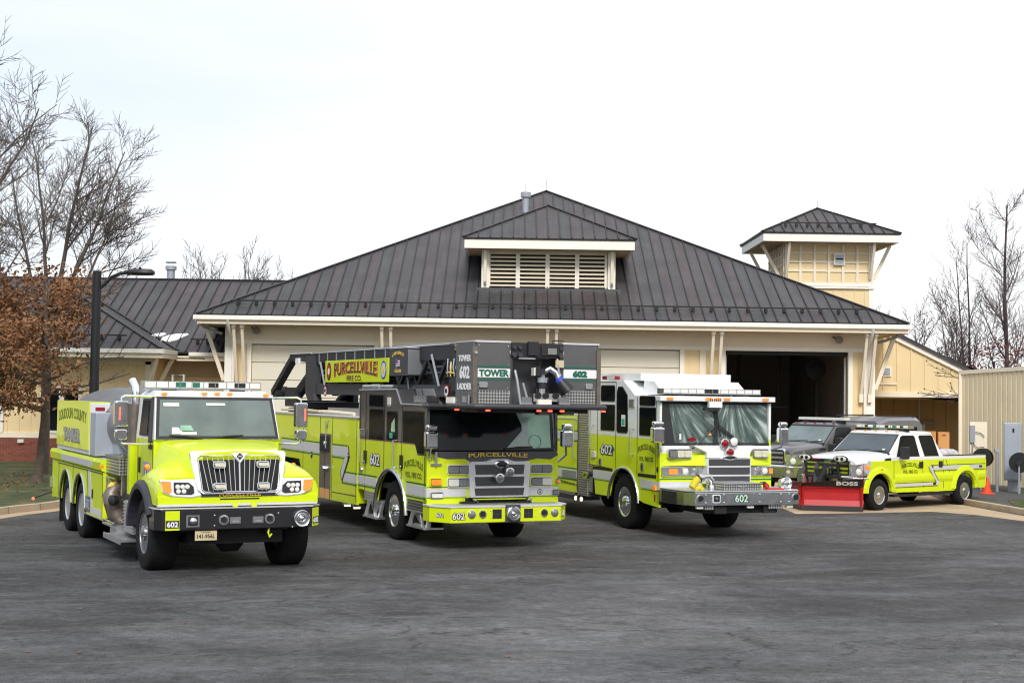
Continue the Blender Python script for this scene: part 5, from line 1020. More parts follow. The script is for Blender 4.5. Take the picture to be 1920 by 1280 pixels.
m = MB('black_plastic'); m.tube([(1.45, yf-.03, 1.70), (1.7, yf-.05, 1.735), (1.98, yf-.04, 1.74)], .014, 6); m.build('wiper', wsh)
m = MB('graphite_light'); m.beam((2.46, -1.54, 1.66), (2.44, -1.48, 2.40), .05, .06); m.beam((.03, -1.54, 1.66), (.05, -1.48, 2.40), .05, .06); m.build('pillar', cab)
lettering(fr_, [('black_text', 'PURCELLVILLE', (1.33, yf-.03, 1.588), FR, UP, .088, 1.16, dict(bold=.05, arc=.02)), ('gold', 'PURCELLVILLE', (1.33, yf-.034, 1.588), FR, UP, .074, 1.13, dict(bold=.02, arc=.02))])
m = MB('chrome_bright'); m.prism([(.74, 1.46), (.80, 1.49), (1.06, 1.49), (1.20, 1.53), (1.46, 1.53), (1.60, 1.49), (1.84, 1.49), (1.91, 1.46), (1.88, .87), (.78, .87)], 1, yf-.12, yf-.02); m.mat('graphite')
for z0, z1 in ((1.265, 1.435), (1.065, 1.225), (.90, 1.03)): m.prism([(.87, z0), (1.78, z0), (1.80, z1), (.85, z1)], 1, yf-.126, yf-.12)
g = m.build('grille', cab, bevel=.012)
m = MB('chrome'); m.smooth = True; m.lathe((1.35, yf-.12, 1.445), (0, -1, 0), [(0, .15), (.03, .14), (.04, .10), (.045, 0)], 24, squash=(1, .5)); m.smooth = False; m.mat('black_plastic'); m.lathe((1.35, yf-.165, 1.445), (0, -1, 0), [(0, .10), (.004, .09), (.005, 0)], 20, squash=(1, .5)); m.build('emblem', g)
for x, z in ((1.27, 1.21), (1.46, 1.31)):
    m = MB('dull_chrome'); m.cyl((x, yf-.10, z), (x, yf-.2, z), .03, 8); m.lathe((x, yf-.18, z), (0, -1, 0), [(0, .03), (.02, .08), (.08, .083), (.085, .07)], 22); m.mat('lens_dark'); m.lathe((x, yf-.255, z), (0, -1, 0), [(0, .07), (.01, .06), (.02, 0)], 20); m.build('siren_light', g)
lampbox(fr_, 'warning_lamp', .37, .79, 1.27, 1.435, yf-.02, 'lens_dark', n=2); lampbox(fr_, 'warning_lamp', 1.95, 2.38, 1.27, 1.435, yf-.02, 'lens_dark', n=2)
lampbox(fr_, 'headlamp', .37, .79, 1.045, 1.215, yf-.02, ['lens', 'lens_dark'], n=2); lampbox(fr_, 'headlamp', 1.95, 2.38, 1.045, 1.215, yf-.02, ['lens_dark', 'lens'], n=2)
lampbox(fr_, 'turn_signal', .05, .27, 1.065, 1.215, yf-.02, 'amber', 'lime'); lampbox(fr_, 'marker_lamp', 2.46, 2.54, 1.08, 1.18, yf-.0, 'amber', 'dull_chrome', r=.02)
lampbox(fr_, 'fog_lamp', .06, .30, .85, .97, yf-.02, 'lens', 'dull_chrome'); lampbox(fr_, 'fog_lamp', 2.38, 2.52, .88, .99, yf-.02, 'lens_dark', 'dull_chrome', r=.02)
m = MB('black_text'); m.lathe((2.15, yf-.026, .95), (0, -1, 0), [(0, .05), (.003, .05), (.003, 0)], 18); m.mat('stripe'); m.lathe((2.15, yf-.029, .95), (0, -1, 0), [(0, .04), (.003, .04), (.003, 0)], 16); m.mat('black_text'); m.prism([(2.135, .925), (2.165, .925), (2.15, .985)], 1, yf-.036, yf-.032); m.build('badge', fr_)
m = MB('dull_chrome'); m.box(.06, .26, yf-.05, yf-.02, 1.42, 1.46); m.box(.12, .16, yf-.1, yf-.02, 1.44, 1.66); m.build('mirror_mount', fr_)
mirror_box(Q, -.12, .10, -1.80, 1.72, 2.01, 2.13, [(-.01, -1.78, 1.73), (.0, -1.72, 1.60), (.08, yf, 1.50)]); mirror_box(Q, 2.50, 2.70, -1.72, 1.74, 2.03, 2.15, [(2.60, -1.72, 1.74), (2.62, -1.68, 1.60), (2.50, yf+.02, 1.46)])
# bumper
bt = [(-.02, -1.5), (-.02, -1.80), (.22, -2.18), (2.28, -2.18), (2.5, -1.92), (2.5, -1.5)]
m = MB('lime'); m.prism(bt, 2, .485, .735); m.mat('stripe'); m.prism([(x*1.0+(-.012 if x < 1 else .012), y-.012) for x, y in bt], 2, .735, .765); m.mat('aluminium'); m.prism([(.05, -1.55), (.25, -2.1), (2.25, -2.1), (2.45, -1.55)], 2, .765, .775); bp = m.build('bumper', Q, bevel=.01)
num(bp, '602', (.36, -2.182, .60), FR, .11, .22)
a_ = Vector((-.02, -1.80, 0)); b_ = Vector((.22, -2.18, 0)); rt = (b_-a_).normalized(); cc = (a_+b_)/2+UPV*.61
num(bp, '602', cc+rt.cross(UPV)*.002, rt, .07, .14)
a_ = Vector((2.28, -2.18, 0)); b_ = Vector((2.5, -1.92, 0)); rt = (b_-a_).normalized(); cc = (a_+b_)/2+UPV*.61
num(bp, '602', cc+rt.cross(UPV)*.002, rt, .10, .15)
for x in (.60, 2.16):
    m = MB('dull_chrome'); m.lathe((x, -2.18, .625), (0, -1, 0), [(0, .075), (.012, .072), (.014, .06)], 20); m.mat('lens_dark'); m.lathe((x, -2.19, .625), (0, -1, 0), [(0, .06), (.01, .05), (.02, 0)], 18); m.build('fog_lamp', bp)
for x in (.80, 1.96):
    m = MB('chrome'); m.lathe((x, -2.18, .625), (0, -1, 0), [(0, .075), (.015, .07), (.016, .052), (.002, .05), (.002, 0)], 20); m.mat('dark'); m.lathe((x, -2.184, .625), (0, -1, 0), [(0, .048), (.002, .048), (.002, 0)], 16); m.build('horn_ring', bp)
for x in (1.07, 1.66):
    m = MB('graphite'); m.box(x-.085, x+.085, -2.186, -2.18, .545, .705); m.mat('black_plastic')
    for dx in (-.04, .04):
        for dz in (-.038, .038): m.box(x+dx-.034, x+dx+.034, -2.19, -2.186, .625+dz-.032, .625+dz+.032)
    m.build('speaker_grille', bp)
m = MB('graphite'); m.box(1.22, 1.50, -2.20, -2.18, .48, .775); m.mat('dull_chrome'); m.lathe((1.36, -2.20, .625), (0, -1, 0), [(0, .13), (.05, .125), (.06, .11), (.05, .10), (.05, .085), (.062, .08), (.05, .07), (.05, .055), (.065, .05), (.05, .035), (.06, .02), (.06, 0)], 30); m.build('siren_speaker', bp)
m = MB('chrome')
for x in (.46, .95, 1.80, 2.27):
    for z in (.57, .68): m.lathe((x, -2.18, z), (0, -1, 0), [(0, .011), (.006, .01), (.008, 0)], 8)
build_each(m, 'bolt', bp)
for x in (.83, 1.84):
    m = MB('dull_chrome'); m.tube([(x-.03, -1.75, .77), (x-.03, -1.85, .84), (x+.03, -1.85, .84), (x+.03, -1.75, .77)], .018, 6); build_each(m, 'tow_hook', Q)
m = MB('dull_chrome'); m.box(1.85, 2.1, -1.5, -1.3, .38, .46); m.mat('black_paint'); m.box(1.2, 1.9, -1.5, -1.4, .40, .45); m.build('tow_bar', Q)
# boom
m = MB('boom_black'); x0, x1 = .34, .44
for x0, x1 in ((.34, .44), (2.02, 2.12)):
    m.mat('boom_black'); m.prism([(8.30, 3.52), (8.30, 3.40), (6.6, 3.30), (-1.7, 3.24), (-1.7, 3.50)], 0, x0, x1); m.mat('boom_grey'); m.prism([(6.5, 2.60), (-2.4, 2.60), (-2.4, 2.80), (6.5, 2.84)], 0, x0, x1)
    m.mat('boom_grey'); m.prism([(6.75, 3.46), (6.15, 3.46), (6.15, 2.62), (6.05, 2.46), (6.55, 2.46), (6.75, 2.62)], 0, x0-.06, x1+.02)
m.mat('boom_black'); m.box(.52, 1.94, -1.7, 6.4, 2.72, 3.22); m.box(.62, 1.84, -1.7, 7.9, 3.22, 3.42); m.mat('boom_grey'); m.box(.44, 2.02, -1.6, 6.6, 2.62, 2.68); m.mat('stripe'); m.beam((.33, 8.28, 3.53), (.33, 6.5, 3.52), .03, .02); m.beam((.33, 6.5, 3.505), (.33, -1.7, 3.505), .015, .012)
for k in range(9):
    y = 5.9-k*.62; m.mat('galv'); m.beam((.335, y, 3.26), (.335, y, 3.49), .02, .02)
for k in range(8): y = 5.6-k*.95; m.mat('boom_black'); m.beam((.39, y, 2.8), (.39, y-.5, 3.28), .06, .06, up=(1, 0, 0)); m.beam((.39, y-.5, 3.28), (.39, y-.95, 2.8), .06, .06, up=(1, 0, 0))
boom = m.build('boom', Q)
for x_, z_ in ((.50, 2.92), (.50, 3.02), (.50, 3.12)):
    m = MB('galv' if z_ > 3 else 'black_plastic'); m.tube([(x_, 6.2, z_), (x_-.02, 3, z_-.01), (x_, 0, z_), (x_, -1.6, z_+.02)], .02, 6); m.build('hydraulic_line', boom)
for y0, z0, y1, z1 in ((5.72, 3.3, 5.38, 2.80), (-.95, 3.34, -1.32, 2.78), (.25, 2.95, .15, 2.68)):
    m = MB('galv'); m.cyl((.31, y0, z0), (.31, y1, z1), .022, 6); m.build('gas_strut', boom)
for y, z in ((5.40, 2.68), (-1.62, 2.70)):
    m = MB('red_lens'); m.lathe((.335, y, z), (-1, 0, 0), [(0, .12), (.006, .12), (.006, 0)], 22); m.mat('white_text'); m.lathe((.328, y, z), (-1, 0, 0), [(0, .085), (.004, .085), (.004, 0)], 20); m.mat('black_text'); m.prism(rect(y-.05, y+.05, z-.03, z+.04), 0, .318, .323); m.build('placard', boom)
m = MB('white_text'); m.prism(rect(7.35, 7.6, 3.30, 3.42), 0, .28, .33); m.build('marker_plate', boom)
m = MB('galv')
for k in range(12): m.beam((.60, 6.2-k*.62, 3.42), (.60, 5.9-k*.62, 3.54), .02, .02); m.beam((.60, 5.9-k*.62, 3.54), (.60, 5.58-k*.62, 3.42), .02, .02)
m.tube([(.60, 6.3, 3.54), (.60, -1.5, 3.54)], .018, 6); m.build('ladder_rail', boom)
# name board
m = MB('lime'); m.prism(rect(1.18, 5.20, 2.86, 3.32), 0, .26, .285); nb = m.build('name_board', boom, bevel=.004)
lettering(nb, [('plow_red', 'PURCELLVILLE', (.259, 3.16, 3.115), SR, UP, .24, 2.76, dict(bold=.06, taper=.30, arc=.05)), ('gold', 'PURCELLVILLE', (.2565, 3.20, 3.125), SR, UP, .225, 2.73, dict(bold=.035, taper=.30, arc=.05, th=.003)), ('black_text', 'PURCELLVILLE', (.253, 3.19, 3.12), SR, UP, .21, 2.70, dict(bold=.0, taper=.30, arc=.05)), ('gold', 'FIRE CO.', (.2565, 3.21, 2.948), SR, UP, .12, .98, dict(bold=.03, th=.003)), ('black_text', 'FIRE CO.', (.253, 3.20, 2.945), SR, UP, .11, .95, dict(bold=.0))])
for y, c_, h_, w2 in ((4.92, ('black_text', 'plow_red', 'white_text'), .19, .15), (1.44, ('blue', 'stripe', 'gold'), .18, .16)):
    m = MB(c_[0])
    for i, (mm, s) in enumerate(zip(c_, (1, .78, .38))): m.mat(mm); m.lathe((.259-.004*i, y, 3.09), (-1, 0, 0), [(0, h_*s), (.004, h_*s), (.004, 0)], 24, squash=(w2/h_, 1.0))
    m.build('seal', nb)
# equipment box on the boom
m = MB('boom_grey'); m.box(.10, .55, -.26, .66, 2.97, 3.47); m.mat('graphite_light'); m.box(.12, .54, -.268, -.26, 2.99, 3.44); m.mat('stripe'); m.box(.09, .56, -.28, .67, 3.47, 3.485); eb = m.build('equipment_box', boom, bevel=.008)
lettering(eb, [('gold', 'LOUDOUN CO', (.098, .20, 3.34), SR, UP, .06, .62, dict(arc=.05)), ('gold', 'FALLEN', (.098, .20, 3.06), SR, UP, .055, .32, dict())])
m = MB('flag')
for k in range(6): m.mat('plow_red' if k % 2 else 'white_text'); m.prism([(.28-.02*k*0, 3.14+k*.02), (.10, 3.15+k*.02), (.10, 3.17+k*.02), (.28, 3.16+k*.02)], 0, .092, .098)
m.mat('blue'); m.prism(rect(.20, .28, 3.20, 3.26), 0, .088, .092); m.mat('galv'); m.prism(rect(.28, .295, 3.08, 3.28), 0, .09, .098); m.build('flag_decal', eb)
# lift cylinders and turntable at the rear
m = MB('boom_black'); m.beam((.45, 8.35, 3.42), (.45, 10.0, 2.62), .14, .16, up=(1, 0, 0)); m.beam((2.0, 8.35, 3.42), (2.0, 10.0, 2.62), .14, .16, up=(1, 0, 0)); m.build('boom_arm', boom)
for x in (.62, 1.8):
    m = MB('boom_black'); m.cyl((x, 6.9, 3.25), (x, 8.9, 2.42), .13, 14); m.mat('boom_grey'); m.cyl((x, 6.6, 3.40), (x, 7.2, 3.12), .09, 12); m.build('lift_cylinder', boom)
m = MB('boom_black'); m.lathe((1.25, 8.6, 2.15), (0, 0, 1), [(0, 0), (0, .8), (.12, .8), (.14, .6), (.3, .6), (.3, 0)], 28); m.box(.5, .62, 8.2, 9.2, 2.3, 2.75); m.box(1.9, 2.02, 8.2, 9.2, 2.3, 2.75); m.lathe((.4, 9.8, 2.62), (1, 0, 0), [(0, 0), (0, .16), (.3, .16), (.3, 0)], 16); m.box(.45, 2.0, 7.2, 8.1, 2.17, 2.42); m.build('turntable', Q)
# folded dark hoses / linkage near the basket
m = MB('boom_black'); m.box(.34, 2.1, -2.55, -1.7, 2.62, 3.35)
m.box(.30, .34, -2.5, -1.9, 2.7, 3.3); m.build('boom_head', boom)
m = MB('galv'); 
for k in range(5): m.tube([(.30, -1.75-.14*k, 3.25-.05*(k % 2)), (.27, -1.8-.13*k, 3.1), (.29, -1.78-.15*k, 2.95)], .014, 5)
m.mat('gold'); m.tube([(.28, -1.75, 3.0), (.27, -1.9, 3.02), (.28, -2.1, 3.0)], .014, 5); m.tube([(.28, -1.95, 3.2), (.27, -1.95, 2.95)], .012, 5); m.mat('green_text'); m.tube([(.28, -2.35, 3.3), (.26, -2.4, 3.1), (.28, -2.38, 2.9)], .014, 5); m.build('hydraulic_hoses', boom)
# basket
bk = MB('basket_grey'); bk.box(.09, .13, -3.38, -2.62, 2.50, 3.50); bk.box(.13, 2.34, -2.66, -2.62, 2.50, 3.30); bk.box(2.30, 2.34, -3.38, -2.62, 2.5, 3.50); bk.box(.13, .72, -3.42, -3.38, 2.50, 3.49); bk.box(1.66, 2.30, -3.42, -3.38, 2.50, 3.49); bk.box(.72, 1.66, -3.02, -2.98, 2.5, 3.26)
bk.mat('pump_brown'); bk.box(.055, .125, -3.44, -3.36, 2.50, 3.42); bk.box(2.29, 2.36, -3.45, -3.37, 2.5, 3.42); bk.mat('stripe'); bk.box(.10, .72, -3.43, -3.37, 3.49, 3.52); bk.box(1.66, 2.34, -3.43, -3.37, 3.49, 3.52); bk.box(.09, .14, -3.38, -2.62, 3.50, 3.515); bk.mat('dull_chrome'); bk.box(.07, .12, -3.46, -3.43, 3.30, 3.34)
bk.mat('graphite'); bk.box(.70, .76, -3.41, -3.0, 2.5, 3.50); bk.box(1.62, 1.68, -3.41, -3.0, 2.5, 3.50)
bk.mat('dull_chrome')
for z in (2.62, 2.95, 3.28): bk.box(.70, .715, -3.43, -3.42, z, z+.09); bk.box(1.665, 1.68, -3.43, -3.42, z, z+.09)
for x in (.16, .68, 1.70, 2.26):
    for z in (2.76, 3.14, 3.44): bk.lathe((x, -3.42, z), (0, -1, 0), [(0, .009), (.005, .008), (.006, 0)], 6)
for y in (-2.68, -3.34):
    for z in (2.55, 2.9, 3.2, 3.46): bk.lathe((.09, y, z), (-1, 0, 0), [(0, .009), (.005, .008), (.006, 0)], 6)
bk = bk.build('basket', boom, bevel=.006)
m = MB('treadplate'); m.box(.15, .70, -3.426, -3.42, 2.51, 2.72); m.box(1.70, 2.27, -3.426, -3.42, 2.52, 2.73); build_each(m, 'tread_panel', bk)
m = MB('white_text'); m.box(.14, .71, -3.425, -3.42, 2.93, 3.07); m.box(1.68, 2.29, -3.425, -3.42, 2.94, 3.08); m.mat('green_text')
for z in (2.885, 3.095): m.box(.14, .71, -3.425, -3.42, z, z+.024); m.box(1.68, 2.29, -3.425, -3.42, z+.01, z+.034)
build_each(m, 'name_band', bk)
lettering(bk, [('green_text', 'TOWER', (.425, -3.427, 3.0), FR, UP, .115, .53, dict(bold=.05))])
lettering(bk, [('green_text', '602', (1.98, -3.427, 3.01), FR, UP, .115, .27, dict(bold=.08))])
lettering(bk, [('white_text', 'TOWER', (.088, -3.00, 3.24), SR, UP, .105, .52, dict(bold=.03)), ('white_text', '602', (.088, -3.00, 3.01), SR, UP, .21, .42, dict(bold=.04)), ('white_text', 'LADDER', (.088, -3.00, 2.78), SR, UP, .105, .60, dict(bold=.03))])
for a, b in ((.16, .31), (2.08, 2.21)):
    m = MB('dull_chrome'); m.prism(rrect(a, b, 2.76, 2.85, .02), 1, -3.45, -3.42); m.build('door_handle', bk, bevel=.005)
m = MB('boom_grey'); m.smooth = True; m.tube([(.0, -2.55, 2.46), (.0, -3.35, 2.46), (.08, -3.50, 2.46), (.25, -3.54, 2.46), (2.25, -3.54, 2.46), (2.42, -3.48, 2.46), (2.45, -3.3, 2.46), (2.45, -2.6, 2.46)], .045, 10); m.smooth = False; m.box(.05, 2.4, -3.5, -2.6, 2.43, 2.50); m.mat('boom_black'); m.box(.2, 2.2, -3.3, -2.6, 2.36, 2.43); m.build('floor', bk)
for x, y in ((.02, -2.85), (.28, -3.52), (1.18, -3.53), (1.38, -3.53), (1.60, -3.53), (2.38, -3.50)):
    m = MB('red_led'); m.box(x-.035, x+.035, y-.03, y+.0, 2.385, 2.41); m.build('marker_lamp', bk)
for x in (1.32, 1.72):
    m = MB('black_plastic'); m.box(x-.12, x+.12, -3.5, -3.35, 2.33, 2.40); m.build('floodlight', bk)
# top rack of lights, monitor nozzle, step lamps
m = MB('boom_black'); m.box(.72, 1.66, -3.44, -3.05, 3.26, 3.50); m.box(1.0, 1.18, -3.50, -3.44, 3.30, 3.52); m.box(1.25, 1.62, -3.47, -3.44, 3.30, 3.46); m.mat('lens_dark'); m.box(1.36, 1.52, -3.485, -3.47, 3.32, 3.42); m.mat('aluminium'); m.box(.84, 1.14, -3.47, -3.45, 3.235, 3.255); m.mat('boom_grey')
for x in (.76, .86, 1.6): m.cyl((x, -3.44, 3.30), (x, -3.50, 3.30), .04, 10); m.cyl((x, -3.44, 3.42), (x, -3.49, 3.42), .03, 8)
m.mat('black_paint'); m.tube([(1.48, -3.4, 3.50), (1.48, -3.4, 3.55), (1.68, -3.4, 3.55), (1.68, -3.4, 3.48)], .012, 6); m.build('light_rack', bk)
m = MB('dull_chrome'); m.smooth = True; m.lathe((1.34, -3.30, 2.50), (0, 0, 1), [(0, .12), (.12, .12), (.14, .09), (.34, .09), (.36, .13), (.44, .13), (.46, 0)], 20); m.tube([(1.34, -3.30, 2.90), (1.34, -3.32, 3.02), (1.46, -3.36, 3.09), (1.56, -3.40, 3.02), (1.60, -3.44, 2.90)], .065, 14); m.mat('blue'); m.cyl((1.575, -3.43, 2.93), (1.62, -3.46, 2.87), .078, 14); m.mat('black_plastic'); m.cyl((1.61, -3.45, 2.88), (1.72, -3.52, 2.72), .088, 16, .11); m.lathe((1.34, -3.32, 2.78), (0, 0, 1), [(-.02, .10), (.08, .10)], 16); m.smooth = False; m.box(1.12, 1.22, -3.50, -3.38, 2.97, 3.12); m.box(1.20, 1.34, -3.44, -3.34, 3.0, 3.08); m.tube([(1.22, -3.45, 3.1), (1.25, -3.45, 3.2)], .008, 5); m.mat('lens'); m.box(1.10, 1.125, -3.51, -3.4, 2.97, 3.10); m.build('monitor_nozzle', bk)
m = MB('dull_chrome'); m.box(1.12, 1.62, -3.46, -3.30, 2.55, 2.68); m.mat('dark')
for x in (1.20, 1.34, 1.52): m.lathe((x, -3.46, 2.645), (0, -1, 0), [(0, .05), (.02, .055), (.02, 0)], 14)
m.mat('trim_white'); m.box(1.18, 1.42, -3.52, -3.42, 2.50, 2.58); m.build('outlet_manifold', bk)
for x in (.98, 1.66):
    m = MB('lens_dark'); m.prism(rrect(x-.09, x+.09, 2.51, 2.62, .03), 1, -3.5, -3.40); m.mat('dull_chrome'); m.prism(rrect(x-.10, x+.10, 2.50, 2.53, .01), 1, -3.51, -3.39); m.build('step_lamp', bk)
for p in ([(.78, -3.46, 3.05), (.80, -3.50, 2.9), (.86, -3.52, 2.50)], [(.95, -3.4, 2.85), (1.02, -3.42, 2.60)], [(1.55, -3.44, 3.25), (1.56, -3.46, 3.1), (1.64, -3.45, 2.7)]):
    m = MB('galv'); m.tube(p, .022, 8); m.build('handrail', bk)
m = MB('plate'); m.box(1.52, 1.66, -3.47, -3.43, 3.11, 3.23); m.build('switch_box', bk)
m = MB('dull_chrome'); m.box(-.01, .06, -3.30, -3.15, 2.52, 2.62); m.cyl((.03, -3.34, 2.50), (.03, -3.34, 2.64), .02, 8); m.build('ladder_hook', bk)
m = MB('trim_white'); m.box(.05, .2, -2.6, -2.3, 2.50, 2.60); m.build('document_tube', boom)
# ================================================================== PUMPER
loc, rz = frame(2.31, 29.0, 21.0)
R_ = thing('pumper_truck', 'white over lime pumper truck with a long steel front bumper, right of the ladder truck', 'fire truck', loc, rz)
WP = 2.45
wheel(R_, .03, .10, .56, .40, .305, -1, 'front'); wheel(R_, WP-.03, .10, .56, .40, .305, 1, 'front')
for x, f in ((.03, -1), (WP-.03, 1)): wheel(R_, x, 5.4, .54, .32, .29, f, 'rear', 'aluminium')
m = MB('dark'); m.box(.6, .85, -2.6, 7.4, .5, .8); m.box(1.65, 1.9, -2.6, 7.4, .5, .8); m.box(.4, 2.05, -.5, .9, .45, 1.0); m.box(.5, 2.0, 2.3, 7.2, .55, 1.0); m.cyl((.4, .10, .53), (2.1, .10, .53), .09, 10); m.lathe((1.2, .1, .5), (1, 0, 0), [(-.25, .06), (-.12, .2), (.12, .2), (.25, .06)], 14); m.cyl((2.0, .1, .32), (2.25, -.1, .30), .03, 8); m.build('chassis', R_)
# body and pump module
m = MB('lime'); m.box(0, WP, 2.36, 7.6, .56, 2.22); m.mat('dark'); m.box(-.002, .3, 4.8, 6.0, .5, 1.15); m.mat('stripe'); m.box(-.012, 0, 2.40, 7.6, 2.14, 2.17); m.mat('lime')
seams(m, [((2.40, .62), (2.40, 2.20)), ((3.55, .60), (3.55, 2.2)), ((2.40, .72), (3.55, .80)), ((2.4, 1.80), (3.55, 1.80))], -.001); body = m.build('body', R_, bevel=.01)
m = MB('stripe'); striped(m, (2.36, 3.5), 0, .86, 1.04); striped(m, (2.36, 3.5), 0, 1.70, 1.86); m.mat('galv')
for k in range(6): m.box(-.02, -.004, 2.42, 3.2, .86+k*.03, .87+k*.03)
m.mat('olive_text'); m.text('middleburg.org', (-.004, 2.9, .74), SR, UP, .07, .75, bold=.01); build_each(m, 'reflective_stripe', body, recalc=False)
m = MB('treadplate'); m.box(-.01, WP+.01, 1.82, 2.34, .52, 2.65); m.mat('pump_brown'); m.box(-.02, .0, 2.29, 2.36, .5, 2.5); m.mat('white_paint'); m.box(.0, WP, 1.9, 4.0, 2.22, 2.8); m.build('pump_module', R_, bevel=.01)
rail(R_, [(-.01, 2.46, 2.1), (-.07, 2.46, 2.1), (-.07, 2.46, 1.3), (-.01, 2.46, 1.3)])
m = MB('black_plastic'); m.smooth = True; m.tube([(.05, 1.8, 1.0), (-.06, 1.75, 1.0), (-.1, 1.7, .95)], .06, 12); m.smooth = False; m.mat('dull_chrome'); m.lathe((-.08, 1.72, .98), (-1, -.4, 0), [(0, .07), (.05, .075), (.05, 0)], 14); m.box(0.02, .3, 1.62, 1.80, .62, 1.2); m.build('discharge', R_)
for y in (2.15, 2.45):
    m = MB('warm_lamp'); m.lathe((.02, y, .44), (-1, -.3, 0), [(0, .02), (.03, .05), (.035, 0)], 12); m.build('ground_light', body)
m = MB('black_paint'); m.box(0, .5, 2.3, 3.6, .40, .50); m.mat('dull_chrome'); m.box(.0, .1, 2.5, 3.4, .50, .56); m.build('running_board', R_)
# cab
yf = -1.50
archP = [(.06+.70*cos(a), .56+.66*sin(a)) for a in [pi*k/16 for k in range(17)]]
low = [(1.80, 1.20), (1.80, 1.85), (yf, 1.83), (yf, .54), (-.86, .58), (-.66, .62)]+[p for p in reversed(archP) if p[1] > .60]+[(.80, .60), (1.44, .60), (1.56, 1.20)]
m = MB('lime'); m.prism(low, 0, 0, .05); m.prism(low, 0, WP-.05, WP)
up_ = [(1.80, 1.852), (1.80, 3.05), (1.76, 3.12), (.05, 3.12), (-.05, 2.97), (-.42, 2.68), (-1.40, 2.67), (yf, 2.60), (yf, 1.832)]
m.mat('white_paint'); up2 = [(1.80, 1.852), (1.80, 2.97), (.12, 2.97), (-.42, 2.67), (-1.40, 2.66), (yf, 2.58), (yf, 1.832)]
m.prism(up2, 0, 0, .05); m.prism(up2, 0, WP-.05, WP); m.box(.05, WP-.05, 1.74, 1.80, 1.2, 2.97)
m.prism([(1.80, 2.97), (1.80, 3.11), (1.74, 3.13), (-.25, 3.12), (-.25, 2.97)], 0, .20, WP-.2); m.prism([(1.80, 2.90), (1.80, 2.972), (.12, 2.972), (-.42, 2.68), (-1.42, 2.67), (-1.42, 2.62), (-.40, 2.62), (.1, 2.9)], 0, .05, WP-.05)
m.prism([(-.25, 2.97), (-.70, 2.96), (-1.12, 2.70), (-.2, 2.68)], 0, .28, WP-.28)
m.mat('dark'); m.box(.06, WP-.06, -1.2, 1.7, 1.0, 1.1)
seams(m, [((1.74, 1.22), (1.74, 2.94)), ((1.36, 1.2), (1.36, 2.94)), ((.46, 1.18), (.46, 2.94)), ((-.54, 1.12), (-.54, 2.64)), ((-1.36, 1.08), (-1.36, 2.62)), ((1.36, 2.94), (.46, 2.94)), ((1.8, 1.21), (.7, 1.17))], -.001)
cab = m.build('cab', R_, bevel=.015)
m = MB('dark'); m.prism(rect(.60, 1.57, 1.115, 1.175), 0, -.005, -.001); m.prism(rect(-1.38, -.58, 1.085, 1.15), 0, -.005, -.001); m.mat('stripe'); m.prism(rect(.62, 1.56, .93, 1.10), 0, -.005, -.001); m.prism([(-.66, 1.05), (yf, 1.02), (yf, .87), (-.72, .88)], 0, -.005, -.001); m.mat('green_text'); m.prism(rect(.66, 1.54, .90, .912), 0, -.005, -.001); m.prism(rect(-1.5, -.72, .845, .857), 0, -.005, -.001); m.mat('pale_text'); m.prism([(-1.1, .62), (-1.48, .80), (-1.48, .58)], 0, -.004, -.001) if False else None; build_each(m, 'reflective_stripe', cab)
m = MB('red_lens'); m.prism(rect(-1.36, -1.31, .64, .78), 0, -.006, -.001); m.build('reflector', cab)
m = MB('amber'); m.box(-.04, 0, -1.40, -1.30, .86, .95); m.build('marker_lamp', cab)
m = MB('dull_chrome'); m.tube([(-.015, p[0], p[1]) for p in archP], .028, 8); m.build('arch_trim', cab)
m = MB('dark'); m.box(.3, .6, -.8, 1.0, .5, 1.3); m.box(1.85, 2.15, -.8, 1.0, .5, 1.3); build_each(m, 'wheel_well', R_)
for pts in (rrect(.53, 1.18, 2.56, 2.86, .05), rrect(.53, 1.18, 1.96, 2.46, .03), [(.40, 2.72), (.34, 2.83), (.17, 2.83), (-.06, 2.66), (-.09, 1.98), (-.04, 1.93), (.34, 1.93), (.40, 1.98)], rrect(-1.30, -.65, 2.49, 2.65, .05), rrect(-1.33, -.65, 1.91, 2.43, .03)): glass_side(cab, pts, 0)
m = MB('white_text'); m.box(-.015, -.0125, .0, .18, 2.05, 2.28); m.mat('green_glow'); m.box(-.017, -.015, .02, .16, 2.07, 2.20); build_each(m, 'sticker', cab)
m = MB('dull_chrome'); m.box(-.02, -.001, -.40, -.17, 2.44, 2.60); m.mat('lens_dark'); m.box(-.03, -.02, -.38, -.19, 2.46, 2.58); m.build('scene_light', cab)
m = MB('red_lens'); m.box(-.06, .0, .5, 1.22, 3.02, 3.07) if False else m.prism(rrect(.55, 1.2, 2.99, 3.07, .03), 0, .02, .12); m.mat('lens'); m.prism(rrect(.60, .95, 2.995, 3.065, .02), 0, .01, .02); m.build('warning_lamp', cab)
for y, z in ((1.53, 1.42),):
    m = MB('stripe'); m.prism(rrect(y-.1, y+.1, z-.07, z+.07, .03), 0, -.03, -.001); m.build('intake_cover', cab, bevel=.008)
for y in (1.19, -.78):
    m = MB('graphite_light'); m.prism(rrect(y-.05, y+.05, 1.20, 1.36, .02), 0, -.02, -.001); m.mat('black_plastic'); m.prism(rrect(y-.035, y+.035, 1.23, 1.33, .01), 0, -.024, -.02); m.build('door_handle', cab)
for y0, y1, z0, z1 in ((1.56, 1.56, 1.55, 2.05), (-.38, -.38, 1.50, 2.02)): rail(R_, [(-.005, y0, z1), (-.08, y0, z1), (-.08, y0, z0), (-.005, y0, z0)])
num(cab, '602', (-.002, .90, 1.55), SR, .20, .54); 
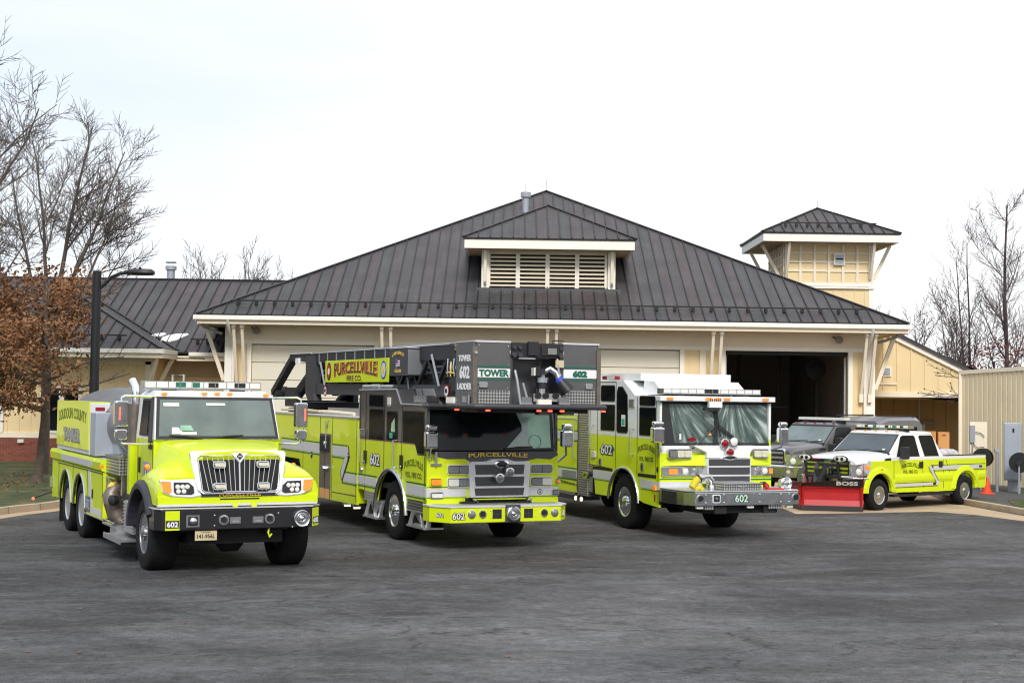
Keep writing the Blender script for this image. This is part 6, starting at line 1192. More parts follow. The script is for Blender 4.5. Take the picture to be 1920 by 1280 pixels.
m = MB('green_text'); m.prism([(1.26, 1.53), (1.08, 1.63), (1.08, 1.58), (.62, 1.60), (.62, 1.66), (.50, 1.56), (.62, 1.50), (1.08, 1.48)], 0, -.0035, -.001); build_each(m, 'ribbon_decal', cab)
lettering(cab, [('olive_text', 'PURCELLVILLE', (-.002, -.95, 1.60), SR, UP, .11, .72, dict(bold=.02, arc=.08)), ('olive_text', 'VOL. FIRE CO.', (-.002, -.95, 1.44), SR, UP, .085, .62, dict(bold=.02))])
m = MB('black_text'); m.lathe((-.002, -1.43, 1.26), (-1, 0, 0), [(0, .06), (.003, .06), (.003, 0)], 16, squash=(.7, 1)); m.build('badge', cab)
# front
m = MB('white_paint'); m.box(0, WP, yf-.02, yf+.1, 1.50, 1.72); m.mat('lime'); m.box(0, WP, yf-.025, yf+.1, .88, 1.58); m.mat('white_paint'); m.prism([(.92, 1.60), (.62, 1.73), (1.98, 1.73), (1.88, 1.60), (1.86, 1.50), (.92, 1.50)], 1, yf-.20, yf-.02)
m.mat('lime'); m.hexa([(.02, yf-.03, 1.34), (.92, yf-.17, 1.34), (.92, yf-.02, 1.34), (.02, yf-.02, 1.34)], [(.10, yf-.03, 1.44), (.92, yf-.10, 1.56), (.92, yf-.02, 1.56), (.10, yf-.02, 1.44)]); m.hexa([(1.86, yf-.17, 1.34), (2.43, yf-.03, 1.34), (2.43, yf-.02, 1.34), (1.86, yf-.02, 1.34)], [(1.86, yf-.10, 1.54), (2.38, yf-.03, 1.44), (2.38, yf-.02, 1.44), (1.86, yf-.02, 1.54)])
m.mat('stripe'); m.box(0, .9, yf-.03, yf-.025, .92, 1.03); m.mat('green_text'); m.box(0, .9, yf-.03, yf-.025, 1.07, 1.09); m.box(1.9, WP, yf-.03, yf-.025, 1.05, 1.08); m.mat('dark'); m.box(.0, WP, yf-.02, yf+.1, .6, .88); fr_ = m.build('cab_front', cab, bevel=.01)
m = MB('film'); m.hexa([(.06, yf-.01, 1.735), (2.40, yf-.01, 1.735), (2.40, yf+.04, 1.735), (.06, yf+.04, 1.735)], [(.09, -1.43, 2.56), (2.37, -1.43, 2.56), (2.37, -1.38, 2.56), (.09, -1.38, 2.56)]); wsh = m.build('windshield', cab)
def on_ws(x, z, o): return (x, yf-.01+(z-1.735)/.825*(.07)-o, z)
m = MB('black_plastic')
for pts in (([.06, 1.72], [2.40, 1.72], [2.40, 1.775], [.06, 1.775]), ([.08, 2.52], [2.38, 2.52], [2.38, 2.57], [.08, 2.57]), ([1.20, 1.77], [1.26, 1.77], [1.26, 2.53], [1.20, 2.53]), ([.06, 1.77], [.32, 1.77], [.22, 2.53], [.08, 2.53])): m.add([on_ws(a, b, .002) for a, b in pts]+[on_ws(a, b, .008) for a, b in pts], [(0, 1, 2, 3), (4, 5, 6, 7), (0, 1, 5, 4), (1, 2, 6, 5), (2, 3, 7, 6), (3, 0, 4, 7)])
m.build('windshield_frame', wsh)
m = MB('red_lens'); m.prism([(.58, 1.84), (.72, 1.89), (.80, 1.84), (.7, 1.80)], 1, yf-.014, yf-.008); m.mat('cabinet'); m.prism([(1.03, 1.92), (1.13, 1.92), (1.10, 1.97), (1.05, 1.97)], 1, yf-.012, yf-.006); m.mat('white_text'); m.prism(rect(.42, .46, 1.84, 1.95), 1, yf-.014, yf-.008); build_each(m, 'sticker', wsh)
m = MB('white_paint'); m.box(-.04, WP+.04, yf-.10, yf+.1, 2.575, 2.675); m.mat('black_plastic'); m.box(0, WP, yf-.06, yf+.05, 2.55, 2.575); m.build('visor', cab, bevel=.02)
for x in (.16, 1.0, 1.2, 1.40, 2.26):
    m = MB('amber'); m.prism(rrect(x-.07, x+.07, 2.60, 2.65, .02), 1, yf-.12, yf-.10); m.build('marker_lamp', cab)
m = MB('dull_chrome'); m.box(.14, 2.30, -1.36, -1.10, 2.71, 2.735); m.mat('lens'); m.box(.15, 2.29, -1.355, -1.105, 2.735, 2.81); m.mat('dark'); m.box(1.05, 1.35, -1.362, -1.355, 2.735, 2.808)
m.mat('dull_chrome')
for k in range(13): m.box(.15+k*.178-.006, .15+k*.178+.006, -1.365, -1.1, 2.73, 2.815)
m.box(.14, 2.30, -1.358, -1.10, 2.81, 2.82); m.mat('black_plastic'); m.box(.5, .65, -1.3, -1.1, 2.66, 2.71); m.box(1.8, 1.95, -1.3, -1.1, 2.66, 2.71); m.build('light_bar', cab)
m = MB('black_plastic'); m.box(.9, 1.22, yf-.13, yf-.05, 2.40, 2.46); m.mat('white_text'); m.box(1.0, 1.28, yf-.14, yf-.06, 2.46, 2.58); m.mat('black_plastic')
for k in range(6): m.cyl((1.03+k*.045, yf-.12, 2.58), (1.03+k*.045, yf-.12, 2.63), .010, 6)
m.build('camera_unit', cab)
for pts in ([(.68, yf-.06, 1.66), (.92, yf-.06, 1.88), (1.18, yf-.03, 2.10)], [(1.16, yf-.03, 1.78), (1.19, yf-.03, 2.38)], [(1.90, yf-.06, 1.62), (1.60, yf-.05, 1.85), (1.30, yf-.03, 2.06)], [(1.30, yf-.04, 1.90), (1.22, yf-.03, 2.40)], [(1.88, yf-.05, 1.66), (1.55, yf-.04, 1.92), (1.28, yf-.03, 2.12)]):
    m = MB('black_plastic'); m.tube(pts, .013, 6); m.build('wiper', wsh)
m = MB('chrome_bright'); m.prism([(.90, 1.49), (1.20, 1.49), (1.26, 1.51), (1.50, 1.51), (1.56, 1.49), (1.86, 1.49), (1.85, 1.0), (.90, 1.0)], 1, yf-.26, yf-.03); m.mat('graphite')
for z0, z1 in ((1.345, 1.475), (1.175, 1.315), (1.0, 1.145)): m.box(.93, 1.83, yf-.266, yf-.26, z0, z1)
g = m.build('grille', cab, bevel=.01)
m = MB('chrome'); m.lathe((1.38, yf-.25, 1.505), (0, -1, 0), [(0, .17), (.03, .16), (.04, .12), (.045, 0)], 24, squash=(1, .32)); m.mat('black_plastic'); m.lathe((1.38, yf-.295, 1.505), (0, -1, 0), [(0, .12), (.004, .10), (.005, 0)], 20, squash=(1, .28)); m.build('emblem', g)
for x, z, c_ in ((1.27, 1.78, 'red_lens'), (1.47, 1.80, 'lens'), (1.38, 1.61, 'red_lens')):
    m = MB('dull_chrome'); m.cyl((x, yf-.1, z-.05), (x, yf-.2, z-.03), .03, 8); m.lathe((x, yf-.18, z), (0, -1, 0), [(0, .03), (.03, .09), (.10, .092), (.105, .08)], 22); m.mat(c_); m.lathe((x, yf-.28, z), (0, -1, 0), [(0, .078), (.015, .06), (.02, 0)], 20); m.build('siren_light', cab)
lampbox(fr_, 'warning_lamp', .14, .64, 1.48, 1.66, yf-.06, ['lens_dark', 'cream_lens', 'cream_lens'], 'dull_chrome', .10, 3); lampbox(fr_, 'warning_lamp', 1.98, 2.34, 1.48, 1.66, yf-.06, ['cream_lens', 'cream_lens'], 'dull_chrome', .10, 2)
for a, b, xs in ((.02, .90, ((.26, 'amber'), (.52, 'lens'), (.74, 'lens_dark'))), (1.90, 2.44, ((2.10, 'lens_dark'), (2.27, 'lens'), (2.40, 'amber')))):
    m = MB('dull_chrome'); m.prism(rrect(a, b, 1.14, 1.325, .02), 1, yf-.08, yf-.02); h = m.build('headlamp', cab, bevel=.01)
    for x, c_ in xs:
        m = MB(c_)
        if c_ == 'amber': m.box(x-.09 if x < 1 else x-.03, x+.09 if x < 1 else x+.045, yf-.095, yf-.08, 1.18, 1.28)
        else: m.mat('dull_chrome'); m.lathe((x, yf-.08, 1.23), (0, -1, 0), [(0, .085), (.015, .08), (.016, .07)], 20); m.mat(c_); m.lathe((x, yf-.09, 1.23), (0, -1, 0), [(0, .068), (.015, .05), (.02, 0)], 18)
        m.build('lens', h)
mirror_box(R_, -.28, -.03, -1.72, 1.78, 2.08, 2.19, [(-.14, -1.72, 1.80), (-.10, -1.68, 1.68), (.05, yf, 1.62)]); mirror_box(R_, 2.52, 2.72, -1.66, 1.78, 2.08, 2.19, [(2.62, -1.66, 1.80), (2.60, -1.64, 1.70), (2.44, yf, 1.64)])
# extended bumper
m = MB('dull_chrome'); bt = [(.0, yf), (-.0, -1.95), (.03, -2.45), (.16, -2.66), (2.36, -2.66), (2.44, -2.5), (2.42, yf)]; m.prism(bt, 2, .655, .90); m.mat('aluminium'); m.prism([(x, y-.008) for x, y in bt], 2, .905, .93); m.mat('dark'); m.box(.4, 2.0, -2.5, -1.6, .50, .655); bp = m.build('bumper', R_, bevel=.012)
m = MB('black_plastic'); m.prism([(-.004, -1.62), (-.006, -1.95), (.0, -2.20), (-.0, -2.20), (.02, -2.2), (.02, -1.62)], 2, .665, .89); m.build('bumper_pad', bp)
num(bp, '602', (1.13, -2.662, .785), FR, .135, .27, 'pale_text', 'green_text')
for x in (.27, 2.30):
    m = MB('chrome'); m.lathe((x, -2.66, .785), (0, -1, 0), [(0, .085), (.015, .08), (.016, .06), (.002, .058), (.002, 0)], 20); m.mat('dark'); m.lathe((x, -2.664, .785), (0, -1, 0), [(0, .055), (.002, .055), (.002, 0)], 16); m.build('horn_ring', bp)
m = MB('white_text'); m.prism(rrect(.52, .68, .71, .86, .02), 1, -2.672, -2.66); m.mat('black_plastic'); m.prism(rrect(.535, .665, .725, .845, .015), 1, -2.676, -2.672); m.mat('dull_chrome'); m.lathe((.60, -2.676, .785), (0, -1, 0), [(0, .03), (.02, .02), (.02, 0)], 12); m.box(.597, .603, -2.682, -2.676, .725, .845); m.box(.535, .665, -2.682, -2.676, .782, .788); m.build('camera_port', bp)
m = MB('chrome')
for x in (.38, .76, 1.52, 1.98, 2.16):
    for z in (.71, .855): m.lathe((x, -2.66, z), (0, -1, 0), [(0, .018), (.008, .016), (.012, 0)], 10)
build_each(m, 'bolt', bp)
m = MB('treadplate'); m.box(.82, 1.62, -2.55, -1.85, .93, 1.045); m.mat('aluminium'); m.box(.80, 1.64, -2.57, -1.83, 1.045, 1.06); m.mat('dull_chrome'); m.tube([(1.12, -2.57, 1.01), (1.16, -2.585, .995), (1.28, -2.585, .995), (1.32, -2.57, 1.01)], .008, 6); m.build('hose_tray', bp, bevel=.006)
m = MB('dull_chrome'); m.smooth = True; m.lathe((.66, -2.35, .93), (0, 0, 1), [(0, .08), (.06, .08), (.08, .065), (.10, .065)], 18); m.tube([(.66, -2.35, 1.0), (.66, -2.36, 1.10), (.58, -2.38, 1.18), (.45, -2.40, 1.17)], .062, 14); m.lathe((.46, -2.40, 1.165), (-1, 0, -.15), [(0, .07), (.05, .09), (.10, .085), (.11, .05)], 18); m.build('intake_elbow', bp)
m = MB('hose_yellow'); m.smooth = True; m.tube([(.36, -2.40, 1.14), (.28, -2.42, 1.08), (.20, -2.44, .98)], .075, 12, .06); m.tube([(.30, -2.42, .96), (.36, -2.45, .98), (.42, -2.42, .95)], .05, 10); m.mat('black_plastic'); m.cyl((.40, -2.40, 1.16), (.35, -2.41, 1.13), .085, 14); m.build('hose', bp)
m = MB('plow_red'); m.smooth = True; m.lathe((1.83, -2.35, .99), (-.3, -1, .1), [(-.05, .03), (0, .055), (.10, .05), (.12, .035)], 14); m.tube([(1.75, -2.4, .95), (1.9, -2.45, .945), (2.15, -2.5, .94)], .02, 8); m.mat('black_plastic'); m.tube([(1.70, -2.38, 1.04), (1.80, -2.36, 1.05), (1.9, -2.3, 1.0)], .03, 8); m.build('nozzle', bp)
m = MB('dull_chrome'); m.lathe((2.28, -2.32, 1.03), (0, -1, 0), [(-.16, .06), (-.12, .10), (0, .115), (.05, .125), (.06, .11), (.05, .09), (.062, .08), (.05, .06), (.06, .03), (.06, 0)], 28); m.box(2.2, 2.36, -2.4, -2.2, .90, .95); m.build('siren_speaker', bp)
for a, b in ((.38, .56), (1.72, 2.02)):
    m = MB('treadplate'); m.box(a, b, -2.64, -2.3, .58, .65); build_each(m, 'step', bp)
for x in (.28, 1.35, 2.2):
    m = MB('lens'); m.prism(rrect(x-.07, x+.07, .60, .64, .015), 1, -2.62, -2.56); m.build('step_lamp', bp)
# ================================================================== PICKUPS (modelled with w = distance from the near side; mirrored into local x)
MIR = Matrix.Scale(-1, 4, Vector((1, 0, 0)))
def pickup(root, white=True):
    P = root; WW = 1.85
    lo = 'lime' if white else 'pickup_grey'; hi = 'white_paint' if white else 'pickup_grey'
    for y in (.06, 3.70):
        for x, f in ((.0, 1), (-WW, -1)):
            t = wheel(P, x, y, .385, .25, .225, f, 'pickup', 'dull_chrome', 40)
    TT[0] = MIR
    m = MB('dark'); m.box(.45, .6, -.6, 4.5, .36, .52); m.box(1.25, 1.4, -.6, 4.5, .36, .52); m.box(.3, 1.55, -.5, .6, .38, .9); m.box(.2, 1.65, .6, 4.4, .45, .6); m.cyl((.2, 3.7, .38), (1.6, 3.7, .38), .07, 8); m.cyl((.2, .06, .38), (1.6, .06, .38), .06, 8); m.mat('black_plastic'); m.box(-.02, .15, .62, 3.1, .30, .36); m.box(1.7, 1.87, .62, 3.1, .30, .36); m.build('chassis', P)
    aF = [(.06+.47*cos(a), .44+.44*sin(a)) for a in [pi*k/14 for k in range(15)]]; aR = [(3.70+.45*cos(a), .42+.42*sin(a)) for a in [pi*k/14 for k in range(15)]]
    side = [(-.40, .70), (-.35, .84), (-.28, 1.18), (.45, 1.185), (4.64, 1.185), (4.66, 1.10), (4.66, .52), (4.60, .42)]+[p for p in aR]+[(3.2, .38), (.60, .41)]+[p for p in aF]
    m = MB(lo); m.prism(side, 0, 0, .07); m.prism(side, 0, WW-.07, WW)
    # crease bulge and flared arches
    for a, b, s in ((0, -.022, 0), (WW, WW+.022, 1)):
        m.loft([[(a, y, .86), (b, y, .78), (b, y, .70), (a, y, .62)] for y in (.66, 3.12)]); m.loft([[(a, y, .86), (b, y, .78), (b, y, .70), (a, y, .62)] for y in (4.28, 4.60)])
        for cy, ar in ((.06, 1.0), (3.70, .97)):
            secs = []
            for k in range(15):
                an = pi*k/14; c_, s_ = cos(an), sin(an)
                secs.append([(a, cy+(.475*ar)*c_, .43+.445*ar*s_), (b+(-.02 if s == 0 else .02), cy+(.50*ar)*c_, .43+.47*ar*s_), (b, cy+(.60*ar)*c_, .43+.57*ar*s_), (a, cy+(.66*ar)*c_, .43+.62*ar*s_)])
            m.loft(secs)
    m.mat(hi); m.prism(rect(-.0, 4.65, 1.185, 1.262) if False else [(.40, 1.186), (4.65, 1.186), (4.65, 1.255), (2.76, 1.262), (.40, 1.27)], 0, .005, .07); m.prism([(.40, 1.186), (4.65, 1.186), (4.65, 1.255), (2.76, 1.262), (.40, 1.27)], 0, WW-.07, WW-.005)
    m.mat('black_plastic'); m.box(.0, .08, 2.82, 4.66, 1.262, 1.285); m.box(WW-.08, WW, 2.82, 4.66, 1.262, 1.285); m.mat(lo); m.box(.07, WW-.07, 4.58, 4.66, .55, 1.25); m.mat('dark'); m.box(.07, WW-.07, 2.78, 4.58, .60, .66); m.mat(hi); m.box(.07, WW-.07, 2.70, 2.78, .6, 1.26)
    m.mat('dark'); m.prism([(1.86, .45), (1.90, 1.18), (1.912, 1.18), (1.872, .45)], 0, -.004, 0) if False else None
    seams(m, [((.62, .62), (.62, 1.18)), ((1.86, .50), (1.80, 1.18)), ((2.72, .45), (2.72, 1.18)), ((2.82, 1.18), (3.10, .62))], -.001, .012)
    body = m.build('body', P, bevel=.014)
    m = MB('black_plastic'); m.prism([(.24, 1.19), (.50, 1.19), (.50, 1.25), (.30, 1.24)], 0, -.004, .01); m.build('fender_vent', body)
    m = MB(hi); m.smooth = True
    def hs(y, e, z0, zt): return [(e, y, z0), (e+.01, y, zt-.10), (e+.10, y, zt-.03), (e+.35, y, zt-.01), (.70, y, zt+.015), (WW-.70, y, zt+.015), (WW-e-.35, y, zt-.01), (WW-e-.10, y, zt-.03), (WW-e-.01, y, zt-.10), (WW-e, y, z0)]
    m.loft([hs(-.72, .12, 1.10, 1.225), hs(-.66, .05, 1.12, 1.26), hs(-.3, .03, 1.15, 1.31), (hs(.3, .02, 1.15, 1.365)), hs(.56, .02, 1.15, 1.38)]); m.smooth = False; m.mat('black_plastic'); m.box(.06, WW-.06, .50, .66, 1.30, 1.36); m.build('hood', body)
    # greenhouse
    m = MB(hi); B_ = [(.03, .42, 1.25), (WW-.03, .42, 1.25), (WW-.03, 2.76, 1.25), (.03, 2.76, 1.25)]; T_ = [(.17, 1.12, 1.81), (WW-.17, 1.12, 1.81), (WW-.17, 2.46, 1.81), (.17, 2.46, 1.81)]; m.hexa(B_, T_)
    m.smooth = True; m.loft([[(.17, 1.10, 1.81), (WW-.17, 1.10, 1.81), (WW-.17, 2.48, 1.81), (.17, 2.48, 1.81)], [(.20, 1.12, 1.85), (WW-.20, 1.12, 1.85), (WW-.20, 2.45, 1.85), (.20, 2.45, 1.85)], [(.32, 1.2, 1.88), (WW-.32, 1.2, 1.88), (WW-.32, 2.35, 1.88), (.32, 2.35, 1.88)]]); m.smooth = False
    cab = m.build('cab', body, bevel=.02)
    def sw(b, z, o): return (.03+.14*(z-1.25)/.56-o, b, z)
    def swin(pts, nm, mt, o0, o1, far=False):
        m = MB(mt); n = len(pts); A = [sw(b, z, o0) for b, z in pts]+[sw(b, z, o1) for b, z in pts]
        if far: A = [(WW-x, y, z) for x, y, z in A]
        m.add(A, [tuple(range(n)), tuple(range(n, 2*n))]+[(i, (i+1) % n, n+(i+1) % n, n+i) for i in range(n)]); return m.build(nm, cab)
    w1 = [(.80, 1.275), (1.72, 1.275), (1.67, 1.74), (1.62, 1.775), (1.20, 1.775), (1.10, 1.74)]; w2 = [(1.96, 1.275), (2.55, 1.275), (2.45, 1.74), (2.40, 1.775), (1.92, 1.775), (1.87, 1.74)]
    for w_ in (w1, w2):
        cb = sum(p[0] for p in w_)/len(w_); cz = sum(p[1] for p in w_)/len(w_); g_ = [(cb+(p[0]-cb)*1.06, cz+(p[1]-cz)*1.06) for p in w_]
        for far in (False, True): swin(g_, 'window_trim', 'black_plastic', -.002, .004, far); swin(w_, 'side_window', 'glass_dark', .004, .008, far)
    def wsq(x0, x1, x2, x3, z0, z1, o0, o1, mt, nm, par):
        n = Vector((0, -(1.81-1.25), .70)).normalized(); n = Vector((0, -.56, .70)).normalized()
        def pt(x, z, o): return Vector((x, .42+.70*(z-1.25)/.56, z))+n*o
        m = MB(mt); A = [pt(x0, z0, o0), pt(x1, z0, o0), pt(x3, z1, o0), pt(x2, z1, o0)]+[pt(x0, z0, o1), pt(x1, z0, o1), pt(x3, z1, o1), pt(x2, z1, o1)]
        m.add(A, [(3, 2, 1, 0), (4, 5, 6, 7), (0, 1, 5, 4), (1, 2, 6, 5), (2, 3, 7, 6), (3, 0, 4, 7)]); return m.build(nm, par)
    wsq(.10, WW-.10, .20, WW-.20, 1.34, 1.80, .002, .006, 'black_plastic', 'windshield_frame', cab); ws = wsq(.13, WW-.13, .22, WW-.22, 1.38, 1.775, .006, .012, 'glass_mid' if not white else 'glass_blue', 'windshield', cab)
    wsq(.28, .36, .28, .36, 1.42, 1.45, .012, .015, 'pale_text', 'sticker', ws)
    for x0, x1 in ((.55, .2), (1.25, .7)):
        m = MB('black_plastic'); m.tube([(x0+.3, .52, 1.385), (x0, .55, 1.40), (x1, .62, 1.425)], .012, 5); m.build('wiper', cab)
    for x in (.30, .60, .925, 1.25, 1.55):
        m = MB('amber' if white else 'red_lens'); m.lathe((x, 1.17, 1.865), (0, -1, .5), [(-.02, .045), (.015, .04), (.025, 0)], 10, squash=(1, .6)); m.build('marker_lamp', cab)
    m = MB('dull_chrome'); m.box(.14, 1.71, 1.42, 1.66, 1.945, 1.962); m.mat('lens'); m.box(.15, 1.70, 1.43, 1.65, 1.962, 2.02)
    if white:
        for a in (.3, .52, .74, 1.1, 1.35): m.mat('green_text' if a in (.52, 1.1) else 'black_plastic'); m.box(a, a+.10, 1.424, 1.43, 1.965, 2.018)
        m.mat('dull_chrome')
        for k in range(10): m.box(.15+k*.172-.005, .15+k*.172+.005, 1.42, 1.65, 1.96, 2.024)
    m.mat('black_plastic'); m.box(.25, .45, 1.45, 1.62, 1.87, 1.945); m.box(1.4, 1.6, 1.45, 1.62, 1.87, 1.945); m.build('light_bar', P)
    # mirrors, handles
    for s in (0, 1):
        f_ = (lambda x: x) if s == 0 else (lambda x: WW-x)
        m = MB('black_plastic'); a, b = sorted((f_(-.26), f_(-.07))); m.prism(rrect(a, b, 1.22, 1.52, .03), 1, .78, .90); m.beam((f_(-.1), .86, 1.28), (f_(.06), .90, 1.27), .06, .05); m.build('mirror', P, bevel=.015)
    for y in (1.74, 2.58):
        m = MB('black_plastic'); m.box(-.03, -.001, y-.07, y+.07, .98, 1.13) if False else m.prism(rrect(y-.075, y+.075, .985, 1.14, .02), 0, -.028, -.001); m.build('door_handle', body, bevel=.006)
    # front end
    m = MB('black_plastic'); m.box(.29, WW-.29, -.70, -.5, .66, 1.18); m.build('radiator_panel', body)
    m = MB('chrome'); fo = rrect(.28, WW-.28, .80, 1.215, .06); m.tube([(x, -.735, z) for x, z in fo]+[(fo[0][0], -.735, fo[0][1])], .03, 6)
    for z in ((.90, 1.0, 1.10) if white else (.89, 1.01, 1.13)): m.box(.32, .83, -.76, -.73, z-.028, z+.028); m.box(1.02, 1.53, -.76, -.73, z-.028, z+.028)
    m.mat('black_plastic'); m.box(.3, 1.55, -.73, -.71, .82, 1.20); m.mat('dull_chrome'); m.box(.83, 1.02, -.77, -.735, .86, 1.16); g = m.build('grille', body)
    m = MB('chrome'); m.lathe((.925, -.775, 1.04), (0, -1, 0), [(0, .09), (.012, .085), (.014, 0)], 20, squash=(1, .45)); m.mat('blue'); m.lathe((.925, -.79, 1.04), (0, -1, 0), [(0, .078), (.004, .074), (.005, 0)], 20, squash=(1, .42)); m.build('emblem', g)
    for s in (0, 1):
        f_ = (lambda x: x) if s == 0 else (lambda x: WW-x)
        m = MB('dull_chrome'); m.hexa([(f_(.0), -.36, .84), (f_(.27), -.75, .82), (f_(.30), -.58, .82), (f_(.05), -.28, .84)], [(f_(-.005), -.30, 1.19), (f_(.27), -.74, 1.205), (f_(.30), -.58, 1.205), (f_(.05), -.24, 1.19)]); h = m.build('headlamp', body)
        m = MB('lens')
        for z in (.93, 1.10): 
            c = Vector((f_(.15), -.575, z)); ax = Vector((-.77 if s == 0 else .77, -.63, 0)); m.lathe(c, ax, [(0, .075), (.02, .07), (.035, .04), (.04, 0)], 16)
        m.mat('amber'); c = Vector((f_(.03), -.395, 1.04)); m.lathe(c, Vector((-.77 if s == 0 else .77, -.63, 0)), [(0, .06), (.012, .05), (.015, 0)], 12); build_each(m, 'lens', h)
        m = MB('amber'); m.box(*sorted((f_(-.045), f_(-.02))), .05, .13, .965, 1.0); m.build('marker_lamp', body)
    m = MB('dull_chrome'); m.prism([(-.02, -.42), (.06, -.66), (.35, -.86), (1.5, -.86), (1.79, -.66), (1.87, -.42), (1.80, -.40), (.05, -.40)], 2, .52, .78); m.mat('chrome'); m.tube([(-.02, -.43, .78), (.06, -.67, .785), (.35, -.87, .79), (1.5, -.87, .79), (1.79, -.67, .785), (1.87, -.43, .78)], .025, 8); m.mat('plate'); m.lathe((.16, -.74, .66), (-.5, -.8, 0), [(0, .05), (.02, .05), (.02, 0)], 12); m.build('bumper', P, bevel=.02)
    m = MB('black_plastic'); m.box(.1, 1.75, 4.66, 4.85, .50, .66); m.build('rear_bumper', P, bevel=.01)
    m = MB('red_lens'); m.box(.0, .1, 4.661, 4.68, .85, 1.15); m.build('tail_lamp', body)
    if white:
        m = MB('stripe'); m.prism(rect(.56, 2.38, .545, .645), 0, -.030, -.024) if False else m.prism(rect(.66, 2.36, .545, .612), 0, -.007, -.002)
        m.prism(rect(2.16, 4.50, .925, 1.02), 0, -.007, -.002); m.prism([(2.05, 1.03), (2.16, 1.03), (2.20, .95), (2.50, .62), (2.42, .54), (2.34, .56), (2.38, .62), (2.10, .93)], 0, -.035, -.027)
        m.mat('black_text'); m.prism(rect(.66, 2.36, .625, .635), 0, -.007, -.002); m.prism(rect(.66, 2.36, .52, .532), 0, -.007, -.002)
        m.prism(rect(2.16, 4.62, 1.035, 1.047), 0, -.007, -.002); m.prism(rect(2.20, 4.62, .895, .907), 0, -.007, -.002); m.prism([(2.24, .93), (2.46, .66), (2.44, .65), (2.21, .93)], 0, -.036, -.027); m.prism(rect(2.15, 2.27, .97, 1.03), 0, -.009, -.002); m.prism(rect(4.32, 4.46, .945, 1.0), 0, -.009, -.007); m.prism(rect(2.26, 2.38, .55, .61), 0, -.009, -.007)
        build_each(m, 'reflective_stripe', body)
        TT[0] = None
        lettering(body, [('olive_text', 'PURCELLVILLE', (.002, 1.30, 1.01), (0, 1, 0), UP, .10, .74, dict(bold=.02, arc=.07)), ('olive_text', 'VOL. FIRE CO.', (.002, 1.30, .90), (0, 1, 0), UP, .085, .62, dict(bold=.02))])
        TT[0] = MIR
        # plough
        m = MB('plow_black'); m.tube([(.45, -.9, .55), (.45, -1.0, 1.10), (.40, -1.0, 1.22)], .03, 6); m.tube([(1.40, -.9, .55), (1.40, -1.0, 1.10), (1.45, -1.0, 1.22)], .03, 6); m.beam((.42, -1.0, 1.08), (1.42, -1.0, 1.08), .05, .06); m.beam((.4, -.95, .80), (1.45, -.95, .80), .07, .07); m.beam((.80, -1.0, 1.08), (.92, -1.2, .60), .10, .08); m.beam((1.05, -1.0, 1.08), (.95, -1.2, .60), .10, .08); m.box(.84, 1.0, -1.15, -.9, .45, .98); m.beam((.925, -.8, .35), (.98, -1.45, .30), .16, .12)
        m.mat('galv'); m.cyl((.75, -.9, .6), (.62, -1.08, .66), .03, 8); m.build('plow_frame', P)
        for x in (.33, 1.38):
            m = MB('plow_black'); m.lathe((x, -1.02, 1.24), (0, -1, 0), [(-.08, .06), (-.02, .19), (.04, .205), (.05, .19)], 24, squash=(1, .42)); m.mat('lens'); m.lathe((x, -1.065, 1.24), (0, -1, 0), [(0, .185), (.01, .17), (.02, 0)], 24, squash=(1, .40)); m.mat('plow_black'); m.lathe((x-.07, -1.085, 1.24), (0, -1, 0), [(0, .045), (.003, .045), (.003, .03)], 14); m.lathe((x+.07, -1.085, 1.24), (0, -1, 0), [(0, .045), (.003, .045), (.003, .03)], 14); m.build('plow_light', P)
        A = Vector((1.02, -1.64)); Bp = Vector((-.12, -.76)); C_ = Vector((2.05, -.86))
        def wing(A, B, nx, nb, top0, top1, nm):
            d = (B-A); n = Vector((nx, nb)).normalized(); secs = []
            prof = [(.0, .02), (.02, .0), (.20, -.05), (.38, -.055), (.52, -.03), (.60, .02), (.60, 0), (.52, -.06), (.38, -.085), (.20, -.08), (.02, -.03)]
            m = MB('plow_red')
            m.loft([[(A.x+d.x*t+n.x*o, A.y+d.y*t+n.y*o, .06+z) for z, o in prof] for t in (0, .25, .5, .75, 1)])
            for t in (.03, .97) if nm == 'plow_blade' else (): q = A+d*t; m.beam((q.x+n.x*.01, q.y+n.y*.01, .08), (q.x+n.x*.02, q.y+n.y*.02, .62), .05, .03)
            o = m.build(nm, P)
            m = MB('galv'); m.mat('plow_black'); m.loft([[(A.x+d.x*t+n.x*o, A.y+d.y*t+n.y*o, z) for z, o in ((.015, .03), (.13, .025), (.13, 0), (.015, -.01))] for t in (0, 1)]); m.build('cutting_edge', o)
            m = MB('plow_black'); m.loft([[(A.x+d.x*t+n.x*o, A.y+d.y*t+n.y*o, z) for z, o in ((.58, .03), (top0+(top1-top0)*t, .16), (top0+(top1-top0)*t-.0, .14), (.58, .0))] for t in (0, .3, 1)]); m.build('snow_deflector', o)
            return o, d.normalized(), n
        o, d, n = wing(A, Bp, -.61, -.79, .67, .79, 'plow_blade'); wing(A, C_, .61, -.79, .67, .76, 'plow_blade')
        TT[0] = None
        c = Vector((-(.22), -1.02, .70)); nl = Vector((-n.x, n.y, 0)); rt = Vector((-d.x, d.y, 0)); slope = Vector((nl.x*.13, nl.y*.13, .18)).normalized(); tq = (A+(Bp-A)*.74); c = Vector((-tq.x, tq.y, .672))+nl*.108
        lettering(o, [('white_text', 'BOSS', c, rt, slope, .115, .50, dict(bold=.03, th=.006))])
        TT[0] = MIR
        for x, y in ((-.10, -.72), (.95, -1.60)):
            m = MB('plow_red'); m.cyl((x, y, .6), (x, y, 1.14 if x < 0 else .9), .010, 5); m.build('marker_rod', P)
    else:
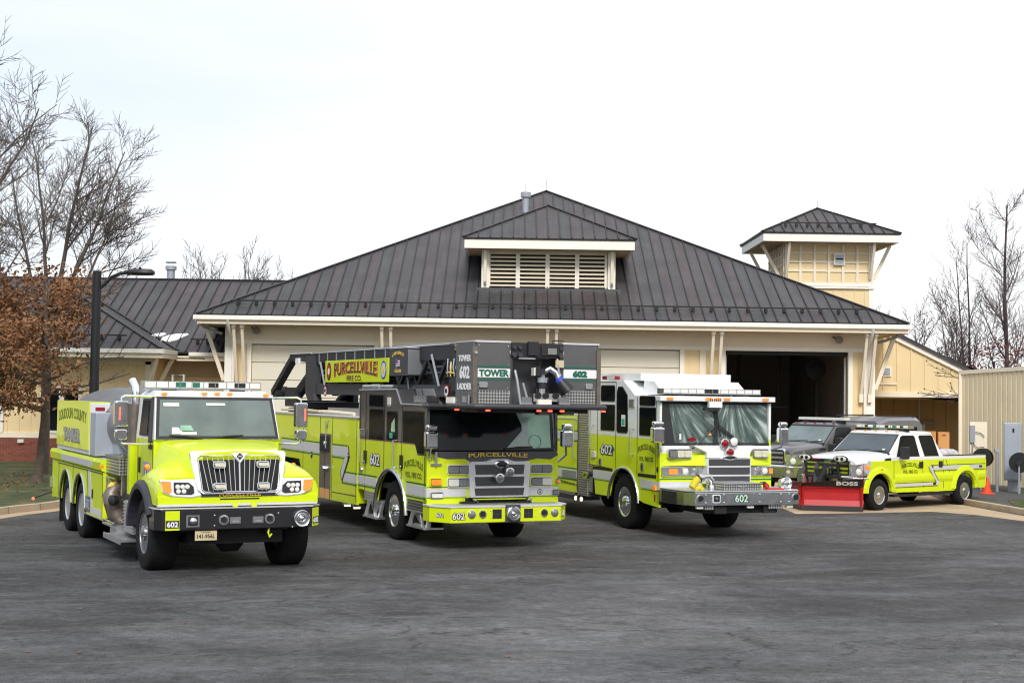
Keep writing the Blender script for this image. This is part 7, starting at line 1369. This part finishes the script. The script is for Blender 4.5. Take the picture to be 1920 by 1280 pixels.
        m = MB('cap_grey'); m.loft([[(.02, y, 1.265), (.10, y, zt-.10), (.22, y, zt), (WW-.22, y, zt), (WW-.10, y, zt-.10), (WW-.02, y, 1.265)] for y, zt in ((2.78, 1.93), (3.2, 2.04), (4.3, 2.06), (4.55, 2.03), (4.66, 1.90))]); m.mat('glass_dark'); m.hexa([(.045, 3.0, 1.45), (.05, 3.0, 1.45), (.05, 4.4, 1.45), (.045, 4.4, 1.45)], [(.07, 3.1, 1.78), (.08, 3.1, 1.78), (.08, 4.4, 1.78), (.07, 4.4, 1.78)]); m.mat('black_plastic'); m.box(.2, .25, 2.9, 4.5, 2.06, 2.09); m.box(1.6, 1.65, 2.9, 4.5, 2.06, 2.09); m.build('bed_cap', P)
    TT[0] = None
t = thing('pickup_truck', 'white and lime crew cab pickup with a red snow plow on its nose', 'pickup truck', (8.85, 34.68, 0), radians(-50))
pickup(t, True)
PK = t
t = thing('pickup_truck', 'dark grey pickup with a bed cap parked behind the white and lime pickup', 'pickup truck', (8.13, 38.8, 0), radians(-52), scale=1.06)
pickup(t, False)
t = thing('sack_pile', 'pile of crumpled white sacks lying in the bed of the pickup', 'sacks', (8.85, 34.68, 0), radians(-50))
for i, (x, y, a, b, c) in enumerate(((-.45, 3.15, .30, .38, .12), (-.95, 3.3, .34, .30, .14), (-.55, 3.75, .28, .36, .10), (-1.2, 3.7, .3, .3, .12))):
    m = MB('sack'); secs = []; r2 = random.Random(i)
    for j in range(9):
        ph = -pi/2+pi*j/8; secs.append([(x+a*cos(ph)*cos(th)*(1+r2.uniform(-.12, .12)), y+b*cos(ph)*sin(th)*(1+r2.uniform(-.12, .12)), 1.27+1.3*c*sin(ph)*(1+r2.uniform(-.2, .25))) for th in [2*pi*k/14 for k in range(14)]])
    m.smooth = True; m.loft(secs); m.build('sack', t)
m = MB('sack'); m.box(-1.5, -.2, 2.95, 4.1, .66, 1.16); m.build('sack', t, bevel=.06)
# ================================================================== TREES
def branches(m, p, d, L, r, lv, rg, up=.3, kids=5, spread=.8, segs=6, rmin=.006, jit=.16, minlen=.25, klen=.62, kr=.55, start=.25):
    p = Vector(p); d = Vector(d).normalized(); pts = [p.copy()]; dirs = [d.copy()]
    for i in range(segs):
        d = (d+Vector((rg.uniform(-jit, jit), rg.uniform(-jit, jit), rg.uniform(-jit, jit)+up*.18))).normalized(); p = p+d*(L/segs); pts.append(p.copy()); dirs.append(d.copy())
    n = 8 if r > .08 else (5 if r > .03 else 3)
    m.tube(pts, r, n, max(rmin*.6, r*.28), cap=False)
    tips = [pts[-1]]
    if lv > 0:
        for k in range(kids):
            t = start+(1-start)*(k+rg.uniform(.1, .9))/kids; i = min(segs-1, int(t*segs)); f = t*segs-i; q = pts[i].lerp(pts[i+1], f); dd = dirs[i+1]
            a = rg.uniform(0, 2*pi); side = Vector((cos(a), sin(a), rg.uniform(-.1, .35))); side = (side-dd*side.dot(dd)).normalized()
            nd = (dd*(1-spread*.55)+side*spread).normalized(); rr = max(rmin, r*(1-.7*t)*kr); LL = L*klen*(1-.55*t)*rg.uniform(.75, 1.15)
            if LL > minlen: tips += branches(m, q, nd, LL, rr, lv-1, rg, up, kids, spread, max(3, segs-1), rmin, jit, minlen, klen, kr, start)
    return tips
def bare_tree(name, label, base, stems, mat='bark_grey', group=None, cat='tree', lv=3, kids=6, seed=1, z0=0, r0=.16, **kw):
    t = thing(name, label, cat, base, group=group); rg = random.Random(seed); tr = MB(mat); cr = MB(mat); cr.smooth = True
    if z0: tr.tube([(0, 0, -.1), (.03, 0, z0*.4), (.0, 0, z0+.1)], r0, 10, r0*.7, cap=False)
    for (dx, dy, dz, L, r) in stems:
        d = Vector((dx, dy, dz)).normalized(); p = Vector((0, 0, z0)); pts = [p.copy()]; 
        for i in range(3): d = (d+Vector((rg.uniform(-.05, .05), rg.uniform(-.05, .05), 0))).normalized(); p = p+d*L*.1; pts.append(p.copy())
        tr.tube(pts, r, 9, r*.85, cap=False)
        branches(cr, p, d, L*.7, r*.85, lv, rg, kids=kids, **kw)
    tr.build('trunk', t, recalc=False); cr.build('crown', t, recalc=False); return t
# left: pale many-stemmed tree behind the lamp post, big tree off the left edge
bare_tree('bare_tree', 'leafless many stemmed tree rising behind the lamp post', (-13.75, 42.5, .1), [(-.06, 0, 1, 6.0, .075), (.16, .1, 1, 6.4, .085), (.46, 0, 1, 6.0, .07), (-.34, .1, 1, 5.2, .07), (.80, -.1, 1, 5.2, .055), (.30, .3, 1, 5.0, .05), (1.15, .1, 1, 4.2, .04)], seed=11, lv=4, kids=9, spread=.60, up=.42, rmin=.0075, klen=.62, start=.12, jit=.13, z0=4.0)
bare_tree('bare_tree', 'tall leafless tree reaching in from the left edge of the picture', (-15.2, 38.0, .1), [(.06, 0, 1, 10.4, .095), (-.2, .1, 1, 8, .08), (.20, .05, 1, 7.9, .075), (.34, .0, 1, 6.6, .06), (.50, .1, 1, 5.4, .045)], seed=23, lv=4, kids=8, spread=.62, up=.42, rmin=.0075, klen=.60, start=.10, z0=2.6, r0=.2)
# oak that keeps its brown leaves
t = thing('oak_tree', 'small oak holding dense rusty brown leaves on the lawn at the left', 'tree', (-12.55, 38.3, .1))
rg = random.Random(5); tr = MB('bark'); tr.tube([(0, 0, -.1), (.03, 0, .15), (.10, 0, .9), (.17, 0, 1.8), (.24, 0, 2.8), (.16, 0, 4.0), (.1, 0, 5.2)], .145, 12, .05, cap=False); tr.tube([(0, 0, -.1), (.01, 0, .25)], .21, 12, .14, cap=False); tr.build('trunk', t, recalc=False)
cr = MB('bark'); tips = []
for k in range(26):
    z = 1.9+3.2*(k/26); a = rg.uniform(0, 2*pi) if k % 3 else rg.uniform(2.6, 3.7); q = (.2, 0, z); Lb = 2.9*(1-.45*abs(k/26-.35))
    tips += branches(cr, q, (cos(a), sin(a)*.8, .12+.2*k/26), Lb*rg.uniform(.7, 1.05), .045, 2, rg, up=.12, kids=5, spread=.7, segs=5, rmin=.007, jit=.2, minlen=.2, klen=.5)
cr.build('crown', t, recalc=False)
lf = MB('leaf')
def leaf(m, c, s, rg):
    n = Vector((rg.uniform(-1, 1), rg.uniform(-1, 1), rg.uniform(-1, 1))).normalized(); u = n.orthogonal().normalized(); u = Matrix.Rotation(rg.uniform(0, 6.28), 3, n) @ u; v = n.cross(u); c = Vector(c)
    pts = [c-u*s, c-u*s*.3+v*s*.42, c+u*s*.2+v*s*.30+n*s*.2, c+u*s, c+u*s*.15-v*s*.36+n*s*.15, c-u*s*.35-v*s*.40]
    m.add(pts, [(0, 1, 2, 5), (5, 2, 4), (2, 3, 4)])
for p in tips:
    if p.z < 1.3 or rg.random() < .15 or p.x > 1.35: continue
    dn = 25 if p.x < .7 else 9
    for k in range(rg.randint(dn-8, dn+8)):
        q = p+Vector((rg.gauss(0, .22), rg.gauss(0, .22), rg.gauss(-.04, .15))); leaf(lf, q, rg.uniform(.05, .10), rg)
for k in range(130):
    a = rg.uniform(0, 6.28); rr = 1.5*sqrt(rg.random()); z = rg.uniform(2.5, 5.4); c_ = Vector((rr*cos(a)-.15, rr*sin(a), z))
    for j in range(14): leaf(lf, c_+Vector((rg.gauss(0, .16), rg.gauss(0, .16), rg.gauss(0, .12))), rg.uniform(.04, .085), rg)
lf.build('foliage', t, recalc=False)
# fallen leaves under the oak
m = MB('leaf')
for i in range(500):
    x = -14+rg.gauss(0, 2.0); y = 38.5+rg.gauss(0, 2.5); leaf(m, (min(x, -10.6), min(y, 46), .17), .05, rg)
m.build('leaf_litter', recalc=False)['kind'] = 'stuff'
# right: trees behind the shed
bare_tree('sweetgum_tree', 'tall bare tree with one straight leader behind the shed at the right', (20.3, 59, 0), [(.02, 0, 1, 10.7, .12)], 'bark_dark', seed=4, lv=3, kids=13, spread=.66, up=.8, rmin=.0078, klen=.50, start=.02, jit=.06, kr=.42)
bare_tree('sweetgum_tree', 'bare tree with several curving upright limbs left of the tall leader', (19.9, 61, 0), [(-.08, 0, 1, 9.4, .075), (-.20, 0, 1, 8.8, .07), (-.34, 0, 1, 7.4, .05)], 'bark_dark', seed=9, lv=3, kids=8, spread=.60, up=.9, rmin=.0078, klen=.48, start=.05, jit=.07, kr=.42)
bare_tree('sweetgum_tree', 'leaning bare tree half cut off by the right edge of the picture', (20.4, 57, 0), [(.20, 0, 1, 7.0, .08)], 'bark_dark', seed=14, lv=3, kids=9, spread=.7, up=.75, rmin=.0078, klen=.48, start=.05, jit=.07, kr=.42)
bare_tree('small_tree', 'thin bare sapling bending left over the carport roof', (17.9, 58, 0), [(-.30, 0, 1, 6.4, .045), (-.1, 0, 1, 7.2, .045)], 'bark_dark', seed=31, lv=3, kids=8, spread=.62, up=.7, rmin=.011, klen=.55, start=.05)
for i, (x, y, h_, lab) in enumerate(((16.0, 64, 6.4, 'dense twiggy shrub behind the lower end of the carport roof'), (18.2, 66, 7.0, 'dense twiggy shrub between the bare saplings behind the shed'), (20.9, 67, 6.6, 'dense twiggy shrub low behind the tall straight tree'), (23.2, 68, 6.6, 'dense twiggy shrub low at the right edge behind the shed'))):
    bare_tree('shrub', lab, (x, y, 0), [(rnd.uniform(-.4, .4), 0, 1, h_*rnd.uniform(.85, 1), .05) for k in range(7)], 'bark_dark', seed=40+i, lv=3, kids=7, spread=.6, up=.4, rmin=.012, klen=.5, start=.1, group='thickets behind the shed')
t = thing('small_oak', 'little tree with dark red leaves just above the shed roof', 'tree', (18.55, 55.5, 0)); tr = MB('bark_dark'); rg = random.Random(3); tips = []
tr.tube([(0, 0, 0), (0, 0, 2), (.05, 0, 4.2)], .07, 7, .04, cap=False); tr.build('trunk', t, recalc=False); cr = MB('bark_dark')
for k in range(12): tips += branches(cr, (.03, 0, 3.1+k*.13), (cos(k*2.4), sin(k*2.4), .3), 1.3-.03*k, .02, 1, rg, kids=4, segs=4, rmin=.009)
cr.build('crown', t, recalc=False); lf = MB('leaf_red')
for p in tips:
    for k in range(5): leaf(lf, p+Vector((rg.gauss(0, .12), rg.gauss(0, .12), rg.gauss(0, .1))), rg.uniform(.05, .10), rg)
lf.build('foliage', t, recalc=False)
# twigs with seed balls in front of the carport gable
t = thing('low_branches', 'bare low branches with seed balls hanging in front of the carport gable', 'tree', (16.4, 50.2, 0)); m = MB('bark_dark'); rg = random.Random(8); tips = []
m.tube([(.3, 0, 0), (.25, 0, 1.8), (.1, 0, 3.3)], .04, 6, .03, cap=False); m.build('trunk', t, recalc=False); m = MB('bark_dark')
for z, s in ((3.5, .4), (3.25, .15), (3.0, .0), (2.85, -.1)): tips += branches(m, (.12, 0, z-.1), (-1, rg.uniform(-.2, .2), s), 1.9, .02, 2, rg, up=.02, kids=5, spread=.5, segs=6, rmin=.009)
for p in tips[::5]: m.lathe(p, (0, 0, 1), [(-.03, .0), (0, .035), (.03, 0)], 6)
m.build('crown', t, recalc=False)
# far trees over the left wing
for i, (x, y, h_, lab) in enumerate(((-14.2, 72, 8.9, 'bare treetops over the ridge of the left wing'), (-11.9, 75, 8.6, 'bare treetop beside the main roof slope over the left wing'), (-17.5, 74, 7.6, 'faint bare treetop near the roof vent of the left wing'))):
    bare_tree('far_tree', lab, (x, y, 0), [(rnd.uniform(-.3, .3), 0, 1, h_*rnd.uniform(.9, 1.05), .07) for k in range(7)], 'bark_grey', seed=60+i, lv=3, kids=8, spread=.55, up=.6, rmin=.013, klen=.5, start=.1)
bpy.context.view_layer.update()
